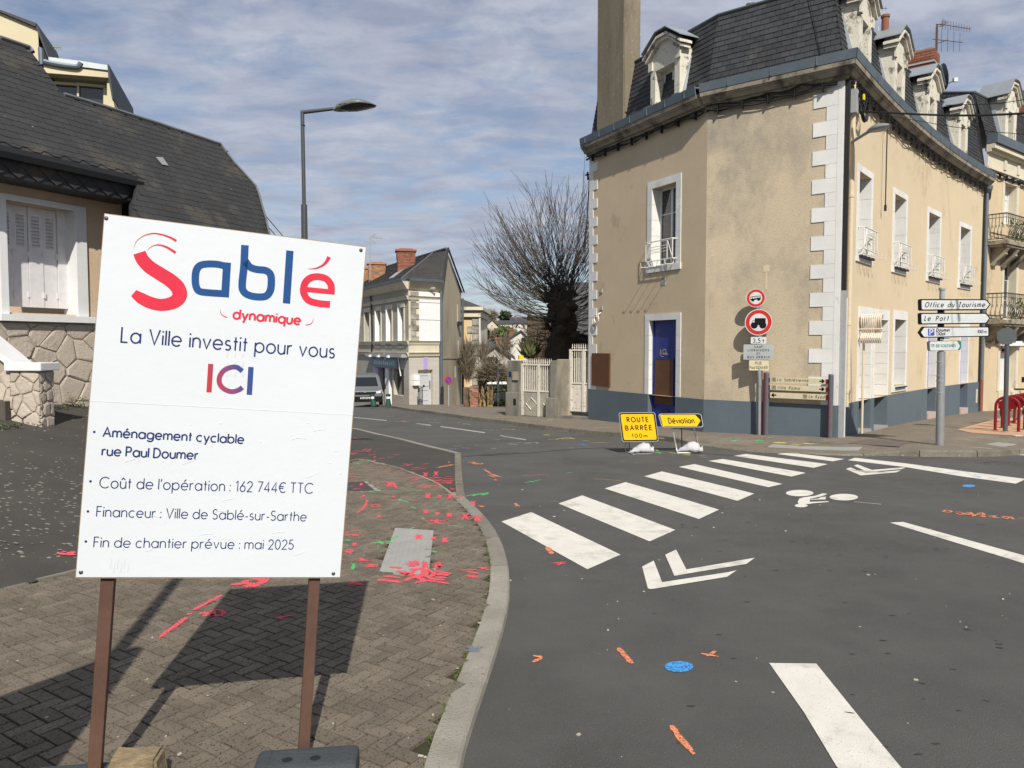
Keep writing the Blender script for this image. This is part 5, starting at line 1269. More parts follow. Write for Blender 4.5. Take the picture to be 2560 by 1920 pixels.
m_rock = mat('sandstone', (.25,.185,.10),(.16,.13,.085), scale=14, rough=.9, bump=3, bscale=40, c4=(.30,.235,.14), s4=9, t4=.5, w4=.1)
qr = gp(345,1915, gb, .12); bm_ = bmesh_rock = None
import bmesh
def rock(name, c, dims, seed, m, rz=0.0, sub=3, parent=None, rough=.16):
    bm = bmesh.new(); bmesh.ops.create_cube(bm, size=1)
    rr = random.Random(seed)
    for v in bm.verts: v.co.x *= dims[0] * rr.uniform(.85,1.1); v.co.y *= dims[1] * rr.uniform(.8,1.1); v.co.z *= dims[2] * rr.uniform(.8,1.1)
    bmesh.ops.bevel(bm, geom=bm.edges[:] , offset=min(dims) * .12, segments=2, affect='EDGES')
    bmesh.ops.subdivide_edges(bm, edges=bm.edges[:], cuts=2, use_grid_fill=True)
    from mathutils import noise
    for v in bm.verts: v.co += v.co.normalized() * (noise.noise(v.co * 14 + Vector((seed, 0,0))) * min(dims) * rough)
    bmesh.ops.rotate(bm, verts=bm.verts, matrix=Matrix.Rotation(rz, 3, 'Z')); bmesh.ops.translate(bm, verts=bm.verts, vec=Vector(c))
    me = bpy.data.meshes.new(name); bm.to_mesh(me); bm.free(); o = bpy.data.objects.new(name, me); COL.objects.link(o); me.materials.append(m)
    if parent: o.parent = parent
    return o
tag(rock('weight_stone', (qr.x, qr.y - .01,.125),(.21,.13,.10),3, m_rock, RD(6)), 'rough ochre stone weighing down the left rubber base of the board', 'stone')

# == road signs by the wall
m_sw = flat('sign_white', (.56,.58,.59),.65, spec=.15); m_sred = flat('sign_red', (.50,.028,.018),.65, spec=.15); m_sblk = flat('sign_black', (.008,.008,.01),.7, spec=.12)
m_sgrey = flat('sign_grey', (.36,.385,.38),.4); m_scream = flat('sign_cream', (.58,.52,.36),.6, spec=.2); m_syel = flat('sign_yellow', (.72,.41,.006),.7, spec=.1); m_sblue = flat('sign_blue', (.03,.06,.42),.4)
m_alu = mat('galvanised', (.36,.37,.375),(.29,.30,.31), scale=6, rough=.42, metal=.5, bump=.4, bscale=40)
m_sgreen = flat('sign_green', (.01,.20,.13),.4)
YAWS = RD(22)
s_ = B.px(1899.5,1000,.2)[0]; a_ = B.pos(s_, .2); b0 = Vector((a_[0], a_[1], gf(*a_))); D0 = b0.y
ps = thing('sign_post', 'grey post with round no-bus and no-lorry signs over grey and cream plates', 'road sign', tuple(b0))
sp = yawpl(b0.x - sin(YAWS) * .04, b0.y - .05,0, YAWS)
def seat(pl, dx=0): return pl
def top_of(x, y, yy): d = ray(x, y); return CZ + d.z * yy / d.y
zt_ = top_of(1889,760, D0)
mb = MB(); mb.tube([(b0.x, b0.y, b0.z - .05),(b0.x - .03, b0.y, top_of(1890,722, D0))], .04,14); mb.build('pole', m_alu, ps)
mb = MB(); mb.tube([(b0.x - .005, b0.y, top_of(1898,966, D0)),(b0.x - .03, b0.y, top_of(1896,920, D0))], .046,14); mb.build('pole_sleeve', m_alu, ps)
def roundsign(pl, cx, cy, r, parent, name, c=0.0):
    mb = MB(); plate(mb, pl, disc(cx, cy, r, 40), c - .012, c); mb.build(name, m_alu, parent)
    mb = MB(); sheet(mb, pl, disc(cx, cy, r * .985,40), c + .001); w = mb.build(name + '_face', m_sw, parent)
    mb = MB(); ringpoly(mb, pl, disc(cx, cy, r * .93,40), disc(cx, cy, r * .66,40), c + .0024); mb.build('red_ring', m_sred, w); return w
c_ = sp.px(*Q('B3', 288,187)[0]); r_ = (sp.px(*Q('B3', 389,187)[0])[0] - sp.px(*Q('B3', 187,187)[0])[0]) / 2
f = roundsign(sp, c_[0], c_[1], r_, ps, 'no_bus_sign'); mb = MB()
def sq(*p): return [sp.px(*q) for q in Q('B3', *p)]
sheet(mb, sp, sq(232,197,341,182,341,198,232,212),.0026)
for a in (232,252,276,300,322,337): sheet(mb, sp, sq(a, 176 - (a - 232) * .12, a + 4,176 - (a - 232) * .12, a + 4,200 - (a - 232) * .12, a, 200 - (a - 232) * .12),.0028)
sheet(mb, sp, sq(231,173,341,161,341,166,231,178),.003)
for a, b in ((258,207),(318,199)): c = sq(a, b)[0]; sheet(mb, sp, disc(c[0], c[1], .035,14),.0032)
mb.build('bus_symbol', m_sblk, f)
c_ = sp.px(*Q('B3', 317,438)[0]); r_ = (sp.px(*Q('B3', 462,438)[0])[0] - sp.px(*Q('B3', 173,438)[0])[0]) / 2
f = roundsign(sp, c_[0], c_[1], r_, ps, 'no_lorry_sign'); mb = MB()
sheet(mb, sp, sq(279,395,391,395,391,467,279,467),.0026); sheet(mb, sp, sq(244,467,250,440,258,416,279,414,279,467),.0028)
for a, b in ((272,469),(361,469)): c = sq(a, b)[0]; ringpoly(mb, sp, disc(c[0], c[1], .078,18), disc(c[0], c[1], .066,18),.0030); sheet(mb, sp, disc(c[0], c[1], .066,18),.0034)
mb.build('lorry_symbol', m_sblk, f)
mb = MB(); sheet(mb, sp, sq(254,440,261,420,275,419,275,440),.0036); mb.build('cab_window', m_sw, f)
def panelpx(pl, r, x0, y0, x1, y1, m, name, parent, rad=.02, th=.02, c=0.0, border=None, mb_=None):
    a = pl.px(*Q(r, x0,(y0 + y1) / 2)[0])[0]; b = pl.px(*Q(r, x1,(y0 + y1) / 2)[0])[0]; t = pl.px(*Q(r, (x0 + x1) / 2, y0)[0])[1]; u = pl.px(*Q(r, (x0 + x1) / 2, y1)[0])[1]
    w, h = b - a, t - u; cx, cy = (a + b) / 2,(t + u) / 2; pts = [(cx + p[0], cy + p[1]) for p in rrect(w, h, min(rad, h * .3))]
    mb = MB(); plate(mb, pl, pts, c - th, c); o = mb.build(name, m, parent); return o, (cx, cy, w, h)
def ptext(pl, r, s, x0, y0, x1, y1, cap, wt, m, parent, c=.001, **k):
    a = pl.px(*Q(r, x0, y0)[0]); b = pl.px(*Q(r, x1, y1)[0]); cc = pl.px(*Q(r, x0, y0 - cap)[0]); mb = MB()
    text(mb, pl, s, a, b, cc[1] - a[1], wt, c, **k); return mb.build('lettering', m, parent)
o, _ = panelpx(sp, 'B3', 236,590,397,660, m_sw, 'weight_plate', ps); ptext(sp, 'B3', '3,5', 258,648,334,648,40,.17, m_sblk, o, track=.3); ptext(sp, 'B3', 't', 356,648,374,648,38,.17, m_sblk, o)
o, _ = panelpx(sp, 'B3', 160,668,480,826, m_sgrey, 'exemption_plate', ps)
for s, x0, x1, y in (('SAUF', 272,360,703),('LIVRAISONS', 206,426,739),('ET', 298,330,775),('BUS URBAIN', 201,432,811)): ptext(sp, 'B3', s, x0 + 2, y, x1 - 2, y, 22,.2, m_sblk, o, track=.6, space=.5)
o, _ = panelpx(sp, 'B3', 218,832,424,938, m_scream, 'street_name_plate', ps); ptext(sp, 'B3', 'RUE', 283,874,350,874,27,.14, m_sblk, o, track=.35); ptext(sp, 'B3', 'Paul DOUMER', 226,920,410,920,27,.13, m_sblk, o, track=.3, space=.45)
# ---- restaurant finger boards between two burgundy posts
m_burg = flat('burgundy', (.115,.012,.022),.45); m_pgrey = flat('post_grey', (.10,.105,.12),.45)
def onlinepx(x, y, yy): d = ray(x, y); return Vector((d.x * yy / d.y, yy, CZ + d.z * yy / d.y))
eL, eR = [Vector((*B.pos(B.px(x, 1000,.16)[0], .16),0)) for x in (1916.5,2076.5)]; eL.z = gf(eL.x, eL.y); eR.z = gf(eR.x, eR.y)
rs_ = thing('restaurant_sign', 'three cream restaurant direction boards between two burgundy posts against the wall', 'direction sign', tuple(eL))
dr = Vector((eR.x - eL.x, eR.y - eL.y, 0)); yaw = atan2(-dr.y, dr.x); rp_ = PL(tuple(Vector((eL.x, eL.y, 0))), dr.normalized(),(0,0,1))
def rpx(r, x, y): return rp_.px(*Q(r, x, y)[0])
for x, yt, e in ((400,957, eL),(1062,977, eR)):
    a = rpx('B3', x, yt); mb = MB(); mb.lathe((e.x, e.y, e.z - .03), [(.055,0),(.055, a[1] - e.z),(.05, a[1] - e.z + .025),(.0, a[1] - e.z + .035)], 16); o = mb.build('post', m_pgrey, rs_, smooth=False)
    mb = MB(); sgn = -1 if x < 500 else -.4; p = Vector((e.x, e.y, 0)) + rp_.r * (.05 * sgn) + rp_.n * .035; mb.tube([(p.x, p.y, e.z),(p.x, p.y, a[1])], .02,8); mb.build('burgundy_trim', m_burg, o)
for (yl0, yl1, yr0, yr1) in ((1008,1062,1026,1079),(1085,1138,1107,1162),(1164,1220,1186,1246)):
    q = [rpx('B3', 437, yl1), rpx('B3', 1032, yr1), rpx('B3', 1032, yr0), rpx('B3', 437, yl0)]
    mb = MB(); plate(mb, rp_, q, -.02,.02); bd = mb.build('finger_board', m_scream, rs_)
    for (xa, xb, ya, yb) in ((418,440, yl0 + 4, yl1 - 2),(1016,1042, yr0 + 5, yr1 - 4)):
        a = rpx('B3', xa, yb); b = rpx('B3', xb, ya); mb = MB(); plate(mb, rp_, [(a[0], a[1]),(b[0], a[1]),(b[0], b[1]),(a[0], b[1])], -.018,.026); mb.build('end_clamp', m_burg, bd)
def rtext(s, x0, y0, x1, y1, cap=30): 
    a = rpx('B3', x0, y0); b = rpx('B3', x1, y1); c = rpx('B3', x0, y0 - cap); mb = MB(); text(mb, rp_, s, a, b, c[1] - a[1], .13,.022, shear=.2, track=.5, space=.9); return mb.build('lettering', m_sblk, rs_)
rtext('La Sablésienne', 514,1045,834,1056); rtext('Villa Roma', 514,1129,742,1137); rtext('Le Ryad', 840,1221,1000,1229)
mb = MB()
def rst(*p, w=.016): 
    for q in stroke2([rpx('B3', p[i], p[i + 1]) for i in range(0, len(p),2)], w): mb.poly([rp_.P(a.x, a.y, .0222) for a in q])
for x, y in ((478,1031),(478,1113),(802,1207)): rst(x - 19, y - 17, x + 17, y - 16, x + 18, y + 18, x - 18, y + 17, x - 19, y - 17, w=.009); rst(x - 11, y - 10, x + 11, y + 11, w=.012); rst(x + 11, y - 10, x - 11, y + 11, w=.012)
for x, y, s in ((975,1049,1),(974,1131,1),(481,1193,-1)): rst(x - 24 * s, y, x + 22 * s, y, w=.028); rst(x + 2 * s, y - 18, x + 22 * s, y, x + 2 * s, y + 18, w=.028)
mb.build('arrow_and_fork_symbols', m_sblk, rs_)

# == yellow diversion signs on A-frames
def tempsign(name, lab, r, corners, feet, back, bag, shape):
    """corners: TL TR BR BL in px; panel leans back"""
    TL, TR, BR, BL = corners
    base = gp(*Q(r, *feet)[0], gb); Y = base.y
    xL, yB = Q(r, *BL)[0]; xR, yB2 = Q(r, *BR)[0]; zB = CZ + ray(xL, yB).z * Y / ray(xL, yB).y
    A_ = ray(xL, yB) * (Y / ray(xL, yB).y); 
    lean = RD(10); roll = 0
    yaw_ = RD(-6)
    pl = yawpl(A_.x, A_.y + .03, A_.z + CZ, yaw_, roll, lean)
    t = thing(name, lab, 'road sign', tuple(base)); return t, pl
def lay(pl, r, pts): return [pl.px(*q) for q in Q(r, *[v for p in pts for v in p])]
def sign_yel(name, lab, r, base_px, BL, BR, TL, TR, arrow=False):
    base = gp(*Q(r, *base_px)[0], gb); Y = base.y
    a = ray(*Q(r, *BL)[0]); a = a * (Y / a.y); b = ray(*Q(r, *BR)[0]); b = b * (Y / b.y)
    t = thing(name, lab, 'road sign', tuple(base))
    # the frame leans to the left as in the photo: its own up direction
    c = ray(*Q(r, *TL)[0]); c = c * ((Y + .12) / c.y)
    rr_ = (b - a).normalized(); uu = (c - a); uu = (uu - rr_ * uu.dot(rr_)).normalized()
    pl = PL((a.x, a.y, a.z + CZ), rr_, uu)
    q = [pl.px(*p) for p in Q(r, *BL, *BR, *TR, *TL)]
    return t, pl, q, base
def skewround(q, rad, n=5):
    """rounded corners of a quad given BL BR TR TL"""
    out = []
    for i in range(4):
        p = Vector(q[i]); a = (Vector(q[i - 1]) - p).normalized() * rad; b = (Vector(q[(i + 1) % 4]) - p).normalized() * rad
        for k in range(n + 1):
            f = k / n; out.append(tuple(p + a * (1 - f) ** 2 + b * f ** 2))
    return out
def inset(q, d):
    c = sum((Vector(p) for p in q), Vector((0,0))) / len(q); out = []
    for p in q:
        v = Vector(p) - c; out.append(tuple(c + Vector((v.x - d * (1 if v.x > 0 else -1), v.y - d * (1 if v.y > 0 else -1)))))
    return out
m_bag = mat('white_bag', (.50,.50,.52),(.42,.42,.44), scale=6, rough=.6, bump=3, bscale=28)
def sandbag(lab, c, L_, Wd, H, seed, rz):
    rr = random.Random(seed); n, m = 22,14; vs = []; from mathutils import noise
    for i in range(n):
        f = i / (n - 1); x = (f - .5) * L_
        e = lerp([(0,.12),(.08,.30),(.3,.62),(.5,.92),(.68,1),(.84,.86),(.9,.55),(.94,.5),(1,.72)], f)
        for j in range(m):
            a = 2 * pi * j / m; y = cos(a) * Wd / 2 * e; z = max(-.42, sin(a)) * H / 2 * e * (1 + .25 * sin(f * 3)) + H * .42 * min(1, e + .1)
            p = Vector((x, y, max(.0, z))); q = noise.noise(p * 20 + Vector((seed * 3,0,0))) * .022 + noise.noise(p * 40 + Vector((0, seed, 0))) * .010
            p += Vector((q * .4, cos(a) * q, sin(a) * q)); p.z = max(0.003, p.z); vs.append(Matrix.Rotation(rz, 3, 'Z') @ p + Vector(c))
    fs = [(i * m + j, i * m + (j + 1) % m, (i + 1) * m + (j + 1) % m, (i + 1) * m + j) for i in range(n - 1) for j in range(m)] + [tuple(range(m))[::-1], tuple(range((n - 1) * m, n * m))]
    mb = MB(); mb.add(vs, fs); o = mb.build('sandbag', m_bag, smooth=True); tag(o, lab, 'sandbag', 'white sandbags on the sign frames'); return o
# ROUTE BARREE
t1, y1, q1, base1 = sign_yel('closed_road_sign', 'yellow temporary sign reading route barrée on a tubular stand', 'B5', (440,1062),(282,828),(1002,818),(207,248),(930,240))
mb = MB(); plate(mb, y1, skewround(q1,.05),-.03,0); mb.build('panel_rim', m_greyp, t1)
mb = MB(); sheet(mb, y1, skewround(inset(q1,.009),.045),.0012); mb.build('black_border', m_sblk, t1)
mb = MB(); sheet(mb, y1, skewround(inset(q1,.034),.03),.0024); fc = mb.build('yellow_face', m_syel, t1)
ptext(y1, 'B5', 'ROUTE', 382,432,798,430,88,.21, m_sblk, fc, .0036, shear=-.12, track=.45); ptext(y1, 'B5', 'BARRÉE', 352,598,868,588,86,.21, m_sblk, fc, .0036, shear=-.12, track=.45)
ptext(y1, 'B5', '100', 478,742,672,740,72,.18, m_sblk, fc, .0036, shear=-.12, track=.45); ptext(y1, 'B5', 'm', 712,740,774,739,62,.2, m_sblk, fc, .0036)
def wire(pts, r=.011): 
    mb = MB(); mb.tube(smooth_path(pts, 4), r, 8); return mb
def gpt(r, x, y, zf=gb, off=.012): return gp(*Q(r, x, y)[0], zf, off)
mb = wire([y1.P(*y1.px(*Q('B5', 415,800)[0]),-.03), gpt('B5', 430,1020) + Vector((0,0,.05)), gpt('B5', 470,1066), gpt('B5', 600,1064), gpt('B5', 860,1056), gpt('B5', 898,1020) + Vector((0,0,.03)), y1.P(*y1.px(*Q('B5', 870,800)[0]),-.03)], .010); mb.build('front_leg_loop', m_alu, t1)
mb = wire([y1.P(*y1.px(*Q('B5', 415,700)[0]),-.04), gpt('B5', 345,950) + Vector((0,0,.06)), gpt('B5', 352,1010), gpt('B5', 420,1032), gpt('B5', 700,1030)], .009); mb.build('rear_leg', m_alu, t1)
mb = MB(); mb.tube([y1.P(*y1.px(*Q('B5', 700,700)[0]),-.04), gpt('B5', 708,960)], .008,6); mb.build('prop', m_alu, t1)
# Deviation
t2, y2, q2, base2 = sign_yel('diversion_sign', 'yellow arrow sign reading déviation on a tall white tubular stand', 'B5', (1500,1045),(1065,541),(1890,536),(990,272),(1840,268))
mb = MB(); plate(mb, y2, skewround(q2,.06),-.03,0); mb.build('panel_rim', m_greyp, t2)
mb = MB(); sheet(mb, y2, skewround(inset(q2,.009),.055),.0012); mb.build('black_face', m_sblk, t2)
ay = [y2.px(*p) for p in Q('B5', 1085,518,1758,518,1825,405,1718,292,1025,295)]
mb = MB(); sheet(mb, y2, ay, .0024); fc = mb.build('yellow_arrow', m_syel, t2)
ptext(y2, 'B5', 'Déviation', 1205,462,1705,458,105,.17, m_sblk, fc, .0036, shear=-.1, track=.3)
mb = wire([y2.P(*y2.px(*Q('B5', 1262,500)[0]),-.03), gpt('B5', 1350,1000) + Vector((0,0,.05)), gpt('B5', 1375,1036), gpt('B5', 1420,1042), gpt('B5', 1700,1040), gpt('B5', 1790,1010), gpt('B5', 1782,975) + Vector((0,0,.06)), y2.P(*y2.px(*Q('B5', 1692,500)[0]),-.03)], .013); mb.build('front_leg_loop', m_guard, t2)
mb = MB(); mb.tube([y2.P(*y2.px(*Q('B5', 1462,500)[0]),-.04), gpt('B5', 1462,945)], .009,6); mb.build('prop', m_black, t2)
c1_ = gpt('B5', 655,1062, gb, 0); sandbag('white sandbag lying on the foot of the route barrée sign', (c1_.x, c1_.y + .02, c1_.z),.46,.24,.20,2, RD(6))
c2_ = gpt('B5', 1610,1050, gb, 0); sandbag('white sandbag lying on the foot of the déviation sign', (c2_.x, c2_.y + .02, c2_.z),.48,.25,.21,5, RD(-8))

# == direction post on the right
b3 = gp(*Q('B4', 338,1632)[0], gf); D3 = b3.y
dp = thing('direction_post', 'thick grey direction post carrying three white arrow boards and a small green one', 'direction sign', tuple(b3))
def zat(r, x, y, yy): p = Q(r, x, y)[0]; d = ray(*p); return CZ + d.z * yy / d.y
def xat(r, x, y, yy): p = Q(r, x, y)[0]; d = ray(*p); return d.x * yy / d.y
xt = xat('B4', 360,160, D3); ztp = zat('B4', 360,140, D3)
mb = MB(); rad_ = (xat('B4', 376,1400, D3) - xat('B4', 303,1400, D3)) / 2
mb.tube([(b3.x, b3.y, b3.z - .05),(xat('B4', 350,750, D3), b3.y, zat('B4', 350,750, D3))], rad_, 20); mb.build('lower_pole', m_alu, dp, smooth=False)
r2_ = (xat('B4', 382,200, D3) - xat('B4', 336,200, D3)) / 2
mb = MB(); mb.tube([(xat('B4', 350,750, D3), b3.y, zat('B4', 350,750, D3) - .1),(xt, b3.y, ztp - .05)], r2_, 16); mb.lathe((xt, b3.y, ztp - .06), [(r2_ * 1.3,0),(r2_ * 1.3,.035),(r2_ * 1.05,.05),(0,.055)], 16); mb.build('upper_pole', m_greyp, dp)
for yy_ in (847,980,1027,1135):
    mb = MB(); z = zat('B4', 340, yy_, D3); cx = xat('B4', 343 + (847 - yy_) * .01, yy_, D3); mb.tube([(cx, b3.y, z - .008),(cx, b3.y, z + .008)], rad_ + .004,20); mb.build('pole_band', m_greyp, dp)
d4 = yawpl(b3.x, b3.y - rad_ - .02,0, RD(10))
def arrowpl(r, out, th, name, m, layers, parent):
    q = [d4.px(*p) for p in Q(r, *out)]; mb = MB(); plate(mb, d4, q, -th, 0); o = mb.build(name, m, parent)
    for k, (pts, mm) in enumerate(layers):
        mb = MB(); sheet(mb, d4, [d4.px(*p) for p in Q(r, *pts)], .0012 * (k + 1)); mb.build('face', mm, o)
    return o
o = arrowpl('B4', (160,254,770,256,783,262,820,305,783,350,770,359,165,363,152,355,150,262),.12, 'arrow_board', m_sblk, [((172,266,766,266,776,272,806,305,776,343,766,348,176,353,168,345,166,272), m_sw)], dp)
ptext(d4, 'B4', 'Office', 196,331,368,330,44,.155, m_sblk, o, .0026, shear=.22, track=.45); ptext(d4, 'B4', 'du', 412,330,466,330,44,.155, m_sblk, o, .0026, shear=.22, track=.45); ptext(d4, 'B4', 'Tourisme', 512,330,758,329,44,.155, m_sblk, o, .0026, shear=.22, track=.45)
o = arrowpl('B4', (158,385,768,384,781,390,816,435,781,482,768,488,160,494,150,486,148,392),.12, 'arrow_board', m_sblk, [((172,396,764,395,774,400,802,436,774,473,764,478,174,484,166,476,164,402), m_sw)], dp)
ptext(d4, 'B4', 'Le', 192,459,244,459,44,.155, m_sblk, o, .0026, shear=.22, track=.45); ptext(d4, 'B4', 'Port', 300,459,414,458,44,.155, m_sblk, o, .0026, shear=.22, track=.5)
o = arrowpl('B4', (190,514,795,514,804,522,804,600,795,609,190,621,178,614,146,570,178,522),.12, 'arrow_board', m_sblk, [((194,525,788,523,794,530,794,594,788,600,196,611,186,606,160,569,186,531), m_sw)], dp)
mb = MB(); sheet(mb, d4, [d4.px(*p) for p in Q('B4', 226,534,286,534,286,599,226,600)], .0024); pb_ = mb.build('parking_symbol', m_sblue, o); ptext(d4, 'B4', 'P', 243,592,271,592,50,.2, m_sw, pb_, .0036)
ptext(d4, 'B4', 'Doumer', 303,562,432,560,30,.19, m_sblk, o, .0026, shear=.22, track=.4); ptext(d4, 'B4', '130', 300,596,348,596,27,.2, m_sblk, o, .0026, shear=.22); ptext(d4, 'B4', 'pl.', 358,594,386,594,27,.2, m_sblk, o, .0026, shear=.22)
ptext(d4, 'B4', '100', 688,576,740,575,28,.19, m_sblk, o, .0026, shear=.22); ptext(d4, 'B4', 'm', 752,575,774,575,24,.17, m_sblk, o, .0026, shear=.2)
o = arrowpl('B4', (250,650,525,646,538,655,541,700,530,736,250,744,236,736,232,660),.1, 'cycle_route_board', m_pgrey, [((256,656,524,650,535,660,536,696,524,734,256,739,246,732,244,664), m_sw),((500,651,524,650,536,660,537,696,525,734,505,735,528,697), m_sgreen)], dp)
mb = MB(); sheet(mb, d4, [d4.px(*p) for p in Q('B4', 257,683,286,681,286,710,257,711)], .0024); sheet(mb, d4, [d4.px(*p) for p in Q('B4', 300,683,334,682,334,710,300,711)], .0024); gs = mb.build('green_symbols', m_sgreen, o)
mb = MB()
for cx in (264,279): c = d4.px(*Q('B4', cx, 703)[0]); ringpoly(mb, d4, disc(c[0], c[1], .017,12), disc(c[0], c[1], .010,12),.0036)
for q in stroke2([d4.px(*p) for p in Q('B4', 264,703,270,692,279,703)], .008): mb.poly([d4.P(a.x, a.y, .0038) for a in q])
for i in range(3): sheet(mb, d4, [d4.px(*p) for p in Q('B4', 303,689 + i * 7,331,688 + i * 7,331,691 + i * 7,303,692 + i * 7)], .0036)
mb.build('symbol_cutouts', m_sw, gs)
ptext(d4, 'B4', 'SOLESMES', 347,708,487,704,24,.2, m_sgreen, o, .0026, track=.3)
for (x0, y0, x1, y1_) in ((332,363,376,385),(332,493,376,514),(330,619,370,648)):
    mb = MB(); a = d4.px(*Q('B4', x0, y1_)[0]); b = d4.px(*Q('B4', x1, y0)[0]); plate(mb, d4, [(a[0], a[1]),(b[0], a[1]),(b[0], b[1]),(a[0], b[1])], -.10,-.03); mb.build('bracket', m_sblk, dp)
oo, _ = panelpx(d4, 'B4', 348,622,434,645, m_sw, 'small_plate', dp, c=-.03); mb = MB(); c = d4.px(*Q('B4', 376,632)[0]); sheet(mb, d4, disc(c[0], c[1], .012,10),-.0285); mb.build('dot_print', m_sblk, oo)

# == octagonal sign seen from behind, no-parking plate on a bent pole
b5 = gp(*Q('B4', 955,1512)[0], gf); D5 = b5.y
m_dgrey = flat('dark_grey_metal', (.075,.088,.095),.45)
st_ = thing('stop_sign', 'dark grey back of an octagonal sign on its thick grey pole', 'road sign', tuple(b5))
mb = MB(); mb.tube([(b5.x, b5.y, b5.z - .03),(xat('B4', 970,650, D5), b5.y, zat('B4', 970,560, D5))], .052,16); mb.build('pole', m_dgrey, st_)
mb = MB(); mb.lathe((b5.x, b5.y, b5.z - .0), [(.09,0),(.09,.02),(.06,.035)], 12); mb.build('pole_foot', m_alu, st_)
d6 = yawpl(xat('B4', 970,607, D5), b5.y - .06,0, RD(8)); c = d6.px(*Q('B4', 970,606)[0]); ro = (d6.px(*Q('B4', 1068,606)[0])[0] - c[0]) * 1.06
oc = [(c[0] + ro * .97 * cos(RD(22.5 + 45 * k + 3)), c[1] + ro * .87 * sin(RD(22.5 + 45 * k + 3))) for k in range(8)]
mb = MB(); plate(mb, d6, oc, -.03,.0); mb.build('octagonal_plate', m_dgrey, st_)
b7 = gp(*Q('B4', 708,1302)[0], gf); D7 = b7.y
np_ = thing('no_parking_sign', 'square white no-parking plate hanging on a bent grey pole by the red racks', 'road sign', tuple(b7))
mb = MB(); z0_ = zat('B4', 740,740, D7); mb.tube([b7, Vector((xat('B4', 728,800, D7), D7, zat('B4', 728,800, D7)))] + smooth_path([Vector((xat('B4', *p, D7), D7, zat('B4', *p, D7))) for p in ((730,760),(740,715),(765,690),(812,683))], 4),.05,10); mb.build('bent_pole', m_dgrey, np_)
d8 = yawpl(xat('B4', 880,700, D7), D7 - .03,0, RD(2)); oo, pr_ = panelpx(d8, 'B4', 809,630,962,760, m_sred, 'plate', np_, th=.02)
mb = MB(); sheet(mb, d8, [(pr_[0] + p[0], pr_[1] + p[1]) for p in rrect(pr_[2] - .05, pr_[3] - .05,.03)], .0015); mb.build('white_face', m_sw, oo)
c = d8.px(*Q('B4', 886,693)[0]); k_ = d8.px(*Q('B4', 930,693)[0])[0] - c[0]
def nopark(pl, cx, cy, r, parent, c=.003):
    mb = MB(); sheet(mb, pl, disc(cx, cy, r, 30), c); mb.build('red_disc', m_sred, parent)
    mb = MB(); sheet(mb, pl, disc(cx, cy, r * .74,30), c + .0015); mb.build('blue_disc', m_sblue, parent)
    mb = MB(); sheet(mb, pl, [(cx - .62 * r, cy + .42 * r),(cx - .42 * r, cy + .62 * r),(cx + .62 * r, cy - .42 * r),(cx + .42 * r, cy - .62 * r)], c + .003); mb.build('red_bar', m_sred, parent)
nopark(d8, c[0], c[1], k_, oo)
mb = MB(); sheet(mb, d8, [d8.px(*p) for p in Q('B4', 920,722,950,722,950,750,920,750)], .003); mb.build('tow_symbol', m_sblk, oo)

# == burgundy bike racks and the bicycle
m_rack = flat('rack_burgundy', (.20,.006,.012),.35)
RK = [Vector((xat('C6', 490,860,17.2),17.2,0))]
ra = gp(*Q('C6', 305,1128)[0], gf); rb = gp(*Q('C6', 676,1147)[0], gf)
rc_ = gp(*Q('C6', 415,1088)[0], gf)
rdir = (rb - ra); rdir.z = 0; Wr = rdir.length; rdir.normalize(); step = Vector(((rc_ - ra).x, (rc_ - ra).y, 0))
hr = zat('C6', 305,592, ra.y) - ra.z
def rack(lab, a):
    t = thing('bike_rack', lab, 'bike rack', tuple(a), 'burgundy hoop bike racks'); mb = MB(); R0 = .22; pts = [a.copy()]
    pts += [a + Vector((0,0, hr - R0))]
    for k in range(1,7): w = pi / 2 * k / 6; pts.append(a + rdir * (R0 - R0 * cos(w)) + Vector((0,0, hr - R0 + R0 * sin(w))))
    for k in range(0,7): w = pi / 2 * k / 6; pts.append(a + rdir * (Wr - R0 + R0 * sin(w)) + Vector((0,0, hr - R0 + R0 * cos(w))))
    pts += [a + rdir * Wr]
    mb.tube(pts, .034,12); mb.build('hoop', m_rack, t)
    n_ = Vector((rdir.y, -rdir.x, 0)); mb = MB(); z0 = hr - .24 - .05; 
    q = [a + rdir * .05 + Vector((0,0, z0)), a + rdir * (Wr - .05) + Vector((0,0, z0)), a + rdir * (Wr - .05) + Vector((0,0, hr - .13)), a + rdir * (Wr - .17) + Vector((0,0, hr - .05)), a + rdir * (Wr - .2) + Vector((0,0, hr - .11)), a + rdir * .25 + Vector((0,0, hr - .11)), a + rdir * .17 + Vector((0,0, hr - .05)), a + rdir * .05 + Vector((0,0, hr - .13))]
    mb.prism([p - n_ * .004 for p in q], n_ * .008); mb.build('infill_plate', m_rack, t)
    for f in (0,1): p = a + rdir * Wr * f; mb = MB(); mb.box((p.x, p.y, p.z + .006),(.12,.12,.012)); mb.build('foot_plate', m_rack, t)
for i, lab in enumerate(('nearest of the burgundy hoop racks, behind the octagonal sign pole', 'burgundy hoop rack just behind the nearest one', 'burgundy hoop rack beside the parked bicycle', 'farthest burgundy hoop rack by the building')):
    a = ra + step * i * 1.0; a.z = gf(a.x, a.y) + .006; rack(lab, a)
a = ra + rdir * (Wr + .42) + step * .4; a.z = gf(a.x, a.y) + .006; rack('rightmost burgundy hoop rack, cut by the picture edge', a)
m_tyre = flat('tyre_black', (.018,.018,.02),.7)
bk = thing('bicycle', 'black bicycle locked between the burgundy racks', 'bicycle', tuple(ra + step * 1.6))
w0 = gp(*Q('C6', 540,992)[0], gf, .02); wr_ = .335; ax = Vector((w0.x, w0.y, w0.z + wr_)); bd_ = Vector((cos(RD(12)), sin(RD(12)),0))
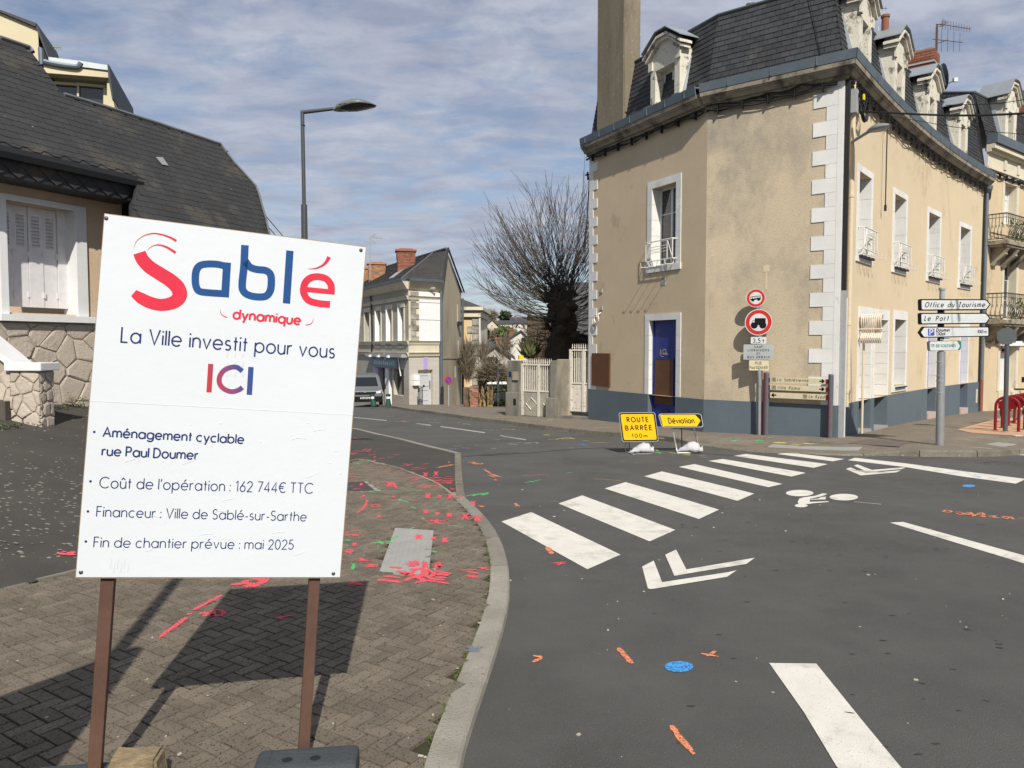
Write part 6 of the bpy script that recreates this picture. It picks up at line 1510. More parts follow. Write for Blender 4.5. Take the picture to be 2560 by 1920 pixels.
def wheel(c):
    mb = MB(); mb.tube([c + bd_ * wr_ * cos(2 * pi * k / 30) + Vector((0,0, wr_ * sin(2 * pi * k / 30))) for k in range(31)], .02,8); o = mb.build('wheel', m_tyre, bk)
    mb = MB()
    for k in range(16): w = 2 * pi * k / 16; mb.tube([c, c + bd_ * wr_ * cos(w) + Vector((0,0, wr_ * sin(w)))], .002,4)
    mb.build('spokes', m_alu, o)
wheel(ax); ax2 = ax + bd_ * 1.04; wheel(ax2)
U = Vector((0,0,1)); bb = ax + bd_ * .46 - U * .05; st1 = bb + U * .45 - bd_ * .12; hd = ax2 - bd_ * .2 + U * .5
mb = MB()
for a, b in ((bb, st1),(bb, hd - U * .1),(st1, hd),(ax, bb),(ax, st1),(ax2, hd)): mb.tube([a, b], .016,8)
mb.build('frame', flat('bike_green', (.12,.20,.05),.4), bk)
mb = MB(); mb.tube([st1, st1 + U * .16 - bd_ * .03], .013,6); mb.build('seat_post', m_alu, bk)
sd0 = st1 + U * .18 - bd_ * .03; pv_ = Vector((-bd_.y, bd_.x, 0)); mb = MB(); mb.prism([sd0 - bd_ * .14 + pv_ * .08, sd0 - bd_ * .14 - pv_ * .08, sd0 + bd_ * .0 - pv_ * .04, sd0 + bd_ * .15 - pv_ * .015, sd0 + bd_ * .15 + pv_ * .015, sd0 + pv_ * .04], (0,0,.045)); mb.build('saddle', m_black, bk, bevel=.012)
mb = MB(); mb.tube(smooth_path([hd + U * .12 + pv_ * .26 - bd_ * .12, hd + U * .15 + pv_ * .2, hd + U * .13, hd + U * .15 - pv_ * .2, hd + U * .12 - pv_ * .26 - bd_ * .12], 3),.012,6); mb.tube([hd, hd + U * .13], .014,6); mb.build('handlebar', m_black, bk)
mb = MB(); mb.lathe(bb - pv_ * .04, [(.09,0),(.09,.012),(0,.012)], 16, pv_); mb.build('chainwheel', m_black, bk)
# litter on the pavement
q = gp(*Q('C6', 663,1265)[0], gf, .008); mb = MB(); mb.box((q.x, q.y, q.z),(.20,.09,.01),.2); tag(mb.build('paper_scrap', m_sw), 'small white piece of litter on the pavement near the octagonal sign pole', 'litter')

# == street lamp behind the board
D9 = 11.0
lp = thing('street_lamp', 'tall dark grey street lamp with one flat head behind the board', 'street lamp', (xat('V', 657,590, D9), D9, gyard(-3.5, D9)))
xb_ = xat('F', 762,640, D9); zb9 = gyard(xb_, D9); m_lpost = flat('lamp_post_grey', (.055,.062,.066),.45)
def zf9(x, y): return zat('C7', x, y, D9)
def xf9(x, y): return xat('C7', x, y, D9)
e_ = Vector((xf9(305,520), D9, zf9(305,520)))
mb = MB(); mb.tube([(xb_, D9, zb9 - .05),(xb_, D9, e_.z - 1.3)], [.062,.042], 14); mb.tube([(xb_, D9, e_.z - 1.3), e_ + Vector((0,0,.0))], .0275,12); mb.build('pole', m_lpost, lp)
a1_ = Vector((xf9(980,443), D9, zf9(980,440))); mb = MB(); mb.tube([e_ + Vector((-.02,0,0)), a1_], [.029,.024], 12); mb.build('arm', m_lpost, lp)
mb = MB(); vs = []; prof9 = [(975,410,483,.03),(1060,340,470,.09),(1200,280,440,.14),(1400,238,400,.17),(1560,248,385,.16),(1700,285,378,.12),(1800,325,375,.07),(1882,365,380,.012)]
for x, yt, yb, hw in prof9:
    X0 = xf9(x, yt); zt0 = zf9(x, yt); zb0 = zf9(x, yb)
    for k in range(14): w = 2 * pi * k / 14; vs.append(Vector((X0, D9 + hw * cos(w),(zb0 + (zt0 - zb0) * sin(w)) if sin(w) > 0 else zb0)))
n9 = len(prof9); mb.add(vs, [(i * 14 + j, i * 14 + (j + 1) % 14,(i + 1) * 14 + (j + 1) % 14,(i + 1) * 14 + j) for i in range(n9 - 1) for j in range(14)] + [tuple(range(14)), tuple(range((n9 - 1) * 14, n9 * 14))]); mb.build('lamp_head', flat('lamp_head_grey', (.13,.14,.14),.35), lp, smooth=True)
mb = MB(); vs = []
for x, yb, hw in ((1060,470,.07),(1150,465,.12),(1260,488,.15),(1450,480,.15),(1650,440,.12),(1860,385,.03)):
    X0 = xf9(x, yb); z1_ = zf9(x, yb); z0_ = zf9(x, 395)
    for k in range(9): w = pi * k / 8; vs.append(Vector((X0, D9 + hw * cos(w), z0_ + (z1_ - z0_) * sin(w))))
mb.add(vs, [(i * 9 + j, i * 9 + j + 1,(i + 1) * 9 + j + 1,(i + 1) * 9 + j) for i in range(5) for j in range(8)]); mb.build('lamp_glass', flat('smoked_lens', (.03,.032,.034),.25), lp, smooth=True)
mb = MB(); mb.lathe((xf9(1388,232), D9, zf9(1388,245)), [(.02,0),(.02,.03),(0,.035)], 8); mb.build('photocell', m_alu, lp)
mb = MB(); mb.lathe((xb_, D9, e_.z - .19), [(.031,0),(.031,.012)], 12); mb.build('pole_ring', m_black, lp)
# == the house on the left
m_wallF = mat('render_peach', (.60,.46,.33),(.55,.42,.30), scale=1.5, rough=.95, bump=2.5, bscale=60, c3=(.50,.38,.27), s3=60, t3=.62, w3=.06)
m_shut = flat('white_shutter', (.66,.65,.66),.5); m_wfr = mat('window_surround_paint', (.66,.67,.68),(.60,.61,.62), scale=3, rough=.8, bump=.6, bscale=60)
m_stone = mat('crazy_stone', (.46,.40,.335),(.40,.35,.29), scale=6, rough=.92, bump=3, bscale=22, rnd=.07, c3=(.36,.31,.26), s3=60, t3=.62, w3=.05, c4=(.20,.17,.14), s4=3, t4=.64, w4=.06)
m_stj = mat('stone_joint', (.36,.31,.26),(.30,.26,.21), scale=8, rough=1, bump=1, bscale=60)
m_slateF = mat('old_slate', (.023,.0235,.025),(.035,.0355,.037), scale=2, rough=.75, bump=1.2, bscale=40, rnd=.06, spec=.35, c3=(.16,.155,.14), s3=16, t3=.70, w3=.03, c4=(.055,.05,.04), s4=1, t4=.55, w4=.1)
m_dark = flat('dark_fascia', (.022,.025,.028),.55)
thF = RD(25.5)
pf = ray(217,1017); YF = 12.4; F0 = Vector((pf.x / pf.y * YF, YF))
F = Fac(F0.x - sin(thF) * 4, F0.y - cos(thF) * 4, thF, 1)
hs = thing('slate_roofed_house', 'peach rendered house with big dark slate roof and crazy stone base on the left', 'house', (F0.x, F0.y, gyard(F0.x, F0.y)))
sW0, _ = F.px(-330,900); sW1 = F.px(304,500)[0]
def fz(x, y, n=0.0): return F.px(x, y, n)
z_sill = fz(232,808,.1)[1]; z_eave = fz(300,482)[1]
wo = [fz(*p) for p in Q('A2', 30,60,455,60,30,700,440,700)]
Fo = (fz(13,600)[0], fz(186,600)[0], fz(110,784)[1], fz(110,516)[1])
wo_out = (fz(-6,600)[0], fz(212,600)[0], z_sill, fz(110,502)[1])
z_st = z_sill - .02
mb = MB(); F.wall(mb, sW0, sW1, z_st, z_eave + .5, [Fo + (.30,)]); mb.build('wall', m_wallF, hs)
mb = MB(); e = F.W(sW1,0,0); bk_ = F.W(sW1,0,-9); mb.prism([F.W(sW1,-1,0), F.W(sW1,-1,-9), F.W(sW1 - .02,-1,-9), F.W(sW1 - .02,-1,0)], (0,0, z_eave + 1.5)); mb.build('end_wall', m_wallF, hs)
# surround
mb = MB(); a0, a1, b0_, b1_ = wo_out
for a, b, c, d in ((a0, Fo[0], z_sill, b1_),(Fo[1], a1, z_sill, b1_),(Fo[0], Fo[1], Fo[3], b1_)):
    mb = MB(); F.box(mb, a, b, c, d, -.05,.05); mb.build('window_surround', m_wfr, hs)
mb = MB(); F.box(mb, a0 - .06, a1 + .08, z_sill - .0, z_sill + .10,-.05,.14); mb.build('window_sill', m_wfr, hs)
for a in (Fo[0], Fo[1] - .004): mb = MB(); F.box(mb, a, a + .004, Fo[2], Fo[3], -.3,.04); mb.build('window_reveal', m_wfr, hs)
# four folding shutters with louvres
ns = 4; sw_ = (Fo[1] - Fo[0] - .16) / ns
for i in range(ns):
    s0 = Fo[0] + .01 + i * sw_; s1 = s0 + sw_ - .008; n_ = -.20 - (.012 if i % 2 else 0); mb = MB(); z0, z1 = Fo[2] + .1, Fo[3] - .01; bw = .05
    zl1 = z1 - .14; zl0 = z1 - .62
    for a, b, c, d in ((s0, s0 + bw, z0, z1),(s1 - bw, s1, z0, z1),(s0 + bw, s1 - bw, zl1, z1),(s0 + bw, s1 - bw, z0, zl0)): F.box(mb, a, b, c, d, n_ - .03, n_)
    sh = mb.build('shutter', m_shut, hs)
    k = 9
    for j in range(k):
        z = zl0 + (zl1 - zl0) * (j + .5) / k; mb = MB(); mb.hexa([F.W(s0 + bw, z - .028, n_ - .002), F.W(s1 - bw, z - .028, n_ - .002), F.W(s1 - bw, z + .012, n_ - .026), F.W(s0 + bw, z + .012, n_ - .026), F.W(s0 + bw, z - .02, n_ - .001), F.W(s1 - bw, z - .02, n_ - .001), F.W(s1 - bw, z + .02, n_ - .026), F.W(s0 + bw, z + .02, n_ - .026)]); mb.build('louvre', m_shut, sh)
    mb = MB(); F.box(mb, s0 + bw, s1 - bw, zl0, zl1, n_ - .04, n_ - .03); mb.build('shutter_back', m_shut, sh)
    for z in (z0 + .15,(z0 + z1) / 2): mb = MB(); F.box(mb, s1 - .02, s1 + .02, z, z + .09, n_, n_ + .014); mb.build('hinge', m_shut, sh)
mb = MB(); F.box(mb, Fo[1] - .15, Fo[1] - .0, Fo[2] + .1, Fo[3], -.24,-.19); mb.build('shutter_frame', m_shut, hs)
# crazy-stone base: Voronoi stones with raised edges
def voronoi(x0, x1, y0, y1, n, seed, jit=.8):
    rr = random.Random(seed); pts = []; nx = max(1, round((x1 - x0) / n)); ny = max(1, round((y1 - y0) / n))
    for i in range(-1, nx + 1):
        for j in range(-1, ny + 1): pts.append((x0 + (i + .5 + rr.uniform(-jit, jit) / 2 + (.5 if j % 2 else 0)) * (x1 - x0) / nx, y0 + (j + .5 + rr.uniform(-jit, jit) / 2) * (y1 - y0) / ny))
    out = []
    for i, p in enumerate(pts):
        poly = [(x0, y0),(x1, y0),(x1, y1),(x0, y1)]
        for j, q in enumerate(pts):
            if i == j or abs(p[0] - q[0]) > 3 * n or abs(p[1] - q[1]) > 3 * n: continue
            mx, my = (p[0] + q[0]) / 2,(p[1] + q[1]) / 2; dx, dy = q[0] - p[0], q[1] - p[1]
            new = []
            for k in range(len(poly)):
                a, b = poly[k], poly[(k + 1) % len(poly)]; da = (a[0] - mx) * dx + (a[1] - my) * dy; db = (b[0] - mx) * dx + (b[1] - my) * dy
                if da <= 0: new.append(a)
                if (da <= 0) != (db <= 0): t = da / (da - db); new.append((a[0] + (b[0] - a[0]) * t, a[1] + (b[1] - a[1]) * t))
            poly = new
            if len(poly) < 3: break
        if len(poly) >= 3 and abs(area2(poly)) > .004: out.append(poly)
    return out
def stonework(Wf, x0, x1, y0, y1, size, seed, parent, proud=.022, clipf=None, name='stone', m=None):
    rr = random.Random(seed + 1)
    for poly in voronoi(x0, x1, y0, y1, size, seed):
        cx = sum(p[0] for p in poly) / len(poly); cy = sum(p[1] for p in poly) / len(poly)
        if clipf and not clipf(cx, cy): continue
        # round the corners
        q = []
        for k in range(len(poly)):
            a, b, c = Vector(poly[k - 1]), Vector(poly[k]), Vector(poly[(k + 1) % len(poly)])
            q += [b.lerp(a, min(.3,.05 / max(.01,(a - b).length))), b.lerp(a, .02).lerp(c, .02) if False else (b * .7 + b.lerp(a, .12) * .15 + b.lerp(c, .12) * .15), b.lerp(c, min(.3,.05 / max(.01,(c - b).length)))]
        c0 = Vector((cx, cy)); mb = MB(); n = len(q)
        def ins(p, d): v = c0 - p; return p + v.normalized() * min(d, v.length * .5)
        r0 = [ins(p, .008) for p in q]; r1 = [ins(p, .014) for p in q]; r2 = [ins(p, .04) for p in q]
        h = proud * rr.uniform(.8,1.15); tx, ty = rr.uniform(-.04,.04), rr.uniform(-.04,.04)
        vs = [Wf(p.x, p.y, -.01) for p in r0] + [Wf(p.x, p.y, h * .75) for p in r1] + [Wf(p.x, p.y, h + (p.x - cx) * tx + (p.y - cy) * ty) for p in r2] + [Wf(cx, cy, h * 1.02)]
        fs = [(i, (i + 1) % n, n + (i + 1) % n, n + i) for i in range(n)] + [(n + i, n + (i + 1) % n, 2 * n + (i + 1) % n, 2 * n + i) for i in range(n)] + [(2 * n + i, 2 * n + (i + 1) % n, 3 * n) for i in range(n)]
        mb.add(vs, fs); mb.build(name, m or m_stone, parent)
mb = MB(); F.box(mb, sW0, sW1 + .02,-.6, z_st, -.3,.03); base = mb.build('stone_base', m_stj, hs)
stonework(lambda a, b, c: F.W(a, b, .03 + c), fz(-60,900)[0], sW1,.55, z_st - .005,.33,5, base)
vg = fz(*Q('C3', 308,350)[0], .06); mb = MB(); mb.lathe(F.W(vg[0], vg[1], .05), [(.115,0),(.115,.03),(.10,.035),(.0,.035)], 20, F.W(0,0,1) - F.W(0,0,0)); mb.build('round_vent', flat('vent_beige', (.42,.33,.22)), hs)
mb = MB()
for i in range(8): x = -.084 + i * .024; h = sqrt(max(0,.095 ** 2 - x * x)); F.box(mb, vg[0] + x - .004, vg[0] + x + .004, vg[1] - h, vg[1] + h, .08,.094)
mb.build('vent_bars', m_black, hs)
# ---- roof: one long slate plane, its outline measured on the plane
zg_ = fz(353,452,.55)[1]
gut_n = .55
ep = F.W(F.px(353,440, gut_n)[0], zg_, gut_n); fd = Vector((sin(thF), cos(thF),0)); on = Vector((cos(thF),-sin(thF),0))
pitch = RD(52)
upv = (-on * cos(pitch) + Vector((0,0,1)) * sin(pitch)).normalized()
rpF = PL(tuple(ep + Vector((0,0,.06))), tuple(fd), tuple(upv))     # a along the eaves, b up the slope
if rpF.n.z < 0: rpF.n = -rpF.n
def rq(r, *p): return [rpF.px(*q) for q in Q(r, *p)]
out1 = rq('A1', -700,70,0,292,225,368,250,405,300,468,400,610,490,728,900,852,1200,948,1690,1110,1740,1172,1800,1250,1870,1325,1960,1425,1990,1500,2010,1580,2035,1659) + rq('F', 685,640,700,760) + rq('A1', 1015,1900,1015,1545,1040,1500) + [(rpF.px(353,452)[0] + .01,0.0),(rpF.px(-330,300)[0], 0.0)]
mb = MB(); mb.prism([rpF.P(a, b, -.10) for a, b in out1], rpF.n * .09); rfF = mb.build('roof', m_slateF, hs)
def clip_convex_cell(cell, poly):
    return cell if all(inside(c, poly) for c in cell) else None
sw2, sh2 = .30,.135; rr = random.Random(2); cellsF = []
ax0 = min(p[0] for p in out1); ax1 = max(p[0] for p in out1); bx0 = min(p[1] for p in out1); bx1 = max(p[1] for p in out1)
r = 0; b = bx0
while b < bx1:
    a = max(ax0,-6.5) - sw2 * (.5 if r % 2 else 0)
    while a < ax1:
        cell = [(a + .004, b),(a + sw2 - .004, b),(a + sw2 - .004, b + sh2 * 1.12),(a + .004, b + sh2 * 1.12)]
        n_in = sum(inside(c, out1) for c in cell)
        if n_in == 4: cellsF.append(cell)
        elif n_in > 0:
            # shorten at sloping edges
            cc = [c for c in cell]; cx = sum(c[0] for c in cell if inside(c, out1)) / n_in; cy = sum(c[1] for c in cell if inside(c, out1)) / n_in
            q = []
            for c in cc:
                p = Vector(c); t = 0
                while not inside((p.x, p.y), out1) and t < 8: p = p.lerp(Vector((cx, cy)),.2); t += 1
                q.append((p.x, p.y))
            if abs(area2(q)) > .01: cellsF.append(q)
        a += sw2
    b += sh2; r += 1
def distc(c): p = rpF.P(c[0][0], c[0][1]); return p.length
cellsF.sort(key=distc); st = MB()
for i, c in enumerate(cellsF):
    mb = MB() if i < 300 else st; o0 = .005 + rr.uniform(0,.0025); k = rr.uniform(-.006,.006)
    # two clipped lower corners give the faceted edge of these slates
    (x0, y0),(x1, y1),(x2, y2),(x3, y3) = c; cut = .022
    pts = [(x0, y0 + cut, o0 * .9),(x0 + cut, y0 + k, o0),(x1 - cut, y1 + k, o0),(x1, y1 + cut, o0 * .9),(x2, y2,0),(x3, y3,0)]
    top = [rpF.P(a, b, z) for a, b, z in pts]; bot = [rpF.P(a, b, z - .007) for a, b, z in pts]
    n = len(mb.v); mb.v += [tuple(p) for p in bot + top]; mb.f += [tuple(n + j for j in range(6,12))] + [(n + j, n + (j + 1) % 6, n + 6 + (j + 1) % 6, n + 6 + j) for j in range(6)]
    if i < 300: mb.build('slate', m_slateF, rfF)
st.build('slates_beyond', m_slateF, rfF, kind='stuff')
m_ridge = mat('ridge_lead', (.12,.13,.14),(.09,.095,.10), scale=4, rough=.6, bump=1, bscale=40)
rg = [rpF.P(a, b, .02) for a, b in out1[4:17]]; 
for i0, i1 in ((1,3),(3,6),(6,10),(10,17)):
    pts = [rpF.P(a, b, .012) for a, b in out1[i0:i1 + 1]]
    if i0 == 3: continue
    mb = MB(); mb.tube(pts, .035 if i0 != 10 else .02,6); mb.build('ridge_capping', m_ridge, rfF)
# body below the roof at its far part, back slope
hip = out1[10:18]; vs = [rpF.P(a, b, -.05) for a, b in hip]
mb = MB()
for a, b in zip(vs, vs[1:]): mb.poly([a, b, b - on * 7, a - on * 7])
mb.build('roof_hip', m_slateF, rfF)
mb = MB(); tp = [rpF.P(a, b, -.05) for a, b in (out1[0], out1[1], out1[2], out1[3], out1[4], out1[5], out1[6], out1[10])]
for a, b in zip(tp, tp[1:]): mb.poly([a, b, b - on * 5 - Vector((0,0,3)), a - on * 5 - Vector((0,0,3))])
mb.build('back_slope', m_slateF, rfF)
# missing slate with felt, flat gutter and dark fascia with lozenge slates
q = rq('A1', 1190,1212,1245,1215,1290,1280,1238,1270); mb = MB(); mb.poly([rpF.P(a, b, .024) for a, b in q]); mb.build('bare_batten', flat('felt_grey', (.22,.23,.23)), rfF)
ge = rpF.px(353,452)[0]; gl = rpF.px(-330,300)[0]
eW = lambda a: (ep + fd * a)
mb = MB(); prof_ = [(-.02,.06),(-.02,-.10),(.10,-.13),(.14,-.05),(.14,-.04),(.10,-.11),(.0,-.085),(.0,.06)]
mb.add([eW(a) + on * x + Vector((0,0, z)) for a in (gl, ge) for x, z in prof_], [(j, (j + 1) % 8,8 + (j + 1) % 8,8 + j) for j in range(8)] + [tuple(range(8)), tuple(range(8,16))]); mb.build('gutter', m_dark, hs)
mb = MB(); 
mb.prism([eW(gl) + Vector((0,0,-.08)), eW(gl) - on * .03 + Vector((0,0,-.36)), eW(gl) - on * .52 + Vector((0,0,-.36)), eW(gl) - on * .52 + Vector((0,0,.3))], fd * (ge - gl - .03)); fas = mb.build('fascia', m_dark, hs)
nz_ = 0; a = max(gl, -6.0)
while a < ge - .3:
    for k in range(2):
        c = eW(a + (.14 if k else 0)) + Vector((0,0,-.16 - k * .10)) + on * (.002 - k * .012); s = .14
        mb = MB(); f1 = [c + Vector((0,0,.12)), c + fd * s, c + Vector((0,0,-.09)), c - fd * s]; mb.prism([p - on * .0 for p in f1], on * .004); mb.build('fascia_slate', m_slateF, fas)
    a += .28
mb = MB(); F.box(mb, sW1 + .02, sW1 + .32,1.2, z_eave + .05,-.6,.02); mb.build('slate_cheek', m_dark, hs)
# ---- higher neighbour behind: cream gable and a wide roof dormer
m_cream = mat('cream_render', (.58,.52,.36),(.52,.46,.32), scale=1, rough=.9, bump=1, bscale=50)
nb = thing('neighbouring_house', 'cream gabled house rising behind the slate roof with a wide metal roofed dormer', 'house', (-9.5,19,1)) 
YN = 17.0
G_ = PL((0, YN, 0), Vector((cos(RD(-12)),-sin(RD(-12)) * -1,0)),(0,0,1)); G_ = PL((-9, YN, 0),(cos(RD(18)), sin(RD(18)),0),(0,0,1))
def gq(r, *p): return [G_.px(*q) for q in Q(r, *p)]
gab = gq('A1', -400,-40,0,92,290,197,302,470,302,800,-400,800)
mb = MB(); mb.prism([G_.P(a, b, -1.6) for a, b in gab], G_.n * 1.6); mb.build('gable_wall', m_cream, nb)
mb = MB(); e_r = gq('A1', -400,-52,0,82,290,190,385,455,385,485,280,215,0,98,-400,-38); mb.prism([G_.P(a, b, -1.6) for a, b in e_r[0:3] + e_r[5:8]], G_.n * 1.68); mb.prism([G_.P(a, b, -1.6) for a, b in [e_r[2], e_r[3], e_r[4], e_r[5]]], G_.n * 1.66); mb.build('roof_edge', m_dark, nb)
mb = MB(); q = gq('A1', 290,215,385,480,385,700,300,700); mb.prism([G_.P(a, b, -1.5) for a, b in q], G_.n * 1.3); mb.build('side_roof', m_slateF, nb)
for x0, x1, y in ((45,85,100),(170,210,150)): q = gq('A1', x0, y + 16, x0, y, x1, y + 6, x1, y + 26); mb = MB(); mb.prism([G_.P(a, b, -.6) for a, b in q], G_.n * .3); mb.build('ridge_tile', flat('ridge_tile', (.10,.08,.08)), nb)
dk_ = gq('A1', 345,540,345,510,845,560,845,900,300,900); 
mb = MB(); q = gq('A1', 345,508,842,556,842,608,370,572,345,560); mb.prism([G_.P(a, b, -3.) for a, b in q], G_.n * 3.1); d_ = mb.build('dormer_fascia', m_cream, nb)
mb = MB(); q = gq('A1', 385,455,640,486,845,518,845,556,635,530,390,500); mb.prism([G_.P(a, b, -3.) for a, b in q], G_.n * 3.14); mb.build('dormer_roof', mat('pale_zinc_sheet', (.34,.37,.38),(.42,.45,.46), scale=2, rough=.45, metal=.4), nb)
mb = MB(); q = gq('A1', 380,600,790,640,790,900,380,900); mb.prism([G_.P(a, b, -.35) for a, b in q], G_.n * .05); gl_ = mb.build('window', m_glass, nb)
for q_ in ((380,596,570,612,572,632,380,618),(572,605,588,607,588,900,572,900),(588,610,820,632,820,652,588,630),(778,640,822,640,822,900,778,900)):
    mb = MB(); q = gq('A1', *q_); mb.prism([G_.P(a, b, -.30) for a, b in q], G_.n * .08); mb.build('window_frame', m_cream, gl_)
mb = MB(); q = gq('A1', 822,610,842,600,893,850,893,900,822,900); mb.prism([G_.P(a, b, -3.0) for a, b in q], G_.n * 3.0); mb.build('dormer_cheek', m_cream, nb)
mb = MB(); q = gq('A1', 838,520,850,520,884,780,874,785,845,620); mb.prism([G_.P(a, b, -3.0) for a, b in q], G_.n * 3.2); mb.build('dormer_edge', m_dark, nb)
pp = [G_.P(*q, .12) for q in gq('A1', 332,512,326,400,328,385)]; mb = MB(); mb.tube(smooth_path(pp, 3),.055,8); mb.tube(smooth_path([G_.P(*q, .14) for q in gq('A1', 350,490,430,508,585,530,620,520,632,500)], 3),.055,8); mb.build('rain_pipe', m_zinc, nb)
mb = MB(); a_, b_ = [G_.P(*q, -1) for q in gq('A1', 310,225,380,232)]; mb.tube([a_, b_], .012,5)
for f in (.2,.45,.7,.9): p = a_.lerp(b_, f); mb.tube([p + Vector((0,0,-.06)), p + Vector((0,0,.05))], .008,4)
tag(mb.build('roof_aerial', m_alu), 'small pale aerial sticking out beyond the cream gable at the top left', 'aerial')
# overhead wires at the roof end
for i, (x0, y0, x1, y1) in enumerate(((660,535,704,586),(664,560,695,590))):
    mb = MB(); a = onlinepx(x0, y0,17); b = onlinepx(x1 + 200, y1 + 235,36); mb.tube([a, b], .012,4); tag(mb.build('overhead_wire', m_black), 'thin overhead wire running down from the slate roof end' + (' above the other' if i == 0 else ' below the other'), 'wire')
# ---- entrance stairs with stone pier
st_t = thing('entrance_stairs', 'stone stair parapet with white coping and pier in front of the left house', 'stairs', (-6.5,10.5, gyard(-6.5,10.5)))
ps0 = gp(*Q('C3', 228,728)[0], gyard); YP = ps0.y
S_ = PL((ps0.x, ps0.y, 0),(cos(RD(-2)), sin(RD(-2)),0),(0,0,1))
def sq2(*p): return [S_.px(*q) for q in Q('C3', *p)]
pr1 = sq2(80,728,288,728,280,352,80,355)
a0_, a1_ = pr1[0][0], pr1[1][0]; zt_p = pr1[2][1]; zb_p = gyard(ps0.x, ps0.y) - .1
mb = MB(); mb.prism([S_.P(a0_ + .02, zb_p, -.30), S_.P(a1_ - .02, zb_p, -.30), S_.P(a1_ - .02, zt_p, -.30), S_.P(a0_ + .02, zt_p, -.30)], S_.n * .30); prr = mb.build('pier', m_stj, st_t)
stonework(lambda a, b, c: S_.P(a, b, c), a0_, a1_, zb_p + .05, zt_p, .17,8, prr, .02)
stonework(lambda a, b, c: S_.P(a1_ - .02 + c, b, -a),0,.30, zb_p + .05, zt_p, .17,9, prr, .02)
mb = MB(); mb.prism([S_.P(a0_ - .04, zt_p, -.34), S_.P(a1_ + .05, zt_p, -.34), S_.P(a1_ + .05, zt_p + .11,-.34), S_.P(a0_ - .04, zt_p + .11,-.34)], S_.n * .40); mb.build('coping', m_wfr, st_t, bevel=.01)
sl0 = sq2(192,300,75,352,-260,100,-260,-30)
a_t, z_t = sq2(80,340)[0]; a_u, z_u = sq2(-300,20)[0]
mb = MB(); mb.prism([S_.P(a_t + .06, zt_p + .0,-.34), S_.P(a_u, z_u, -.34), S_.P(a_u, z_u + .12,-.34), S_.P(a_t + .06, zt_p + .104,-.34)], S_.n * .386); mb.build('sloping_coping', m_wfr, st_t)
mb = MB(); mb.prism([S_.P(a0_ + .02, zb_p, -.28), S_.P(a_u, zb_p, -.28), S_.P(a_u, z_u, -.28), S_.P(a0_ + .02, zt_p, -.28)], S_.n * .26); pw_ = mb.build('parapet', m_stj, st_t)
stonework(lambda a, b, c: S_.P(a, b, -.02 + c), a_u, a0_, zb_p, z_u, .22,12, pw_, .02, lambda a, b: b < zt_p + (z_u - zt_p) * (a0_ - a) / (a0_ - a_u) - .08)
m_step = mat('dark_step', (.10,.09,.075),(.07,.065,.055), scale=4, rough=.95, bump=2, bscale=50, c4=(.06,.07,.03), s4=4, t4=.58, w4=.08)
s1_, s2_ = sq2(75,640,80,560)
for (zz, n1, a_r) in ((s1_[1], .30, sq2(185,700)[0][0]),(s2_[1], .12, sq2(78,600)[0][0])):
    mb = MB(); mb.prism([S_.P(a_r, zb_p, -.2), S_.P(a_u, zb_p, -.2), S_.P(a_u, zz, -.2), S_.P(a_r, zz, -.2)], S_.n * (n1 + .2 - .3 if a_r > a0_ + .05 else n1 + .2)); mb.build('step', m_step, st_t)
# weeds at the wall foot
m_leaf = mat('weed_leaf', (.06,.10,.022),(.09,.12,.03), scale=10, rough=.7, rnd=.3); m_leafr = mat('weed_red', (.20,.09,.04),(.12,.10,.03), scale=10, rough=.7, rnd=.3)
def weed(lab, c, w, h, n, m, seed, ls=.035, name='weed'):
    rr = random.Random(seed); mb = MB(); c = Vector(c)
    for i in range(n):
        a = rr.uniform(0,6.28); rad = w * sqrt(rr.random()); z = h * rr.random() ** 1.2 * (1 - (rad / w) ** 2 * .6); p = c + Vector((rad * cos(a), rad * sin(a) * .5, z)); b = rr.uniform(0,6.28); t = rr.uniform(-.6,.9)
        d = Vector((cos(b), sin(b), t)).normalized() * ls * rr.uniform(.6,1.3); s = d.cross(Vector((0,0,1))).normalized() * d.length * .3
        mb.poly([p, p + d * .5 + s, p + d, p + d * .5 - s])
    o = mb.build(name, m); tag(o, lab, 'weed'); return o
for (x, y, w, h, n, m, lab) in ((300,600,.22,.22,260, m_leaf, 'green weeds growing beside the stone stair pier'),(560,600,.28,.20,220, m_leaf, 'green weeds at the foot of the crazy stone wall next to the board'),(495,600,.09,.22,90, m_leafr, 'reddish brown weed at the foot of the crazy stone wall'),(430,612,.12,.06,60, m_leaf, 'small low weed at the foot of the crazy stone wall'),(250,728,.12,.09,80, m_leaf, 'small weed in front of the stair pier foot'),(10,750,.10,.10,60, m_leaf, 'bright weed before the bottom stair step'),(80,740,.15,.06,70, m_leaf, 'thin weeds along the bottom stair step')):
    q = gp(*Q('C3', x, y)[0], gyard); weed(lab, (q.x, q.y - .02, q.z), w, h, n, m, int(x))

# == made-up panel on a pole, out of frame, added to throw the lower left shadow
np2 = thing('shadow_caster_panel', 'dark grey panel on a tall pole left of the camera, added out of view to cast a shadow', 'panel', (-1.72,1.62,0))
mb = MB(); mb.tube([(-1.75,1.66,0),(-1.75,1.66,3.75)], .045,12); mb.build('pole', m_dgrey, np2)
mb = MB(); mb.prism([(-1.62,1.66,.5),(-2.42,.26,.5),(-2.42,.26,2.5),(-1.62,1.66,2.5)], (-.06,.03,0)); mb.build('panel', m_dgrey, np2)
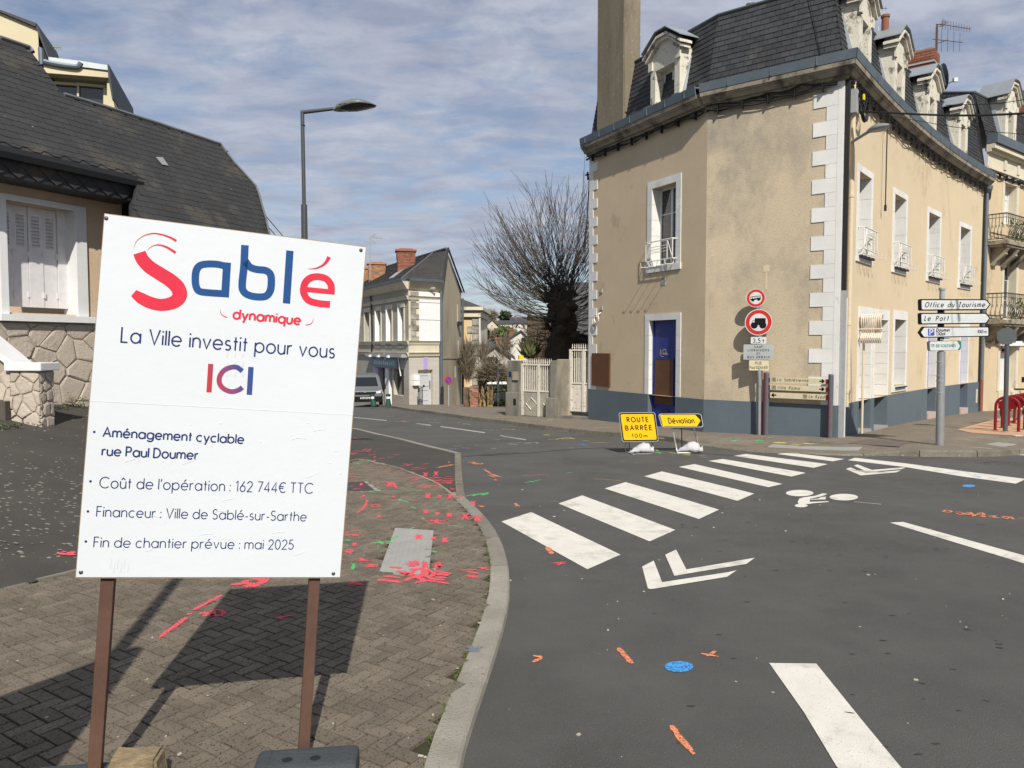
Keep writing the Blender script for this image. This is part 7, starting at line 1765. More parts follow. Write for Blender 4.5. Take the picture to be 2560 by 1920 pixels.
# == the shop building down the street
m_greyr = mat('grey_render', (.36,.345,.30),(.30,.285,.25), scale=.8, rough=.95, bump=1.5, bscale=40, c4=(.20,.19,.165), s4=.5, t4=.58, w4=.15)
m_limes = mat('limestone', (.62,.57,.44),(.52,.48,.38), scale=1.2, rough=.9, bump=1.5, bscale=40, c4=(.22,.21,.18), s4=1.3, t4=.58, w4=.12)
m_gable = mat('gable_render', (.50,.43,.31),(.42,.36,.26), scale=.5, rough=.95, bump=1.5, bscale=30, stretch=(1,1,.5), c4=(.26,.225,.16), s4=.4, t4=.5, w4=.2)
m_stained = mat('blackened_stone', (.45,.43,.36),(.12,.115,.10), scale=2.2, rough=.95, bump=2, bscale=25)
m_white = flat('pure_white_panel', (.80,.80,.80),.55); m_travert = mat('travertine', (.50,.47,.42),(.42,.39,.35), scale=2, rough=.7, stretch=(.6,.6,5))
m_lilac = flat('lilac_paint', (.42,.33,.66),.6); m_sign_teal = flat('shop_sign_teal', (.16,.26,.30),.5); m_doorg = flat('pale_grey_door', (.52,.53,.55),.5)
thE = RD(-27.0)
k1 = ray(1023,1011); k1 = k1 * (43 / k1.y); k1.z = gf(k1.x, k1.y)
def ptat(x, Y): d = ray(x, 900); return (d.x * Y / d.y, Y)
YE = k1.y
E1 = Fac(k1.x, k1.y, thE, -1)                      # shop front, running away to the left
thE2 = RD(48.5); 
E2 = Fac(k1.x, k1.y, thE2,1)
LE2 = E2.px(1098,1000)[0]; k2 = E2.pos(LE2); thE3 = RD(6); E3 = Fac(k2[0], k2[1], thE3,1); LE3 = E3.px(1153,900)[0]
be = thing('shop_building', 'old pale stone building with a narrow corner face, white panel and slate roof', 'building', tuple(k1))
def ez(F, r, x, y): return F.px(*Q(r, x, y)[0])
zE_eave = E2.px(1060,706)[1]; zlowE = k1.z - 1.5; zE_top = E3.px(1115.5,622)[1]
zband = ez(E2, 'B1', 650,1030)[1]; zb2 = ez(E2, 'B1', 650,925)[1]; zb0 = ez(E2, 'B1', 650,1050)[1]
LE1 = 24.0
# shop front
wins = []
for x0, x1 in ((218,262),(318,362),(425,470)): wins.append((E1.px(*Q('B1', x1,800)[0])[0], E1.px(*Q('B1', x0,800)[0])[0]))
wz0_, wz1_ = ez(E1, 'B1', 450,918)[1], ez(E1, 'B1', 450,608)[1]
wf = [E1.px(*Q('B1', x, 800)[0])[0] for x in (160,116)]
holes = [(a, b, wz0_, wz1_, .25) for a, b in wins] + [(wf[0], wf[1], wz0_, wz1_, .25)]
for k in range(3): a = wf[1] + 1.7 + k * 2.2; holes.append((a, a + 1.0, wz0_, wz1_, .25))
mb = MB(); E1.wall(mb, 0, LE1, zband, zE_eave, holes); mb.build('upper_wall', m_greyr, be)
for i, h in enumerate(holes[:4]):
    w = casement(E1, h, .2, be, 2,3)
    for a, b in ((h[0] - .16, h[0]),(h[1], h[1] + .16)): mb = MB(); E1.box(mb, a, b, h[2], h[3], 0,.04); mb.build('jamb', m_limes, w)
    mb = MB(); E1.box(mb, h[0] - .22, h[1] + .22, h[3], h[3] + .26,0,.06); mb.build('lintel', m_limes, w)
    if i < 3:
        mb = MB(); E1.box(mb, h[1] - .04, h[1] - .0, h[2], h[3], -.16,.10); mb.build('open_shutter', m_white, w)
        mb = MB(); E1.box(mb, h[0] + .01, h[0] + .05, h[2], h[3], -.16,.04); mb.build('open_shutter', m_white, w)
    if i < 3:
        for j in range(3):
            x = h[0] - .1 + j * .42; mb = MB(); z = zband + .55; mb.prism([E1.W(x, z - .17,.05), E1.W(x + .34, z + .17,.05), E1.W(x + .40, z + .17,.05), E1.W(x + .06, z - .17,.05)], E1.W(0,0,.05) - E1.W(0,0,0)); mb.prism([E1.W(x + .34, z - .17,.05), E1.W(x, z + .17,.05), E1.W(x + .06, z + .17,.05), E1.W(x + .40, z - .17,.05)], E1.W(0,0,.04) - E1.W(0,0,0)); mb.build('lattice_panel', m_stained, w)
# ground floor of the shop: openings
sd_ = [E1.px(*Q('B1', x, 1300)[0])[0] for x in (300,240)]; sd2 = [E1.px(*Q('B1', x, 1300)[0])[0] for x in (362,332)]; sd3 = [E1.px(*Q('B1', x, 1300)[0])[0] for x in (468,376)]
zsh1 = ez(E1, 'B1', 420,1165)[1]; zsh0 = ez(E1, 'B1', 420,1400)[1]; zshop = ez(E1, 'B1', 420,1075)[1]
hl = [(sd_[0], sd_[1], zlowE, zsh1,.3),(sd2[0], sd2[1], zlowE, zsh1,.3),(sd3[0], sd3[1], zsh0, zsh1,.25)]
mb = MB(); E1.wall(mb, 0, E1.px(*Q('B1', 190,1300)[0])[0], zlowE, zband, hl); mb.build('shop_wall', m_travert, be)
mb = MB(); E1.wall(mb, E1.px(*Q('B1', 190,1300)[0])[0], LE1, zlowE, zband, []); mb.build('neighbour_wall', m_greyr, be)
for h in hl[:2]: mb = MB(); E1.box(mb, h[0], h[1], zlowE, h[3], -.34,-.30); mb.build('shop_door', m_glass, be)
mb = MB(); E1.box(mb, hl[2][0], hl[2][1], hl[2][2], hl[2][3], -.3,-.25); sw = mb.build('shop_window', m_glass, be)
mb = MB(); a = (hl[1][1] + hl[0][0]) / 2; E1.box(mb, hl[1][1] - .02, hl[0][0] + .02, zlowE, zsh1,-.28,.01); mb.build('white_door_post', m_white, be)
mb = MB(); E1.box(mb, hl[0][1] + .02, hl[0][1] + .5, zlowE + 1.8, zsh1,.0,.03); mb.build('lilac_strip', m_lilac, be)
s0 = E1.px(*Q('B1', 432,1130)[0])[0]; s1 = E1.px(*Q('B1', 200,1130)[0])[0]
mb = MB(); E1.box(mb, s0, s1, zsh1 + .08, zsh1 + .62,.02,.20); sg = mb.build('shop_sign', m_sign_teal, be)
mb = MB(); rr = random.Random(8)
for i in range(11): a = s0 + .5 + i * (s1 - s0 - 1) / 11; E1.box(mb, a, a + (s1 - s0) / 22 * rr.uniform(.6,1.1), zsh1 + .22, zsh1 + .22 + rr.choice((.2,.26)),.2,.22)
mb.build('sign_letter_shapes', flat('sign_pale', (.5,.6,.62)), sg, kind='stuff')
for f in (.12,.5,.85): a = s0 + (s1 - s0) * f; mb = MB(); mb.tube([E1.W(a, zsh1 + .75,.02), E1.W(a, zsh1 + .85,.35), E1.W(a + .2, zsh1 + .75,.5)], .03,6); E1.box(mb, a - .02, a + .3, zsh1 + .68, zsh1 + .76,.42,.55); mb.build('spotlight', m_white, be)
mb = MB(); E1.box(mb, .1, s1 + .6, zshop + .12, zshop + .3,.0,.42); mb.build('awning_box', m_greyp, be)
mb = MB(); mb.tube([E1.W(1.0, zshop + .1,.3), E1.W(1.0, zshop - .95,.15)], .04,6); mb.build('awning_arm', m_white, be)
mb = MB(); mb.tube([E1.W(s0 + 2.1, zshop + .3,.3), E1.W(s0 + 1.9, zsh1 + .5,.25)], .04,6); mb.build('awning_arm', m_white, be)
# corner face
dd0, dd1 = E2.px(*Q('B1', 597,1300)[0])[0], E2.px(*Q('B1', 728,1300)[0])[0]; ddz = ez(E2, 'B1', 660,1170)[1]
mb = MB(); E2.wall(mb, 0, LE2, zband, zE_eave, []); mb.build('corner_wall', m_limes, be)
mb = MB(); E2.wall(mb, 0, LE2, zlowE, zband, [(dd0, dd1, zlowE, ddz, .22)]); mb.build('corner_shop_wall', m_travert, be)
mb = MB(); E2.box(mb, dd0, dd1, zlowE, ddz - .18,-.26,-.2); dr_ = mb.build('door', m_doorg, be)
zd0 = gf(*E2.pos(dd0))
for j, (f0, f1) in enumerate(((.06,.44),(.52,.94))):
    z0 = zd0 + .1 + f0 * (ddz - .2 - zd0); z1 = zd0 + .1 + f1 * (ddz - .3 - zd0); mb = MB()
    for a, b, c, d in ((dd0 + .18, dd1 - .18, z0, z0 + .04),(dd0 + .18, dd1 - .18, z1 - .04, z1),(dd0 + .18, dd0 + .22, z0 + .04, z1 - .04),(dd1 - .22, dd1 - .18, z0 + .04, z1 - .04)): E2.box(mb, a, b, c, d, -.2,-.175)
    mb.build('door_moulding', m_doorg, dr_)
mb = MB(); E2.box(mb, (dd0 + dd1) / 2 - .06,(dd0 + dd1) / 2 + .06, zd0 + 1.0, zd0 + 1.1,-.2,-.17); mb.build('letter_slot', m_black, dr_)
mb = MB(); mb.tube([E2.W(dd1 - .12, zd0 + .9,-.12), E2.W(dd1 - .12, zd0 + 1.35,-.12)], .025,6); mb.build('handle', m_black, dr_)
a, b = E2.px(*Q('B1', 600,700)[0])[0], E2.px(*Q('B1', 787,700)[0])[0]; zz = [ez(E2, 'B1', 690, y)[1] for y in (918,722,566,472)]
for z0, z1 in zip(zz, zz[1:]): mb = MB(); E2.box(mb, a, b, z0 + .015, z1 - .015,.0,.08); mb.build('white_panel', m_white, be)
mb = MB(); c0_, c1_ = E2.px(*Q('B1', 528,700)[0])[0], a - .02; k = 9
for i in range(k): h = (zz[3] - zz[0]) / k; mb = MB(); E2.box(mb, c0_, c1_ - (.18 if i % 2 else 0), zz[0] + i * h + .01, zz[0] + (i + 1) * h - .01,0,.05); mb.build('quoin_stone', m_stained, be)
a, b = E2.px(*Q('B1', 645,1100)[0])[0], E2.px(*Q('B1', 680,1100)[0])[0]; mb = MB(); E2.box(mb, a, b, ddz + .02, zband - .15,0,.03); mb.build('lilac_strip', m_lilac, be)
a, b = E2.px(*Q('B1', 540,1260)[0])[0], E2.px(*Q('B1', 592,1260)[0])[0]; zm = [ez(E2, 'B1', 565, y)[1] for y in (1312,1265,1215)]
for z0, z1 in zip(zm, zm[1:]): mb = MB(); E2.box(mb, a, b, z0 + .01, z1 - .01,0,.2); mb.build('letter_box', m_white, be)
for x0, x1 in ((552,590),(757,778)):
    a, b = E2.px(*Q('B1', x0,1400)[0])[0], E2.px(*Q('B1', x1,1400)[0])[0]; mb = MB(); zr = zd0 + .95
    for i in range(4): s = a + (b - a) * i / 3; mb.tube([E2.W(s, zd0 - .1,.5), E2.W(s, zr + i * .02,.5)], .022,5)
    mb.tube([E2.W(a, zr, .5), E2.W(b, zr + .06,.5)], .025,5); mb.tube([E2.W(a, zd0 + .2,.5), E2.W(b, zd0 + .2,.5)], .02,5); mb.build('railing', m_black, be)
mb = MB(); mb.tube([E2.W(E2.px(*Q('B1', 688,435)[0])[0], ez(E2, 'B1', 690,437)[1], .05), E2.W(E2.px(*Q('B1', 715,440)[0])[0], ez(E2, 'B1', 690,440)[1], .4)], .08,8); mb.build('security_light', m_greyp, be)
# mouldings
cE = [(-.12,0),(-.12,.06),(0,.10),(.10,.18),(.10,0)]
for F_, L0, L1, m0, m1 in ((E1,0, LE1,-tan((thE2 - thE - pi) / 2) * 0 + .42,0),(E2,0, LE2,.42,0)):
    for z, m in ((zband, m_limes),(zb2, m_limes),(zE_eave - .9, m_limes)):
        mb = MB(); F_.ext(mb, [(z + a, n + .005) for a, n in cE], L0, L1, m0=m0, m1=m1); mb.build('string_course', m, be)
    mb = MB(); F_.ext(mb, [(zE_eave - .45,0),(zE_eave - .4,.12),(zE_eave - .15,.3),(zE_eave, .42),(zE_eave, 0)], L0, L1, m0=m0, m1=m1); mb.build('cornice', m_limes, be)
    mb = MB(); F_.ext(mb, [(zE_eave, .0),(zE_eave, .5),(zE_eave + .16,.52),(zE_eave + .16,0)], L0, L1, m0=m0, m1=m1); mb.build('gutter', m_zinc, be)
    mb = MB(); F_.box(mb, 0 if F_ is E1 else .05, L1, zb2 - .02 if False else zband + .08, zb2 - .1,0,.03); mb.build('apron_band', m_limes if F_ is E2 else m_greyr, be)
# gable side
hE = [(E3.px(*Q('B1', 946,660)[0])[0], E3.px(*Q('B1', 955,660)[0])[0], ez(E3, 'B1', 950,735)[1], ez(E3, 'B1', 950,570)[1], .12),
      (E3.px(*Q('B1', 952,960)[0])[0], E3.px(*Q('B1', 963,960)[0])[0], ez(E3, 'B1', 957,1065)[1], ez(E3, 'B1', 957,895)[1], .12),(E3.px(*Q('B1', 923,1180)[0])[0], E3.px(*Q('B1', 938,1180)[0])[0], ez(E3, 'B1', 930,1240)[1], ez(E3, 'B1', 930,1125)[1], .12)]
mb = MB(); E3.wall(mb, 0, LE3, zlowE, zE_eave, hE); gm = LE3 * .52
sp_, _ = E3.px(1115.5,640)
sp_ = min(max(sp_, 2), LE3 - 1)
mb.poly([E3.W(0, zE_eave, 0), E3.W(LE3, zE_eave, 0), E3.W(sp_, zE_top, 0)]); mb.build('gable_wall', m_gable, be)
for h in hE: mb = MB(); E3.box(mb, h[0] + .01, h[1] - .01, h[2], h[3], -.12,-.02); mb.build('gable_window', m_white, be); 
for h in hE[:2]: mb = MB(); E3.box(mb, h[0], h[1] + .3, h[2] - .25, h[2], .02,.25); mb.build('window_box', m_black, be)
for s, r in ((.08,.09),(LE3 - .1,.09)): mb = MB(); mb.tube([E3.W(s, zlowE, .12), E3.W(s, zE_eave - .4,.12)], r, 8); mb.build('down_pipe', m_zinc, be)
q = [ez(E3, 'B1', *p) for p in ((812,1072),(840,1062),(880,1056),(920,1058),(952,1074))]; mb = MB(); mb.prism([E3.W(a, b, .002) for a, b in q], E3.W(0,0,.02) - E3.W(0,0,0)); mb.build('arched_patch', m_greyr, be)
# roof: ridge parallel to the front
rk = E3.W(sp_, zE_top, 0); lf = Vector((sin(thE), cos(thE),0)); rl = rk + lf * 20; fe = E1.W(-.1, zE_eave + .1,.5); feL = E1.W(20, zE_eave + .1,.5); ke = E2.W(LE2, zE_eave + .1,.5)
bkE = E3.W(LE3 + .1, zE_eave, .1)
mb = MB(); mb.poly([fe, rk + lf * 2.2, rl, feL]); mb.poly([ke, rk + E3.W(0,0,.12) - E3.W(0,0,0), rk + lf * 2.2, fe]); mb.poly([rk, bkE, bkE + lf * 20, rl]); mb.poly([rl, feL, bkE + lf * 20])
m_oldslate = mat('weathered_slate', (.042,.042,.042),(.062,.060,.055), scale=1.2, rough=.85, bump=3, bscale=9, stretch=(1,1,3), c3=(.14,.15,.11), s3=5, t3=.66, w3=.06)
rE = mb.build('roof', m_oldslate, be)
rr = random.Random(6); mb = MB(); A0, B0_, C0_ = fe, (rl - (rk + lf * 2.2)), None
def slatesurf(p00, p10, p01, p11, nu, nv, name, par, m, lift=.02):
    """staggered slates on a bilinear patch"""
    mb = MB(); rr = random.Random(nu)
    def P(u, v): return (p00 * (1 - u) + p10 * u) * (1 - v) + (p01 * (1 - u) + p11 * u) * v
    nrm = (p10 - p00).cross(p01 - p00).normalized(); nrm = nrm if nrm.z > 0 else -nrm
    for j in range(nv):
        for i in range(nu + 1):
            u0 = max(0,(i - .5 * (j % 2)) / nu + .06 / nu); u1 = min(1,(i + 1 - .5 * (j % 2)) / nu - .06 / nu)
            if u1 <= u0: continue
            v0 = j / nv; v1 = min(1,(j + 1.1) / nv); k = lift * rr.uniform(.6,1.3)
            mb.add([P(u0, v0) + nrm * k, P(u1, v0) + nrm * k, P(u1, v1) + nrm * .002, P(u0, v1) + nrm * .002, P(u0, v0), P(u1, v0)], [(0,1,2,3),(0,1,5,4)])
    return mb.build(name, m, par, kind='stuff')
slatesurf(fe, feL, rk + lf * 2.2, rl, 60,34, 'slates', rE, m_oldslate)
slatesurf(fe, ke, rk + lf * 2.2, rk + Vector((.1,0,0)),14,34, 'slates', rE, m_oldslate)
mb = MB(); mb.tube([rk + Vector((0,0,.03)), rl + Vector((0,0,.03))], .07,6); mb.tube([fe, rk + lf * 2.2 + Vector((0,0,.03))], .04,6); mb.build('ridge', m_ridge, rE)
mb = MB(); mb.tube([ke + Vector((0,0,.02)), rk + Vector((.12,0,.04)), bkE + Vector((.1,0,.04))], .06,6); mb.build('verge', m_dark, rE)
# rooflight
u0 = fe + (feL - fe) * .10; sv = ((rk + lf * 2.2) - fe); mb = MB()
p = [fe + lf * 2.0 + sv * .12, fe + lf * 2.9 + sv * .12, fe + lf * 2.9 + sv * .42, fe + lf * 2.0 + sv * .42]; mb.prism([q + Vector((0,0,.03)) for q in p], (0,0,.06)); rl_ = mb.build('rooflight', m_greyp, rE)
# chimneys of this row
def chim_px(name, xl, xr, yt, yb, Y, dep, rz, parent, m=None):
    a = onlinepx(xl, yb, Y); b = onlinepx(xr, yb, Y); t = onlinepx(xl, yt, Y)
    w = b.x - a.x; c = (a + b) / 2; o = brickstack(name, c.x, c.y, c.z - .5, w * .92, dep, t.z - c.z + .5, rz, parent, m, course=.09)
    mb = MB(); mb.box((c.x, c.y, t.z + .03),(w + .12, dep + .2,.12), rz); mb.box((c.x, c.y, t.z + .12),(w * .7, dep * .6,.1), rz); mb.build('chimney_cap', m or m_brick, o); return o
chim_px('brick_chimney', *[Q('B1', x, y)[0][i] for x, y, i in ((402,300,0),(570,300,0),(400,105,1),(400,280,1))], YE + 4.5,.9, RD(12), be)
m_brick2 = mat('old_yellow_brick', (.36,.19,.10),(.30,.145,.08), scale=4, rough=.9, bump=2, bscale=30, rnd=.2, c4=(.2,.15,.11), s4=1.5, t4=.55, w4=.1)
chim_px('brick_chimney', *[Q('B1', x, y)[0][i] for x, y, i in ((145,300,0),(302,300,0),(400,222,1),(400,345,1))], YE + 9,.9, RD(12), be, m_brick2)
chim_px('brick_chimney', *[Q('B1', x, y)[0][i] for x, y, i in ((60,300,0),(150,300,0),(400,262,1),(400,390,1))], YE + 11.5,.9, RD(12), be, m_brick2)
# rooftop aerial
def aerial(lab, px, ytop, ybot, Y, elems, dirv, cat='aerial'):
    t = thing('roof_aerial', lab, cat, tuple(onlinepx(px, ybot, Y))); a = onlinepx(px, ybot, Y); b = onlinepx(px, ytop, Y)
    mb = MB(); mb.tube([a, b], .022,6); mb.build('mast', elems.get('m', m_greyp), t); return t, a, b
tA, a, b = aerial('thin mast aerial on the roof of the shop building', 925,672,700, YE + 8, {}, None)
px_ = lambda x, y: onlinepx(*Q('A3', x, y)[0], YE + 8)
mb = MB(); mb.tube([px_(200,420), px_(200,110)], .035,6); mb.build('mast', m_greyp, tA)
mb = MB(); mb.tube([px_(215,100), px_(300,110)], .025,5)
for i in range(7): x = 235 + i * 9; mb.tube([px_(x, 95), px_(x + 2,113)], .015,4)
for (x0, y0, x1, y1) in ((197,104,240,72),(205,110,238,80),(205,112,240,142),(215,105,242,138),(197,104,235,143)): mb.tube([px_(x0, y0), px_(x1, y1)], .025,5)
mb.build('aerial_head', m_greyp, tA)
# black service pipe at the joint
mb = MB(); s = E1.px(*Q('B1', 190,700)[0])[0]; mb.tube(smooth_path([E1.W(s + .2, zE_eave - .3,.1), E1.W(s, zE_eave - 1.2,.1), E1.W(s - .1, zE_eave - 3,.1), E1.W(s + .1, zband, .1)], 4),.05,6); mb.build('cable', m_black, be)
# no-parking sign on a leaning thin pole by the gable
Yn = 38.0
ns_ = thing('round_no_parking_sign', 'round red and blue no-parking sign in front of the shop building gable', 'road sign', tuple(onlinepx(1110,1023, Yn)))
d9 = yawpl(onlinepx(1120,900, Yn).x, Yn, 0, RD(8)); c = d9.px(*Q('B1', 868,1264)[0]); rr_n = d9.px(*Q('B1', 905,1264)[0])[0] - c[0]
mb = MB(); plate(mb, d9, disc(c[0], c[1], rr_n, 28),-.03,0); pl9 = mb.build('plate', m_alu, ns_); nopark(d9, c[0], c[1], rr_n * .98, pl9,.004)
mb = MB(); z9 = gf(d9.P(c[0], 0,0).x, Yn); pp = d9.P(c[0], c[1], -.06); mb.tube([(pp.x, pp.y, z9 - .1),(pp.x, pp.y, pp.z + .2)], .035,8); mb.build('pole', m_greyp, ns_)

# == van and bollards
m_vanp = flat('van_silver', (.20,.21,.22),.35, metal=.4); m_vand = flat('van_black_plastic', (.012,.013,.015),.8, spec=.15)
Yv = 41.0; sv_ = Yv / FPX
xr_v = onlinepx(957,1000, Yv).x; Wv = 1.92; xc_v = xr_v - Wv / 2; zg_v = gb(0, Yv)
vt_top = onlinepx(900, *[Q('A3', 0,1157)[0][1]], Yv + 1.2).z
Hv = vt_top - zg_v
van = thing('parked_van', 'silver van facing the camera at the kerb beside the shop', 'van', (xc_v, Yv, zg_v))
yawv = RD(13); Rv = Matrix.Rotation(yawv, 3, 'Z'); cv_ = Vector((xc_v, Yv, zg_v))
def V_(x, y, z): return cv_ + Rv @ Vector((x, y, z))
k = Hv / 1.94
prof_v = [(0.05,.30),(0,.55),(.02,.95),(.12,1.02),(.55,1.18),(1.35,1.80),(1.6,1.9),(2.5,1.94),(4.9,1.92),(5.0,1.6),(5.02,.4),(4.9,.28)]
W_at = lambda z: .96 if z < 1.1 else .96 - (z - 1.1) * .16
vs = []
for sgn in (-1,1):
    for y, z in prof_v: vs.append(V_(sgn * W_at(z) * (.93 if y < .1 else 1), y, z * k))
n = len(prof_v); mb = MB(); mb.add(vs, [tuple(range(n))[::-1], tuple(range(n, 2 * n))] + [(i, (i + 1) % n, n + (i + 1) % n, n + i) for i in range(n)]); body = mb.build('body', m_vanp, van, bevel=.06)
def vq(name, pts, m, par, t=.02):
    mb = MB(); P_ = [V_(*p) for p in pts]; nn = (P_[1] - P_[0]).cross(P_[2] - P_[0]).normalized(); nn = nn if nn.y < 0 else -nn; mb.prism([p - nn * .01 for p in P_], nn * (t + .01)); return mb.build(name, m, par, bevel=.008)
vq('windscreen', [(-.74,.62,1.23 * k),(.74,.62,1.23 * k),(.66,1.30,1.76 * k),(-.66,1.30,1.76 * k)], flat('dark_screen_glass', (.015,.018,.02),.3, spec=.3), van)
vq('bumper', [(-.9,.0,.32 * k),(.9,.0,.32 * k),(.93,-.02,.66 * k),(-.93,-.02,.66 * k)], m_vand, van, .06)
vq('grille', [(-.52,.0,.80 * k),(.52,.0,.80 * k),(.60,.02,.93 * k),(-.60,.02,.93 * k)], m_vand, van, .06)
vq('badge', [(-.05,.0,.83 * k),(.05,.0,.83 * k),(.05,.0,.92 * k),(-.05,.0,.92 * k)], m_alu, van, .045)
for s in (-1,1): vq('headlight', [(s * .62,.02,.80 * k),(s * .90,.10,.88 * k),(s * .90,.14,1.04 * k),(s * .64,.04,.94 * k)], flat('headlight_glass', (.6,.62,.64),.15), van, .03)
pl_ = vq('number_plate', [(-.26,-.05,.50 * k),(.26,-.05,.50 * k),(.26,-.05,.62 * k),(-.26,-.05,.62 * k)], m_sw, van, .03)
vpl = PL(V_(0,-.135,0), Rv @ Vector((1,0,0)),(0,0,1)); mb = MB(); text(mb, vpl, 'FS', (-.21,.53 * k),(-.13,.53 * k),.07,.2,.002); text(mb, vpl, '627', (-.08,.53 * k),(.07,.53 * k),.07,.2,.002); text(mb, vpl, 'AL', (.12,.53 * k),(.21,.53 * k),.07,.2,.002); mb.build('lettering', m_sblk, pl_)
for s in (-1,1):
    mb = MB(); mb.box(V_(s * 1.08,.95,1.18 * k),(.18,.12,.26), yawv); mb.build('wing_mirror', m_vand, van, bevel=.03)
    for y in (.95,4.0): mb = MB(); mb.lathe(V_(s * .80, y, .33), [(.33,0),(.34,.02),(.34,.18),(.33,.2)], 20, Rv @ Vector((s, 0,0))); mb.build('wheel', m_tyre, van)
    mb = MB(); mb.prism([V_(s * .955,1.1,1.15 * k), V_(s * .955,2.0,1.15 * k), V_(s * .86,2.0,1.7 * k), V_(s * .88,1.5,1.7 * k)], Rv @ Vector((s * .015,0,0))); mb.build('side_window', m_glass, van)
m_bgreen = flat('bollard_green', (.012,.065,.045),.5)
def bollard(lab, x, y, tilt=0.0):
    d_ = ray(*Q('B1', x, y)[0]); q = d_ * (36.5 / d_.y); q.z = gf(q.x, q.y); t = thing('bollard', lab, 'bollard', tuple(q), 'dark green bollards at the kerb'); R = Matrix.Rotation(tilt, 3, 'Y'); ax_ = R @ Vector((0,0,1)); h = (y - (1420 if x > 250 else 1412)) * .2773 * q.y / FPX
    for nm, pr, m in (('post', [(.15,0),(.145, h * .08),(.10, h * .55),(.09, h * .62)], m_bgreen),('white_band', [(.09, h * .62),(.085, h * .82)], m_white),('head', [(.085, h * .82),(.12, h * .84),(.12, h * .95),(.08, h),(0, h)], m_bgreen)):
        mb = MB(); mb.lathe(q, pr, 14, ax_); mb.build(nm, m, t)
bollard('dark green bollard standing upright right of the van', 327,1530); bollard('dark green bollard leaning in front of the silver van', 197,1522, RD(-9))

# == next building down and the far houses
m_apric = mat('apricot_render', (.60,.44,.25),(.55,.41,.25), scale=.5, rough=.95); 
Ya = 58.0
def P3(x, y, Y): return onlinepx(x, y, Y)
nb2 = thing('apricot_building', 'apricot building with pale stone quoins seen past the gable', 'building', tuple(P3(1170,1000, Ya)))
x0, x1 = P3(1130,900, Ya).x, P3(1197,900, Ya).x; zt_, zb_2 = P3(1160,776, Ya).z, P3(1160,1000, Ya).z - 4; zm_ = P3(1160,865, Ya).z; xq = P3(1177,900, Ya).x
mb = MB(); mb.prism([(x0, Ya, zb_2),(xq, Ya, zb_2),(xq, Ya + 9, zb_2),(x0, Ya + 9, zb_2)], (0,0, zt_ - zb_2)); mb.build('wall', m_apric, nb2)
mb = MB(); mb.prism([(xq, Ya + .02, zb_2),(x1 - .05, Ya + .02, zb_2),(x1 + .4, Ya + 8, zb_2),(xq, Ya + 8, zb_2)], (0,0, zt_ - zb_2)); mb.build('side_wall', m_limes, nb2)
k = 18; h = (zt_ - .6 - zb_2) / k
for i in range(k): mb = MB(); w = .1 if i % 2 else -.25; z = zb_2 + i * h; mb.prism([(xq + w, Ya - .08, z + .03),(x1, Ya - .08, z + .03),(x1, Ya + .3, z + .03),(xq + w, Ya + .3, z + .03)], (0,0, h - .06)); mb.build('quoin_stone', m_limes if i < 9 else m_stained, nb2)
mb = MB(); mb.prism([(x0, Ya - .15, zm_),(x1 + .1, Ya - .15, zm_),(x1 + .5, Ya + 8, zm_),(x0, Ya + 8, zm_)], (0,0,.16)); mb.build('string_course', m_zinc, nb2)
mb = MB(); mb.prism([(x0 + .4, Ya - .5, zt_),(x1 + .35, Ya - .5, zt_),(x1 + .7, Ya + 8, zt_),(x0 + .4, Ya + 8, zt_)], (0,0,.25)); mb.prism([(x0, Ya - .25, zt_ - .5),(x1 + .15, Ya - .25, zt_ - .5),(x1 + .5, Ya + 8, zt_ - .5),(x0, Ya + 8, zt_ - .5)], (0,0,.45)); mb.build('cornice', m_limes, nb2)
mb = MB(); a = [(x0 + .4, Ya - .5, zt_ + .25),(x1 + .3, Ya - .5, zt_ + .25),(x1 + .7, Ya + 8.5, zt_ + .25),(x0 + .4, Ya + 8.5, zt_ + .25)]; mb.add(a + [(x0 + .45, Ya + 3, zt_ + 1.1),(x0 + .45, Ya + 5, zt_ + 1.1)], [(0,1,4),(1,2,5,4),(2,3,5),(3,0,4,5)]); mb.build('roof', m_oldslate, nb2)
mb = MB(); mb.tube([(x1 + .08, Ya - .1, zb_2),(x1 + .08, Ya - .1, zt_)], .07,6); mb.build('down_pipe', m_guard, nb2)
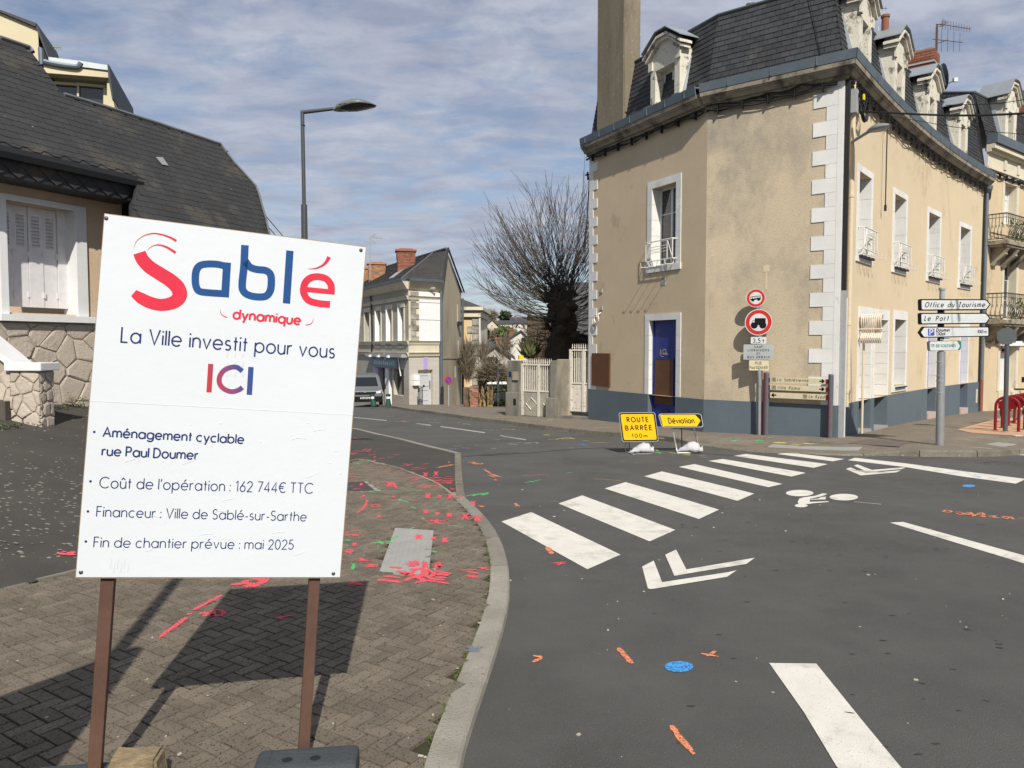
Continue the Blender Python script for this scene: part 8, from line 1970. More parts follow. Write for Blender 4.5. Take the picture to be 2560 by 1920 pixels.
def house(lab, xl, xr, ye, yr, yb, Y, dep, wallm, roofm, gable=True, xpeak=None, win=(), name='house', chim=(), hip=0):
    """gable towards the camera (gable=True) or ridge along the view; all sizes from sight lines at distance Y"""
    a, b = P3(xl, yb, Y), P3(xr, yb, Y); ze, zr, zb = P3(xl, ye, Y).z, P3(xl, yr, Y).z, min(a.z, b.z) - 2
    t = thing(name, lab, 'house', ((a.x + b.x) / 2, Y, gb(0, Y)))
    xp = P3(xpeak, yb, Y).x if xpeak else (a.x + b.x) / 2
    mb = MB()
    if gable:
        mb.prism([(a.x, Y, zb),(b.x, Y, zb),(b.x, Y, ze),(xp, Y, zr),(a.x, Y, ze)], (0, dep, 0)); mb.build('wall', wallm, t)
        mb = MB(); o = .35; th = .18
        for s0, s1 in (((a.x - o, ze - o * .7),(xp, zr)),((xp, zr),(b.x + o, ze - o * .7))): mb.prism([(s0[0], Y - .3, s0[1] + .02),(s1[0], Y - .3, s1[1] + .02),(s1[0], Y - .3, s1[1] + th),(s0[0], Y - .3, s0[1] + th)], (0, dep + .6,0))
        mb.build('roof', roofm, t)
    else:
        mb.prism([(a.x, Y, zb),(b.x, Y, zb),(b.x, Y, ze),(a.x, Y, ze)], (0, dep, 0)); mb.build('wall', wallm, t)
        mb = MB(); mb.add([(a.x - .3, Y - .3, ze),(b.x + .3, Y - .3, ze),(b.x + .3, Y + dep + .3, ze),(a.x - .3, Y + dep + .3, ze),(a.x - .3 + hip, Y + dep / 2, zr),(b.x + .3 - hip, Y + dep / 2, zr)], [(0,1,5,4),(1,2,5),(2,3,4,5),(3,0,4)]); mb.build('roof', roofm, t)
    for (wx0, wx1, wy0, wy1) in win:
        p, q = P3(wx0, wy1, Y), P3(wx1, wy0, Y); mb = MB(); mb.prism([(p.x, Y - .02, p.z),(q.x, Y - .02, p.z),(q.x, Y - .02, q.z),(p.x, Y - .02, q.z)], (0,-.06,0)); w = mb.build('window', m_guard, t)
        e = (q.x - p.x) * .12; mb = MB(); mb.prism([(p.x + e, Y - .06, p.z + e),(q.x - e, Y - .06, p.z + e),(q.x - e, Y - .06, q.z - e),(p.x + e, Y - .06, q.z - e)], (0,-.05,0)); mb.build('pane', m_glass, w)
    for (cx0, cx1, cy0, cy1) in chim:
        p, q = P3(cx0, cy1, Y), P3(cx1, cy0, Y); mb = MB(); mb.prism([(p.x, Y + dep * .3, p.z - 1),(q.x, Y + dep * .3, p.z - 1),(q.x, Y + dep * .3 + .8, p.z - 1),(p.x, Y + dep * .3 + .8, p.z - 1)], (0,0, q.z - p.z + 1)); c = mb.build('chimney', m_brick, t)
        mb = MB(); mb.box(((p.x + q.x) / 2, Y + dep * .3 + .4, q.z),(q.x - p.x + .2,1.0,.2)); mb.build('chimney_cap', m_brick, c)
    return t
m_far_w = mat('far_white_wall', (.60,.57,.50),(.52,.50,.44), scale=.4, rough=.95); m_far_c = mat('far_cream_wall', (.56,.50,.38),(.50,.45,.35), scale=.4, rough=.95); m_far_g = mat('far_grey_wall', (.42,.40,.36),(.34,.32,.29), scale=.6, rough=.95, c4=(.24,.23,.2), s4=.4, t4=.5, w4=.2)
m_far_r = mat('far_slate', (.045,.048,.055),(.062,.064,.07), scale=.8, rough=.85, bump=3, bscale=3, stretch=(1,1,4))
b2 = lambda x, y: Q('B2', x, y)[0]
def hb(lab, xl, xr, ye, yr, yb, Y, dep, w, r, xpeak=None, win=(), gable=True, chim=(), hip=0):
    cv = lambda x, y: b2(x, y)
    return house(lab, cv(xl, 0)[0], cv(xr, 0)[0], cv(0, ye)[1], cv(0, yr)[1], cv(0, yb)[1], Y, dep, w, r, gable, cv(xpeak, 0)[0] if xpeak else None, [(cv(a, 0)[0], cv(b, 0)[0], cv(0, c)[1], cv(0, d)[1]) for a, b, c, d in win], 'house', [(cv(a, 0)[0], cv(b, 0)[0], cv(0, c)[1], cv(0, d)[1]) for a, b, c, d in chim], hip)
hb('grey rendered gabled house just beyond the near gate', 268,600,845,728,910,62,12, m_far_g, m_far_r, 430)
hb('low white house with dark roof and red chimneys behind the grey gable', 240,540,750,668,860,78,9, m_far_w, m_far_r, gable=False, chim=((248,300,635,700),(430,500,635,690)), win=((262,292,770,835),))
hb('white gabled house with a window beside the pollarded tree', 545,800,670,560,750,88,12, m_far_w, m_far_r, 710, win=((712,768,620,680),(735,765,738,750)), chim=((580,625,535,640),))
hb('cream gabled house high on the far hillside at the left', 300,470,520,440,575,185,16, m_far_c, m_far_r, 398, win=((350,372,540,560),(385,400,490,505)), chim=((402,420,428,450),))
hb('long dark roofed house on the far hillside beside the cream gable', 232,400,560,420,570,192,14, m_far_w, m_far_r, gable=False)
hb('small white dormered house on the far hillside near the tree', 668,735,500,466,530,170,14, m_far_w, m_far_r, 700, win=((685,700,505,525),))
hb('dark roofed row house on the hilltop', 600,800,475,395,530,200,14, m_far_g, m_far_r, gable=False, chim=((640,660,385,400),))
hb('dark roofed house between the hilltop row and the cream gable', 465,610,480,432,540,196,12, m_far_w, m_far_r, gable=False, win=((470,485,485,498),))
hb('tiny red chimneyed roof low behind the white house', 505,590,735,700,790,72,8, m_far_g, m_far_r, gable=False, chim=((548,592,675,725),))

# ---- stone barn and house behind the tree
m_barn = mat('barn_rubble', (.16,.115,.075),(.10,.075,.055), scale=1.8, rough=1, bump=6, bscale=8, c3=(.22,.17,.12), s3=6, t3=.6, w3=.08)
m_barnr = mat('barn_slate', (.045,.045,.05),(.075,.075,.08), scale=2, rough=.8, bump=3, bscale=8)
Yb_ = 36.0; bn = thing('stone_barn', 'dark rubble stone barn with slate roof behind the pollarded tree', 'barn', tuple(P3(1400,950, Yb_)))
q = [P3(*b2(*p), Yb_) for p in ((775,950),(1060,950),(1060,470),(1040,420),(880,405),(790,380),(775,400))]; q[0].z = q[1].z = gb(0, Yb_) - 1
mb = MB(); mb.prism(q, (1.5,7,0)); mb.build('wall', m_barn, bn)
q = [P3(*b2(*p), Yb_ - .2) for p in ((780,374),(960,400),(1045,395),(1060,430),(900,412),(780,392))]; mb = MB(); mb.prism(q, (1.5,7.4,.0)); mb.build('roof', m_barnr, bn)
rr = random.Random(31)
xa, xb2_ = P3(*b2(782,900), Yb_).x, P3(*b2(1050,900), Yb_).x; zt3_ = P3(*b2(800,420), Yb_).z; zb3_ = P3(*b2(800,900), Yb_).z
st = MB(); z = zb3_
while z < zt3_ - .2:
    x = xa + rr.uniform(0,.2); h = rr.uniform(.12,.22)
    while x < xb2_: w = rr.uniform(.2,.5); st.box((x + w / 2, Yb_ - .02, z + h / 2),(w * .9,.1 + rr.uniform(0,.06), h * .85)); x += w
    z += h
st.build('rubble_stones', m_barn, bn, kind='stuff')
house('steep slate roofed house rising behind the tree, right of the barn', 1420,1520,850,690,960,42,8, m_far_g, m_barnr, False, win=())
# dark lean-to behind the gates
mb = MB(); Yl = 33; q = [P3(*b2(*p), Yl) for p in ((1100,960),(1470,960),(1470,640),(1400,590),(1335,578),(1180,690),(1100,800))]; q[0].z = q[1].z = gb(0, Yl) - .5
mb.prism(q, (1,5,0)); tag(mb.build('shed', flat('shed_dark', (.02,.018,.016),.9)), 'dark lean-to shed behind the tall white gate', 'shed')

# == gates and piers along the far pavement
m_pier = mat('stained_pier', (.24,.225,.19),(.09,.085,.075), scale=1.5, rough=.95, bump=2.5, bscale=30, stretch=(1.5,1.5,.6), c4=(.34,.30,.22), s4=1.6, t4=.58, w4=.1)
m_pier2 = mat('lichened_render', (.42,.37,.26),(.15,.14,.12), scale=1.3, rough=.95, bump=2.5, bscale=30, stretch=(1.4,1.4,.6), c4=(.45,.38,.24), s4=1.2, t4=.55, w4=.1)
m_gatew = mat('old_white_iron', (.60,.57,.50),(.52,.49,.42), scale=6, rough=.7, bump=1, bscale=40, c3=(.24,.11,.04), s3=12, t3=.62, w3=.06, c4=(.26,.14,.07), s4=3, t4=.64, w4=.06)
g0_ = gp(*b2(620,1482), gf); gL_ = gp(*b2(880,1508), gf); pR = A.pos(LA)
gth = atan2(pR[0] - g0_.x, pR[1] - g0_.y)
def gpx(x, y): return GL_F.px(*b2(x, y))
dirg = Vector((pR[0] - g0_.x, pR[1] - g0_.y)); LG = dirg.length
GL_F = Fac(g0_.x, g0_.y, atan2(dirg.x, dirg.y),1)
fw_ = thing('gate_wall', 'pair of stained stone gate piers with wall beside the corner building', 'gate piers', tuple(g0_))
def gbox(x0, x1, y0, y1, n0, n1, name, m, par, z0=None, dz=0):
    a, t = gpx(x0, y0); b, u = gpx(x1, y1); mb = MB(); s0, s1 = min(a, b), max(a, b)
    GL_F.box(mb, s0, s1,(gf(*GL_F.pos(s0)) - .15) if z0 is None else z0, GL_F.px(*b2((x0 + x1) / 2, y0))[1], n0, n1); return mb.build(name, m, par, bevel=.015)
gbox(560,700,880,1480,-.35,.0, 'pier', m_pier, fw_); gbox(550,702,1225,1480,-.38,.05, 'pier_base', m_pier, fw_)
gbox(1035,1100,880,1500,-.30,.05, 'pier', m_pier, fw_); gbox(1010,1115,1285,1510,-.32,.16, 'pier_base', m_pier, fw_)
gbox(1098,1232,866,1450,-.25,.0, 'rendered_wall', m_pier2, fw_)
s_, z_ = gpx(590,1030); mb = MB(); GL_F.box(mb, s_ - .05, s_ + .05, z_ - .09, z_ + .09,0,.01); mb.build('house_number_plate', flat('number_blue', (.01,.02,.09)), fw_)
s_, z_ = gpx(655,1045); mb = MB(); GL_F.box(mb, s_ - .11, s_ + .11, z_ - .14, z_ + .14,0,.06); mb.build('bell_box', m_pier2, fw_)
s_, z_ = gpx(652,1328); mb = MB(); GL_F.box(mb, s_ - .05, s_ + .05, z_ - .1, z_ + .1,.05,.07); mb.build('dark_plate', m_black, fw_)
def gate(lab, xs, ytop, yrail, ymid, ybot, nb_, m, board=True, lozenge=False, ypanel=None, posts=()):
    """white iron gate: pickets, rails, sheet boarding behind"""
    s0, s1 = gpx(xs[0], 1000)[0], gpx(xs[1], 1000)[0]; xm = (xs[0] + xs[1]) / 2
    Z = lambda y: gpx(xm, y)[1]
    t = thing('iron_gate', lab, 'gate', tuple(GL_F.W((s0 + s1) / 2, Z(ybot),-.1)))
    for i in range(nb_):
        s = s0 + (s1 - s0) * (i + .5) / nb_; mb = MB(); zt = Z(ytop); zl = Z(ymid)
        mb.tube([GL_F.W(s, zl, -.1), GL_F.W(s, zt - .12,-.1)], .013,6); mb.lathe(GL_F.W(s, zt - .13,-.1), [(.012,0),(.028,.02),(.010,.05),(.018,.07),(.001,.15)], 6); mb.build('picket', m, t)
    for y in (yrail, ymid): mb = MB(); GL_F.box(mb, s0, s1, Z(y) - .025, Z(y) + .025,-.13,-.07); mb.build('rail', m, t)
    mb = MB(); GL_F.box(mb, s0, s1, Z(ybot), Z(ymid) - .04,-.12,-.09); pn = mb.build('sheet_panel', m_gpanel if lozenge else m, t)
    if board:
        for i in range(nb_): a = s0 + (s1 - s0) * i / nb_; b = s0 + (s1 - s0) * (i + .93) / nb_; mb = MB(); zt = Z(board); mb.prism([GL_F.W(a, Z(ymid),-.17), GL_F.W(b, Z(ymid),-.17), GL_F.W(b, zt, -.17), GL_F.W((a + b) / 2, zt + .05,-.17), GL_F.W(a, zt, -.17)], GL_F.W(0,0,-.01) - GL_F.W(0,0,0)); mb.build('board', m, t)
    for x in posts: s = gpx(x, 1000)[0]; mb = MB(); GL_F.box(mb, s - .04, s + .04, Z(ybot), Z(yrail) + .03,-.13,-.05); mb.build('stile', m, t)
    if lozenge:
        for cx, w in ((805,58),(985,48)):
            c, zc_ = gpx(cx, 1352); a = gpx(cx - w, 1352)[0]; hh = gpx(cx, 1285)[1] - zc_; d = c - a
            mb = MB(); pts = [GL_F.W(c - d, zc_, -.08), GL_F.W(c, zc_ + hh, -.08), GL_F.W(c + d, zc_, -.08), GL_F.W(c, zc_ - hh, -.08), GL_F.W(c - d, zc_, -.08)]; mb.tube(pts, .02,4); mb.build('lozenge', m, pn)
    return t
m_gpanel = mat('mossy_gate_panel', (.36,.34,.28),(.22,.21,.17), scale=3, rough=.85, bump=1, bscale=40, c4=(.25,.13,.06), s4=3, t4=.62, w4=.06)
gate('low white iron double gate with lozenge panels, rust stained', (708,1030),862,925,1215,1490,16, m_gatew, 985, True, posts=(710,888))
gate('tall white iron gate between the lichened wall and the corner building', (1240,1452),700,765,1130,1440,9, m_gatew, 860, posts=(1236,1378))
mb = MB(); s0, s1 = gpx(1125,1000)[0], LG; GL_F.box(mb, s0, s1, gf(*GL_F.pos(s0)) - .1, gf(*GL_F.pos(s0)) + .1,-.4,.2); mb.build('gate_step', m_pier, fw_)
mb = MB(); c = P3(*b2(707,845), g0_.y + 1); mb.box(c, (.15,.12,.14),.3); tag(mb.build('yellow_crate', flat('crate_yellow', (.70,.55,.01))), 'small yellow box showing above the low gate pier', 'box')
# ---- garden beyond the open corner: brick pier, dried banana plants, hedge, tunnel, path wall
m_brickp = mat('garden_brick', (.38,.20,.13),(.30,.16,.11), scale=4, rough=.95, bump=2, bscale=30, rnd=.2)
qb = gp(*b2(195,1418), gf); Yq = 34.0; c = P3(*b2(195,1418), Yq); tb = P3(*b2(195,1180), Yq); w = P3(*b2(235,1300), Yq).x - P3(*b2(150,1300), Yq).x
bp_ = thing('brick_pier', 'short red brick garden pier in front of the dried banana leaves', 'pier', (c.x, c.y, gb(0, Yq))); o = brickstack('brickwork', c.x, Yq + .4, gb(0, Yq) - .1, w, .8, tb.z - gb(0, Yq) + .1,0, bp_, m_brickp, course=.08)
mb = MB(); mb.box((c.x, Yq + .4, tb.z + .03),(w + .05,.85,.07)); mb.build('pier_cap', m_mortar if False else mat_mortar, bp_)
a, b = P3(*b2(80,1300), Yq + .3).x, P3(*b2(150,1300), Yq + .3).x; mb = MB(); mb.prism([(a, Yq + .3, gb(0, Yq) - .1),(b, Yq + .3, gb(0, Yq) - .1),(b, Yq + .8, gb(0, Yq) - .1),(a, Yq + .8, gb(0, Yq) - .1)], (0,0, tb.z - gb(0, Yq) + .1)); mb.build('dark_rubble', m_barn, bp_)
def leafmass(name, lab, cat, c, dims, n, ls, m, seed, droop=False, kind=None, upright=False, shape='ell', w=.3):
    rr = random.Random(seed); mb = MB(); c = Vector(c)
    for i in range(n):
        while True:
            p = Vector((rr.uniform(-1,1), rr.uniform(-1,1), rr.uniform(-1,1)))
            if p.length < 1: break
        if rr.random() < .6: p = p.normalized() * rr.uniform(.75,1.05)
        q = c + Vector((p.x * dims[0], p.y * dims[1], p.z * dims[2])); L = ls * rr.uniform(.6,1.5)
        if droop: d = Vector((rr.gauss(0,.35), rr.gauss(0,.35),-1)).normalized() * L
        elif upright: d = Vector((rr.gauss(0,.4), rr.gauss(0,.3),1)).normalized() * L
        else: d = Vector((rr.gauss(0,1), rr.gauss(0,1), rr.gauss(0,.7))).normalized() * L
        s = d.cross(Vector((rr.gauss(0,1), rr.gauss(0,1), rr.gauss(0,1)))).normalized() * L * w
        mb.poly([q, q + d * .5 + s, q + d, q + d * .5 - s])
    o = mb.build(name, m)
    if lab: tag(o, lab, cat)
    if kind: o['kind'] = kind
    return o
m_dry = mat('dried_leaf', (.46,.34,.18),(.30,.21,.11), scale=6, rough=.85, rnd=.35)
Yd = 34.6
def cyl(x0, x1, y0, y1, Y): a, b = P3(x0, y1, Y), P3(x1, y0, Y); return Vector(((a.x + b.x) / 2, Y, (a.z + b.z) / 2)),(b.x - a.x) / 2,(b.z - a.z) / 2
c, hw, hh = cyl(*[v for v in (b2(235,0)[0], b2(410,0)[0], b2(0,1110)[1], b2(0,1430)[1])], Yd)
ban = thing('banana_plants', 'clump of dried brown banana plants hanging behind the brick pier', 'plant', (c.x, c.y, gb(0, Yd)))
rr = random.Random(77); mb = MB()
for i in range(26): x = c.x + rr.uniform(-hw, hw) * .9; y = Yd + rr.uniform(-.3,.4); mb.tube([(x, y, gb(0, Yd)),(x + rr.gauss(0,.08), y, c.z + hh * rr.uniform(.2,.8))], rr.uniform(.018,.035),6)
mb.build('stems', m_dry, ban)
o = leafmass('leaves', None, None, c, (hw * 1.02,.45, hh),1300,.42, m_dry, 12, True, w=.13); o.parent = ban
c2, hw2, hh2 = cyl(b2(70,0)[0], b2(250,0)[0], b2(0,1090)[1], b2(0,1190)[1], Yd)
o = leafmass('leaves', None, None, c2,(hw2,.4, hh2),420,.42, m_dry, 14, w=.12); o.parent = ban
m_hedge = mat('hedge_leaf', (.055,.09,.02),(.10,.14,.035), scale=8, rough=.7, rnd=.35); m_ever = mat('evergreen_leaf', (.02,.038,.012),(.035,.055,.02), scale=5, rough=.7, rnd=.3); m_palm = mat('palm_leaf', (.06,.075,.025),(.10,.10,.04), scale=5, rough=.7, rnd=.3)
m_twig = mat('dry_twigs', (.17,.14,.095),(.12,.10,.07), scale=1, rough=1, rnd=.25)
def hd(lab, x0, x1, y0, y1, Y, dep, n, ls, m, seed, nm='bush', cat='bush', **k):
    c, hw, hh = cyl(b2(x0,0)[0], b2(x1,0)[0], b2(0, y0)[1], b2(0, y1)[1], Y); return leafmass(nm, lab, cat, c, (hw, dep, hh), n, ls, m, seed, **k)
hd('bright green hedge beyond the far pavement, left of the gate pier', 415,560,1310,1440,36,.5,1500,.12, m_hedge, 21, 'hedge', 'hedge')
hd('dark evergreen bush in front of the grey gabled house', 330,455,865,985,55,1.2,1500,.30, m_ever, 22)
hd('small dark shrub under the white garden frame', 405,500,1160,1230,45,.6,500,.2, m_ever, 23)
hd('spiky green plant above the low gate', 725,880,770,880,30,.7,420,.5, m_palm, 24, 'spiky_plant', 'plant', upright=True, w=.06)
hd('dark conifer on the far hilltop', 490,575,355,440,210,3,900,1.0, m_ever, 25, 'conifer', 'tree')
hd('rounded bare treetop on the far hilltop', 290,430,350,440,215,4,1500,1.4, m_twig, 26, 'bare_tree', 'tree', w=.05)
hd('dark evergreen beside the cream gabled house', 240,300,520,640,120,3,700,.9, m_ever, 27)
hd('brown bare thicket on the slope below the hillside houses', 300,545,575,660,130,6,1600,1.1, m_twig, 28, 'thicket', 'thicket', w=.05)
hd('olive shrubs on the slope beside the brown thicket', 470,600,545,610,128,5,900,.9, m_hedge, 29)
hd('tangle of dry brambles over the garden wall', 250,560,930,1120,46,1.0,2600,.6, m_twig, 30, 'brambles', 'brambles', w=.025)
hd('pale leafless shrub against the apricot building', 70,180,760,1150,50,.8,900,.9, m_twig, 32, 'bare_shrub', 'shrub', w=.02, upright=True)
for i, (x0, x1, y0, y1, Y, lab) in enumerate(((250,330,780,970,52, 'thin bare sapling before the grey gable, at its left'),(455,600,700,930,53, 'thin bare sapling before the grey gable, at its right'))): hd(lab, x0, x1, y0, y1, Y, .8,260,1.1, m_twig, 40 + i, 'bare_sapling', 'tree', w=.012, upright=True)
# garden wall, white frame, dark fence and thin post
mb = MB(); a, b = P3(*b2(235,1100),47), P3(*b2(560,1100),47); mb.prism([(a.x, 47, gb(0,47) - 1),(b.x, 47, gb(0,47) - 1),(b.x, 47.4, gb(0,47) - 1),(a.x, 47.4, gb(0,47) - 1)], (0,0, P3(*b2(300,1000),47).z - gb(0,47) + 1)); tag(mb.build('garden_wall', m_barn), 'old rubble garden wall under the dry brambles', 'wall')
t = thing('garden_frame', 'white framed low garden cover beyond the hedge', 'cold frame', tuple(P3(*b2(450,1130),43)))
for i in range(4):
    q = [P3(*b2(*p),43) for p in ((345 + i * 55,1142),(392 + i * 55,1146),(385 + i * 55,1110),(338 + i * 55,1122 - i * 4))]; mb = MB(); mb.prism(q, (0,.1,0)); mb.build('pane', m_white, t)
mb = MB(); mb.tube([P3(*b2(320,1145),42.9), P3(*b2(560,1145),42.9)], .05,6); mb.build('rail', m_black, t)
mb = MB(); a, b = P3(*b2(405,1240),40), P3(*b2(560,1240),40); mb.prism([(a.x, 40, gb(0,40) - .3),(b.x, 40, gb(0,40) - .3),(b.x, 40.1, gb(0,40) - .3),(a.x, 40.1, gb(0,40) - .3)], (0,0, P3(*b2(450,1235),40).z - gb(0,40) + .3)); tag(mb.build('screen_fence', flat('dark_screen', (.02,.025,.03))), 'dark screen fence behind the bright hedge', 'fence')
mb = MB(); mb.tube([(P3(*b2(463,1400),35.5).x, 35.5, gb(0,35.5)), P3(*b2(463,945),35.5)], .045,8); tag(mb.build('thin_post', m_greyp), 'thin grey post standing by the hedge left of the gate', 'post')

# == the pollarded tree
Yt = 30.0
m_bark = mat('dark_bark', (.035,.027,.02),(.06,.047,.035), scale=6, rough=1, bump=6, bscale=14); m_bark2 = mat('twig_bark', (.05,.042,.033),(.10,.085,.066), scale=3, rough=.9)
tr = thing('pollarded_tree', 'bare pollarded tree with a thick dark trunk and dense upswept shoots', 'tree', (P3(1415,900, Yt).x, Yt, gb(0, Yt)))
c5 = lambda x, y, Y=Yt: P3(*Q('C5', x, y)[0], Y)
z0t = gb(0, Yt) - .2; mb = MB(); pth = [Vector((c5(700,1400).x, Yt, z0t)), c5(700,1400), c5(720,1280), c5(740,1180), c5(720,1080), c5(700,990), c5(690,930), c5(688,870)]
rad = [c5(860,1400).x - c5(620,1400).x] ; u_ = (c5(1021,0).x - c5(0,0).x) / 1021
mb.tube(smooth_path(pth, 4), [r * u_ for r in ([125] * 4 + [105] * 4 + [98] * 4 + [104] * 4 + [112] * 4 + [96] * 4 + [70] * 4 + [20])], 16)
rr = random.Random(55)
for i in range(46):     # knuckles
    w = rr.uniform(0,6.28); z = rr.uniform(930,1330); p = c5(705 + rr.uniform(-100,110), z) + Vector((0, rr.uniform(-.6,.6),0)); r = rr.uniform(.10,.22)
    mb.lathe(p - Vector((0,0, r)), [(.02,0),(r * .8, r * .4),(r, r),(r * .75, r * 1.6),(.02, r * 2)], 8)
from mathutils import noise as _nz
mb.v = [tuple(Vector(v) + Vector(v).normalized() * 0 + Vector((_nz.noise(Vector(v) * 2.2), _nz.noise(Vector(v) * 2.2 + Vector((9,0,0))), _nz.noise(Vector(v) * 3)))* .13) for v in mb.v]
mb.build('trunk', m_bark, tr)
mb = MB()
def shoot(p, d, L, r, grav, n=7, sides=5, sub=0):
    pts = [p.copy()]; d = d.normalized()
    for i in range(n):
        d = (d + Vector((rr.gauss(0,.035), rr.gauss(0,.035), grav / n + rr.gauss(0,.025)))).normalized(); p = p + d * L / n; pts.append(p.copy())
    mb.tube(pts, [max(.0065, r * (1 - .82 * i / n)) for i in range(n + 1)], sides, cap=False)
    if sub:
        for k in range(sub):
            i = rr.randint(int(n * .3), n - 1); dd = (pts[i] - pts[i - 1]).normalized() + Vector((rr.gauss(0,.35), rr.gauss(0,.35), rr.gauss(.1,.25))); shoot(pts[i], dd, L * rr.uniform(.16,.36), r * .36, grav * .4,4,3,0)
for i in range(270):
    # left side shoots leave lower and sweep out then up; those above rise almost straight
    t = rr.random(); side = rr.gauss(0,1)
    if t < .60:
        ang = rr.uniform(-80,52); p = c5(690 + rr.uniform(-95,110), rr.uniform(900,1040)) + Vector((0, rr.uniform(-.6,.6),0)); L = lerp([(-80,3.5),(-45,4.0),(-10,4.6),(0,4.75),(25,4.4),(52,3.4)], ang) * rr.uniform(.72,1.02)
        a = RD(ang); d = Vector((sin(a), rr.gauss(0,.38), cos(a))); shoot(p, d, L, rr.uniform(.010,.022),.85 * abs(sin(a)),9,5,7)
    elif t < .82:
        ang = rr.uniform(-105,-60) if rr.random() < .65 else rr.uniform(55,95); p = c5(670 + (rr.uniform(-60,40) if ang < 0 else rr.uniform(60,150)), rr.uniform(960,1180)) + Vector((0, rr.uniform(-.6,.5),0)); a = RD(ang); L = rr.uniform(1.8,3.8)
        d = Vector((sin(a), rr.gauss(0,.3), cos(a))); shoot(p, d, L, rr.uniform(.010,.022),1.0,9,4,7)
    else:
        ang = rr.uniform(-130,-85) if rr.random() < .6 else rr.uniform(80,130); p = c5(680 + (rr.uniform(-70,30) if ang < 0 else rr.uniform(60,160)), rr.uniform(1100,1340)) + Vector((0, rr.uniform(-.6,.2),0)); a = RD(ang)
        shoot(p, Vector((sin(a), rr.gauss(-.2,.5), cos(a))), rr.uniform(.8,2.1), rr.uniform(.008,.015),.6,7,4,5)
mb.build('crown', m_bark2, tr)
# cable hanging at the left end of the corner building
mb = MB(); mb.tube([onlinepx(1474,440,23.3), onlinepx(1467,560,23.3), onlinepx(1462,620,23.3)], .018,5); mb.tube([onlinepx(1463,438,23.3), onlinepx(1476,436,23.3)], .025,5); mb.tube([onlinepx(1469,430,23.3), onlinepx(1470,450,23.3)], .03,5)
tag(mb.build('insulator_cable', m_black), 'black cable hanging from the left end of the cornice', 'cable')
# == the building adjoining on the right
m_wallD = mat('render_sand', (.57,.46,.30),(.50,.40,.27), scale=.8, rough=.95, bump=2, bscale=60, c4=(.42,.33,.22), s4=.7, t4=.55, w4=.14)
e = C.pos(LC); thD = C.head(LC) + RD(6)
D = Fac(e[0], e[1], thD, 1, RD(-.0)); LDN = 9.0
db = thing('balcony_building', 'sand coloured building with wrought iron balconies at the right edge', 'building', (e[0], e[1], gf(*e)))
def dz(r, x, y, n=0.0): return D.px(*Q(r, x, y)[0], n)
zgD = dz('C2', 480,540)[1]; 
hD = []
wxy = (('C2', 648,742,850,1165),('C2', 645,740,1430,1900))
for r, x0, x1, y0, y1 in wxy: a, b = dz(r, x0, y0)[0], dz(r, x1, y0)[0]; hD.append((a, b, dz(r, x0, y1)[1], dz(r, x0, y0)[1], .3))
a, b = dz('B4', 895,900)[0], dz('B4', 1048,900)[0]; hD.append((a, b, dz('B4', 970,1115)[1], dz('B4', 970,700)[1], .3))
mb = MB(); D.wall(mb, .05, LDN, -1, zgD, hD); mb.build('wall', m_wallD, db)
for i, h in enumerate(hD):
    w = casement(D, h, .25, db, 2 if i < 2 else 1,3 if i < 2 else 1, m_frame, glass=m_glass if i == 1 else (m_shut if True else None))
    for a, b in ((h[0] - .2, h[0]),(h[1], h[1] + .2)): mb = MB(); D.box(mb, a, b, h[2], h[3], 0,.035); mb.build('jamb', m_limes, w)
    mb = MB(); D.box(mb, h[0] - .2, h[1] + .2, h[3], h[3] + .3,0,.045); mb.build('lintel', m_limes, w)
    mb = MB(); D.box(mb, h[1] - .02, h[1] - .002, h[2], h[3], -.25,.03); mb.build('reveal_stone', m_limes, w)
mb = MB(); D.box(mb, hD[2][0] - .25, hD[2][1] + .25, hD[2][3] + .02, hD[2][3] + .2,0,.22); mb.build('shutter_box', m_white, db)
mb = MB(); D.box(mb, hD[2][0] - .1, hD[2][1] + .1, hD[2][2] - .3, hD[2][2], 0,.06); mb.build('window_sill', m_limes, db)
# cornice: two fascias with blocks
for z0, z1, n0, n1, m in ((zgD - .85, zgD - .78,0,.08, m_limes),(zgD - .80, zgD - .25,0,.04, m_limes),(zgD - .28, zgD - .18,0,.16, m_limes),(zgD - .18, zgD - .02,0,.28, m_limes),(zgD, zgD + .32,0,.36, m_zinc)):
    mb = MB(); D.box(mb, 0 if z0 > zgD - .3 else .04, LDN, z0, z1, n0, n1); mb.build('cornice_moulding' if m is m_limes else 'gutter', m, db)
for k in range(5): a = 1.5 + k * 1.3; mb = MB(); D.box(mb, a, a + .22, zgD - .72, zgD - .36,.04,.09); mb.build('cornice_block', m_limes, db)
mb = MB(); D.box(mb, -.02,.35,-.5, zgD - .8,-.05,.02); mb.build('corner_stone', m_wallD, db)
cablerun(D, .1, LDN, zgD - 1.0,.1, db, 4,.02,5,.018)
mb = MB(); mb.tube(smooth_path([D.W(.15, zgD - .9,.1), D.W(.0, zgD - 1.3,.15), D.W(.05, zgD - 2,.12), C.W(LC - .05, ZG - .1,.2)], 4),.04,6); mb.build('cable_bundle', m_black, db)
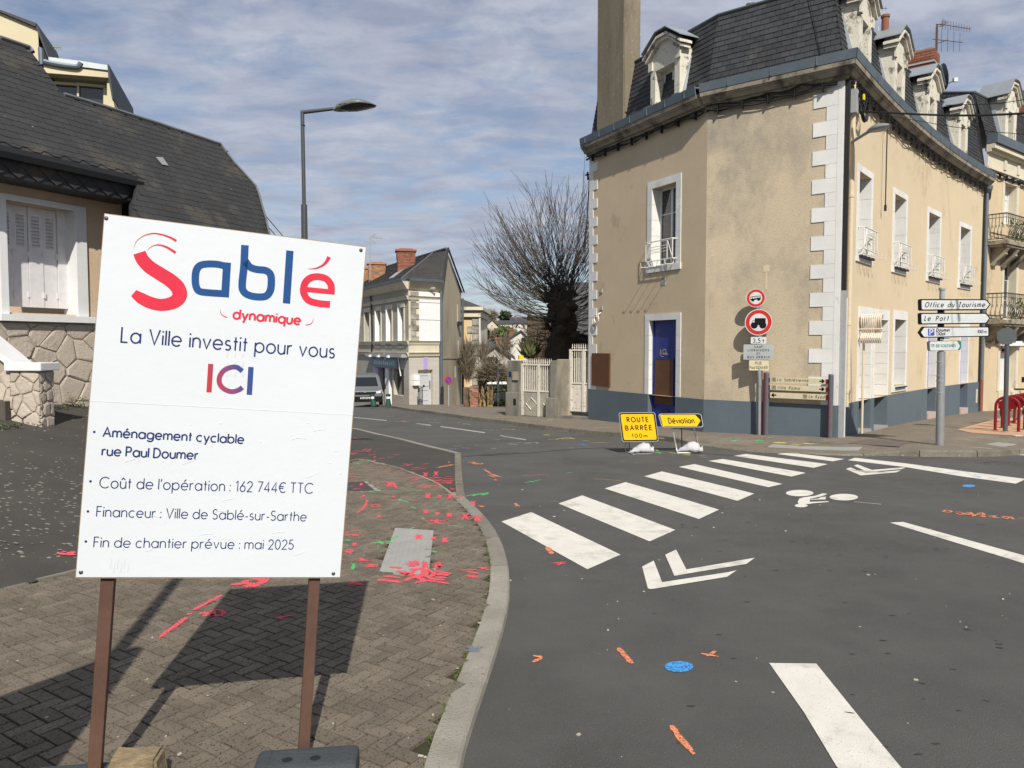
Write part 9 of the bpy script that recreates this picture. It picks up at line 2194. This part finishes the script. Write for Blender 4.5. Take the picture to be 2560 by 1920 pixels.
# steep roof with end wall above the neighbour, dormer and chimneys
RZ = zgD + 1.9
mb = MB(); mb.poly([D.W(0, zgD + .2,0), D.W(LDN, zgD + .2,0), D.W(LDN, RZ, -.45), D.W(0, RZ, -.45)]); mb.poly([D.W(0, zgD - 1,0), D.W(0, RZ, -.45), D.W(0, RZ + .9,-4), D.W(0, zgD - 1,-7)]); mb.poly([D.W(0, RZ, -.45), D.W(LDN, RZ, -.45), D.W(LDN, RZ + .9,-4), D.W(0, RZ + .9,-4)])
rD = mb.build('roof', m_slate, db)
slatesurf(D.W(0, zgD + .2,0), D.W(LDN, zgD + .2,0), D.W(0, RZ, -.45), D.W(LDN, RZ, -.45),42,16, 'slates', rD, m_slate, .015)
slatesurf(D.W(-.01, zgD - 1,-7), D.W(-.01, zgD - 1,0), D.W(-.01, RZ + .9,-4.2), D.W(-.01, RZ, -.45),26,24, 'slates', rD, m_slate, .015)
sD = dz('C2', 690,400,.1)[0]; _b = bld; bld = db
zs = ZG; ZGs, ZRs = ZG, ZR
ZG = zgD - .1; ZR = RZ + .6
dormer(D, sD, 1.2,.5, z1=RZ - .05, pitchh=.62, dep=.8)
ZG, ZR = ZGs, ZRs; bld = _b
mb = MB(); mb.tube([D.W(.0, RZ + .05,-.45), D.W(LDN, RZ + .05,-.45)], .05,6); mb.tube([D.W(0, RZ + .05,-.45), D.W(0, RZ + .95,-4)], .05,6); mb.build('ridge', m_ridge, rD)
def stackat(parent, x, ytop, ybot, Y, w, d, rz, name='brick_chimney'):
    t = onlinepx(x, ytop, Y); b = onlinepx(x, ybot, Y); return brickstack(name, b.x, b.y, b.z, w, d, t.z - b.z, rz, parent)
stackat(db, 2545,232,390,32.0,2.0,.7,-RD(38)); stackat(db, 2475,248,300,36.0,1.9,.7,-RD(38))
# balconies
m_iron = flat('black_iron', (.02,.025,.022),.5); m_plant = mat('balcony_plant', (.06,.085,.03),(.035,.05,.02), scale=10, rough=.8, rnd=.3)
def balcony(zb, s0, s1, out, lab, n_sc, plants, corb, h=.95):
    mb = MB(); D.box(mb, s0, s1, zb - .14, zb, 0, out); D.box(mb, s0 + .05, s1, zb - .22, zb - .14,0, out - .06); sl = mb.build('balcony_slab', m_cor, db)
    for k in range(corb):
        s = s0 + .35 + k * .95; mb = MB(); pr = [(0,0),(0,-.62),(.12,-.66),(.22,-.5),(.5,-.26),(out - .18,-.2),(out - .1,-.06),(out - .12,0)]
        mb.prism([D.W(s, zb - .22 + z, n) for n, z in pr], D.W(s + .22,0,0) - D.W(s, 0,0)); mb.build('console', m_cor, sl)
    mb = MB()
    path = [(s0 + .04,.02),(s0 + .04, out - .05),(s1, out - .05)]
    for z, r in ((zb + h, .022),(zb + h - .14,.012),(zb + .06,.014)): mb.tube([D.W(a, z, n) for a, n in path], r, 5)
    mb.build('balcony_rail', m_iron, sl)
    L = 0; rr = random.Random(3)
    items = [(s0 + .04,.02 + (out - .07) * i / 5) for i in range(6)] + [(s0 + .04 + (s1 - s0) * i / n_sc, out - .05) for i in range(1, n_sc)]
    for i, (a, n) in enumerate(items):
        mb = MB(); bul = .10; fr = n > out - .1
        def pt(z, o, k=0): return D.W(a + k + (0 if fr else -o), z, n + (o if fr else 0))
        mb.tube(smooth_path([pt(zb + .06,.0), pt(zb + .18, bul * .9), pt(zb + .36, bul), pt(zb + .58,.01), pt(zb + h - .14,.0)], 3),.011,4)
        mb.tube([pt(zb + h - .07 + .045 * sin(t),0,.05 * cos(t)) for t in [2 * pi * q / 8 for q in range(9)]], .007,4)
        mb.tube([pt(zb + .5 + .06 * sin(t),0,.045 * cos(t) + .05) for t in [2 * pi * q / 8 - 1 for q in range(7)]], .007,4)
        mb.tube([pt(zb + .24 + .07 * sin(t), bul * .9,.045 * cos(t) - .05) for t in [2 * pi * q / 8 + 2 for q in range(7)]], .007,4)
        mb.build('baluster', m_iron, sl)
    if plants:
        rr = random.Random(plants); mb = MB()
        for i in range(520):
            a = rr.uniform(s0 + plants * 0 + .5, s1); n = out - .05 + rr.gauss(0,.05); z = zb + h - .1 - rr.random() * .7; d = Vector((rr.gauss(0,.3), rr.gauss(0,.3),-1)).normalized() * rr.uniform(.08,.2); p = D.W(a, z, n); s = d.cross(Vector((rr.gauss(0,1), rr.gauss(0,1),0))).normalized() * .02; mb.poly([p, p + d * .5 + s, p + d, p + d * .5 - s])
        mb.build('trailing_plants', m_plant, sl)
    return sl
z1b = dz('C2', 640,1290,.5)[1]; z2b = dz('A7', 1500,660,.7)[1]
s1b = dz('C2', 592,1290,.6)[0]
balcony(z1b, max(.3, s1b),5.5,.65, '', 30,1,3); 
s2b = dz('A7', 1345,660,.75)[0]; balcony(z2b, max(.05, s2b),6.5,.8, '', 36,2,5)
mb = MB(); D.box(mb, dz('B4', 1108,1000)[0], dz('B4', 1108,1000)[0] + .8, dz('B4', 1115,1035)[1], dz('B4', 1115,990)[1], 0,.03); mb.build('dark_notice', m_sblk, db)
# ---- aerials on the corner building
def yagi(t, a, b, n, h, m, r=.012, vert=True):
    mb = MB(); mb.tube([a, b], r, 5)
    for i in range(n):
        p = a.lerp(b, (i + .5) / n); L = h * (1 - .35 * i / n); v = Vector((0,0,1)) if vert else (b - a).cross(Vector((0,0,1))).normalized(); v = v + Vector((.3,0,0)) * (0 if vert else 0)
        mb.tube([p - v * L, p + v * L], r * .6,4)
    return mb.build('aerial_boom', m, t)
m_rustm = flat('rusty_mast', (.10,.055,.045),.7)
Y9 = 25.0; P6 = lambda x, y, Y=Y9: onlinepx(*Q('A6', x, y)[0], Y)
ra_ = thing('tall_roof_aerial', 'tall rusty mast with two aerials and a dish beside the brick chimney', 'aerial', tuple(P6(1122,660)))
mb = MB(); mb.tube([P6(1122,665), P6(1136,178)], .028,6); mb.build('mast', m_rustm, ra_)
yagi(ra_, P6(1165,180), P6(1385,215),11,.16, m_rustm, .012)
mb = MB()
for k in range(5): mb.tube([P6(1150 + k * 6,200), P6(1180 + k * 8,140 + k * 6)], .008,4)
mb.tube([P6(1125,180), P6(1170,182)], .014,5); mb.build('reflector', m_rustm, ra_)
yagi(ra_, P6(1100,290), P6(1325,315),5,.40, m_rustm, .012)
mb = MB(); mb.tube([P6(1135,322), P6(1210,296)], .014,5); mb.build('stay', m_rustm, ra_)
c = P6(1155,575); ax_ = Vector((.92,-.2,.15)).normalized(); mb = MB(); mb.lathe(c, [(.0,0),(.14,.01),(.28,.05),(.42,.11),(.42,.12),(.28,.06),(.0,.01)], 20, ax_, cap=False)
mb.v = [tuple(c + (Vector(v) - c) * 1.0) for v in mb.v]; mb.build('dish', m_dgrey, ra_)
mb = MB(); mb.tube([P6(1170,640), P6(1265,595)], .02,5); mb.tube([P6(1095,580), P6(1150,590)], .03,5); mb.build('dish_arm', m_dgrey, ra_)
mb = MB(); mb.box(P6(1268,592),(.12,.1,.12)); mb.build('feed_horn', m_guard, ra_)
ra2 = thing('grid_aerial', 'silver aerial sticking out over the first dormer at the top edge', 'aerial', tuple(P6(430,60,19.5)))
yagi(ra2, P6(440,52,19.5), P6(765,62,19.5),14,.09, m_alu, .012)
mb = MB(); mb.tube(smooth_path([P6(495,65,19.5), P6(515,95,19.5), P6(590,95,19.5), P6(608,68,19.5)], 4),.016,6)
for k in range(4): mb.tube([P6(415 + k * 8,60 + k * 12,19.5), P6(455 + k * 3,0 + k * 5,19.5)], .012,4)
mb.tube([P6(430,140,19.5), P6(440,-30,19.5)], .025,6); mb.build('reflector_grid', m_alu, ra2)
mb = MB(); mb.tube([P6(700,190,21), P6(700,310,21)], .012,4); mb.tube([P6(670,245,21), P6(706,252,21)], .02,5); tag(mb.build('small_aerial', m_guard), 'small pale vertical aerial behind the first dormer gable', 'aerial')
# ---- overhead cables to the right and the thin diagonal one over the roof
for i, (p, q, r, lab) in enumerate((((570,826),(1778,796),.02, 'thick black cable running level to the right from the corner of the cornice'),((1200,780),(1778,712),.012, 'thin dark cable rising across the right hand roofs'),((640,830),(1778,950),.006, 'very thin wire sagging below the thick cable'))):
    a = P6(*p, 16.5 if i != 1 else 24); b = P6(*q, 13.0 if i != 1 else 22); mb = MB(); b2_ = a + (b - a) * 1.5; mid = (a + b2_) / 2 - Vector((0,0,.12)); mb.tube(smooth_path([a, mid, b2_], 10), r, 5); tag(mb.build('overhead_cable', m_black), lab, 'cable')
mb = MB(); mb.tube([B.W(.35, ZG - .1,.1), B.W(.9, ZR, -.3), onlinepx(2005,-40,17.2)], .008,4); tag(mb.build('guy_wire', m_black), 'thin black wire crossing the slate slope near its right hip', 'wire')
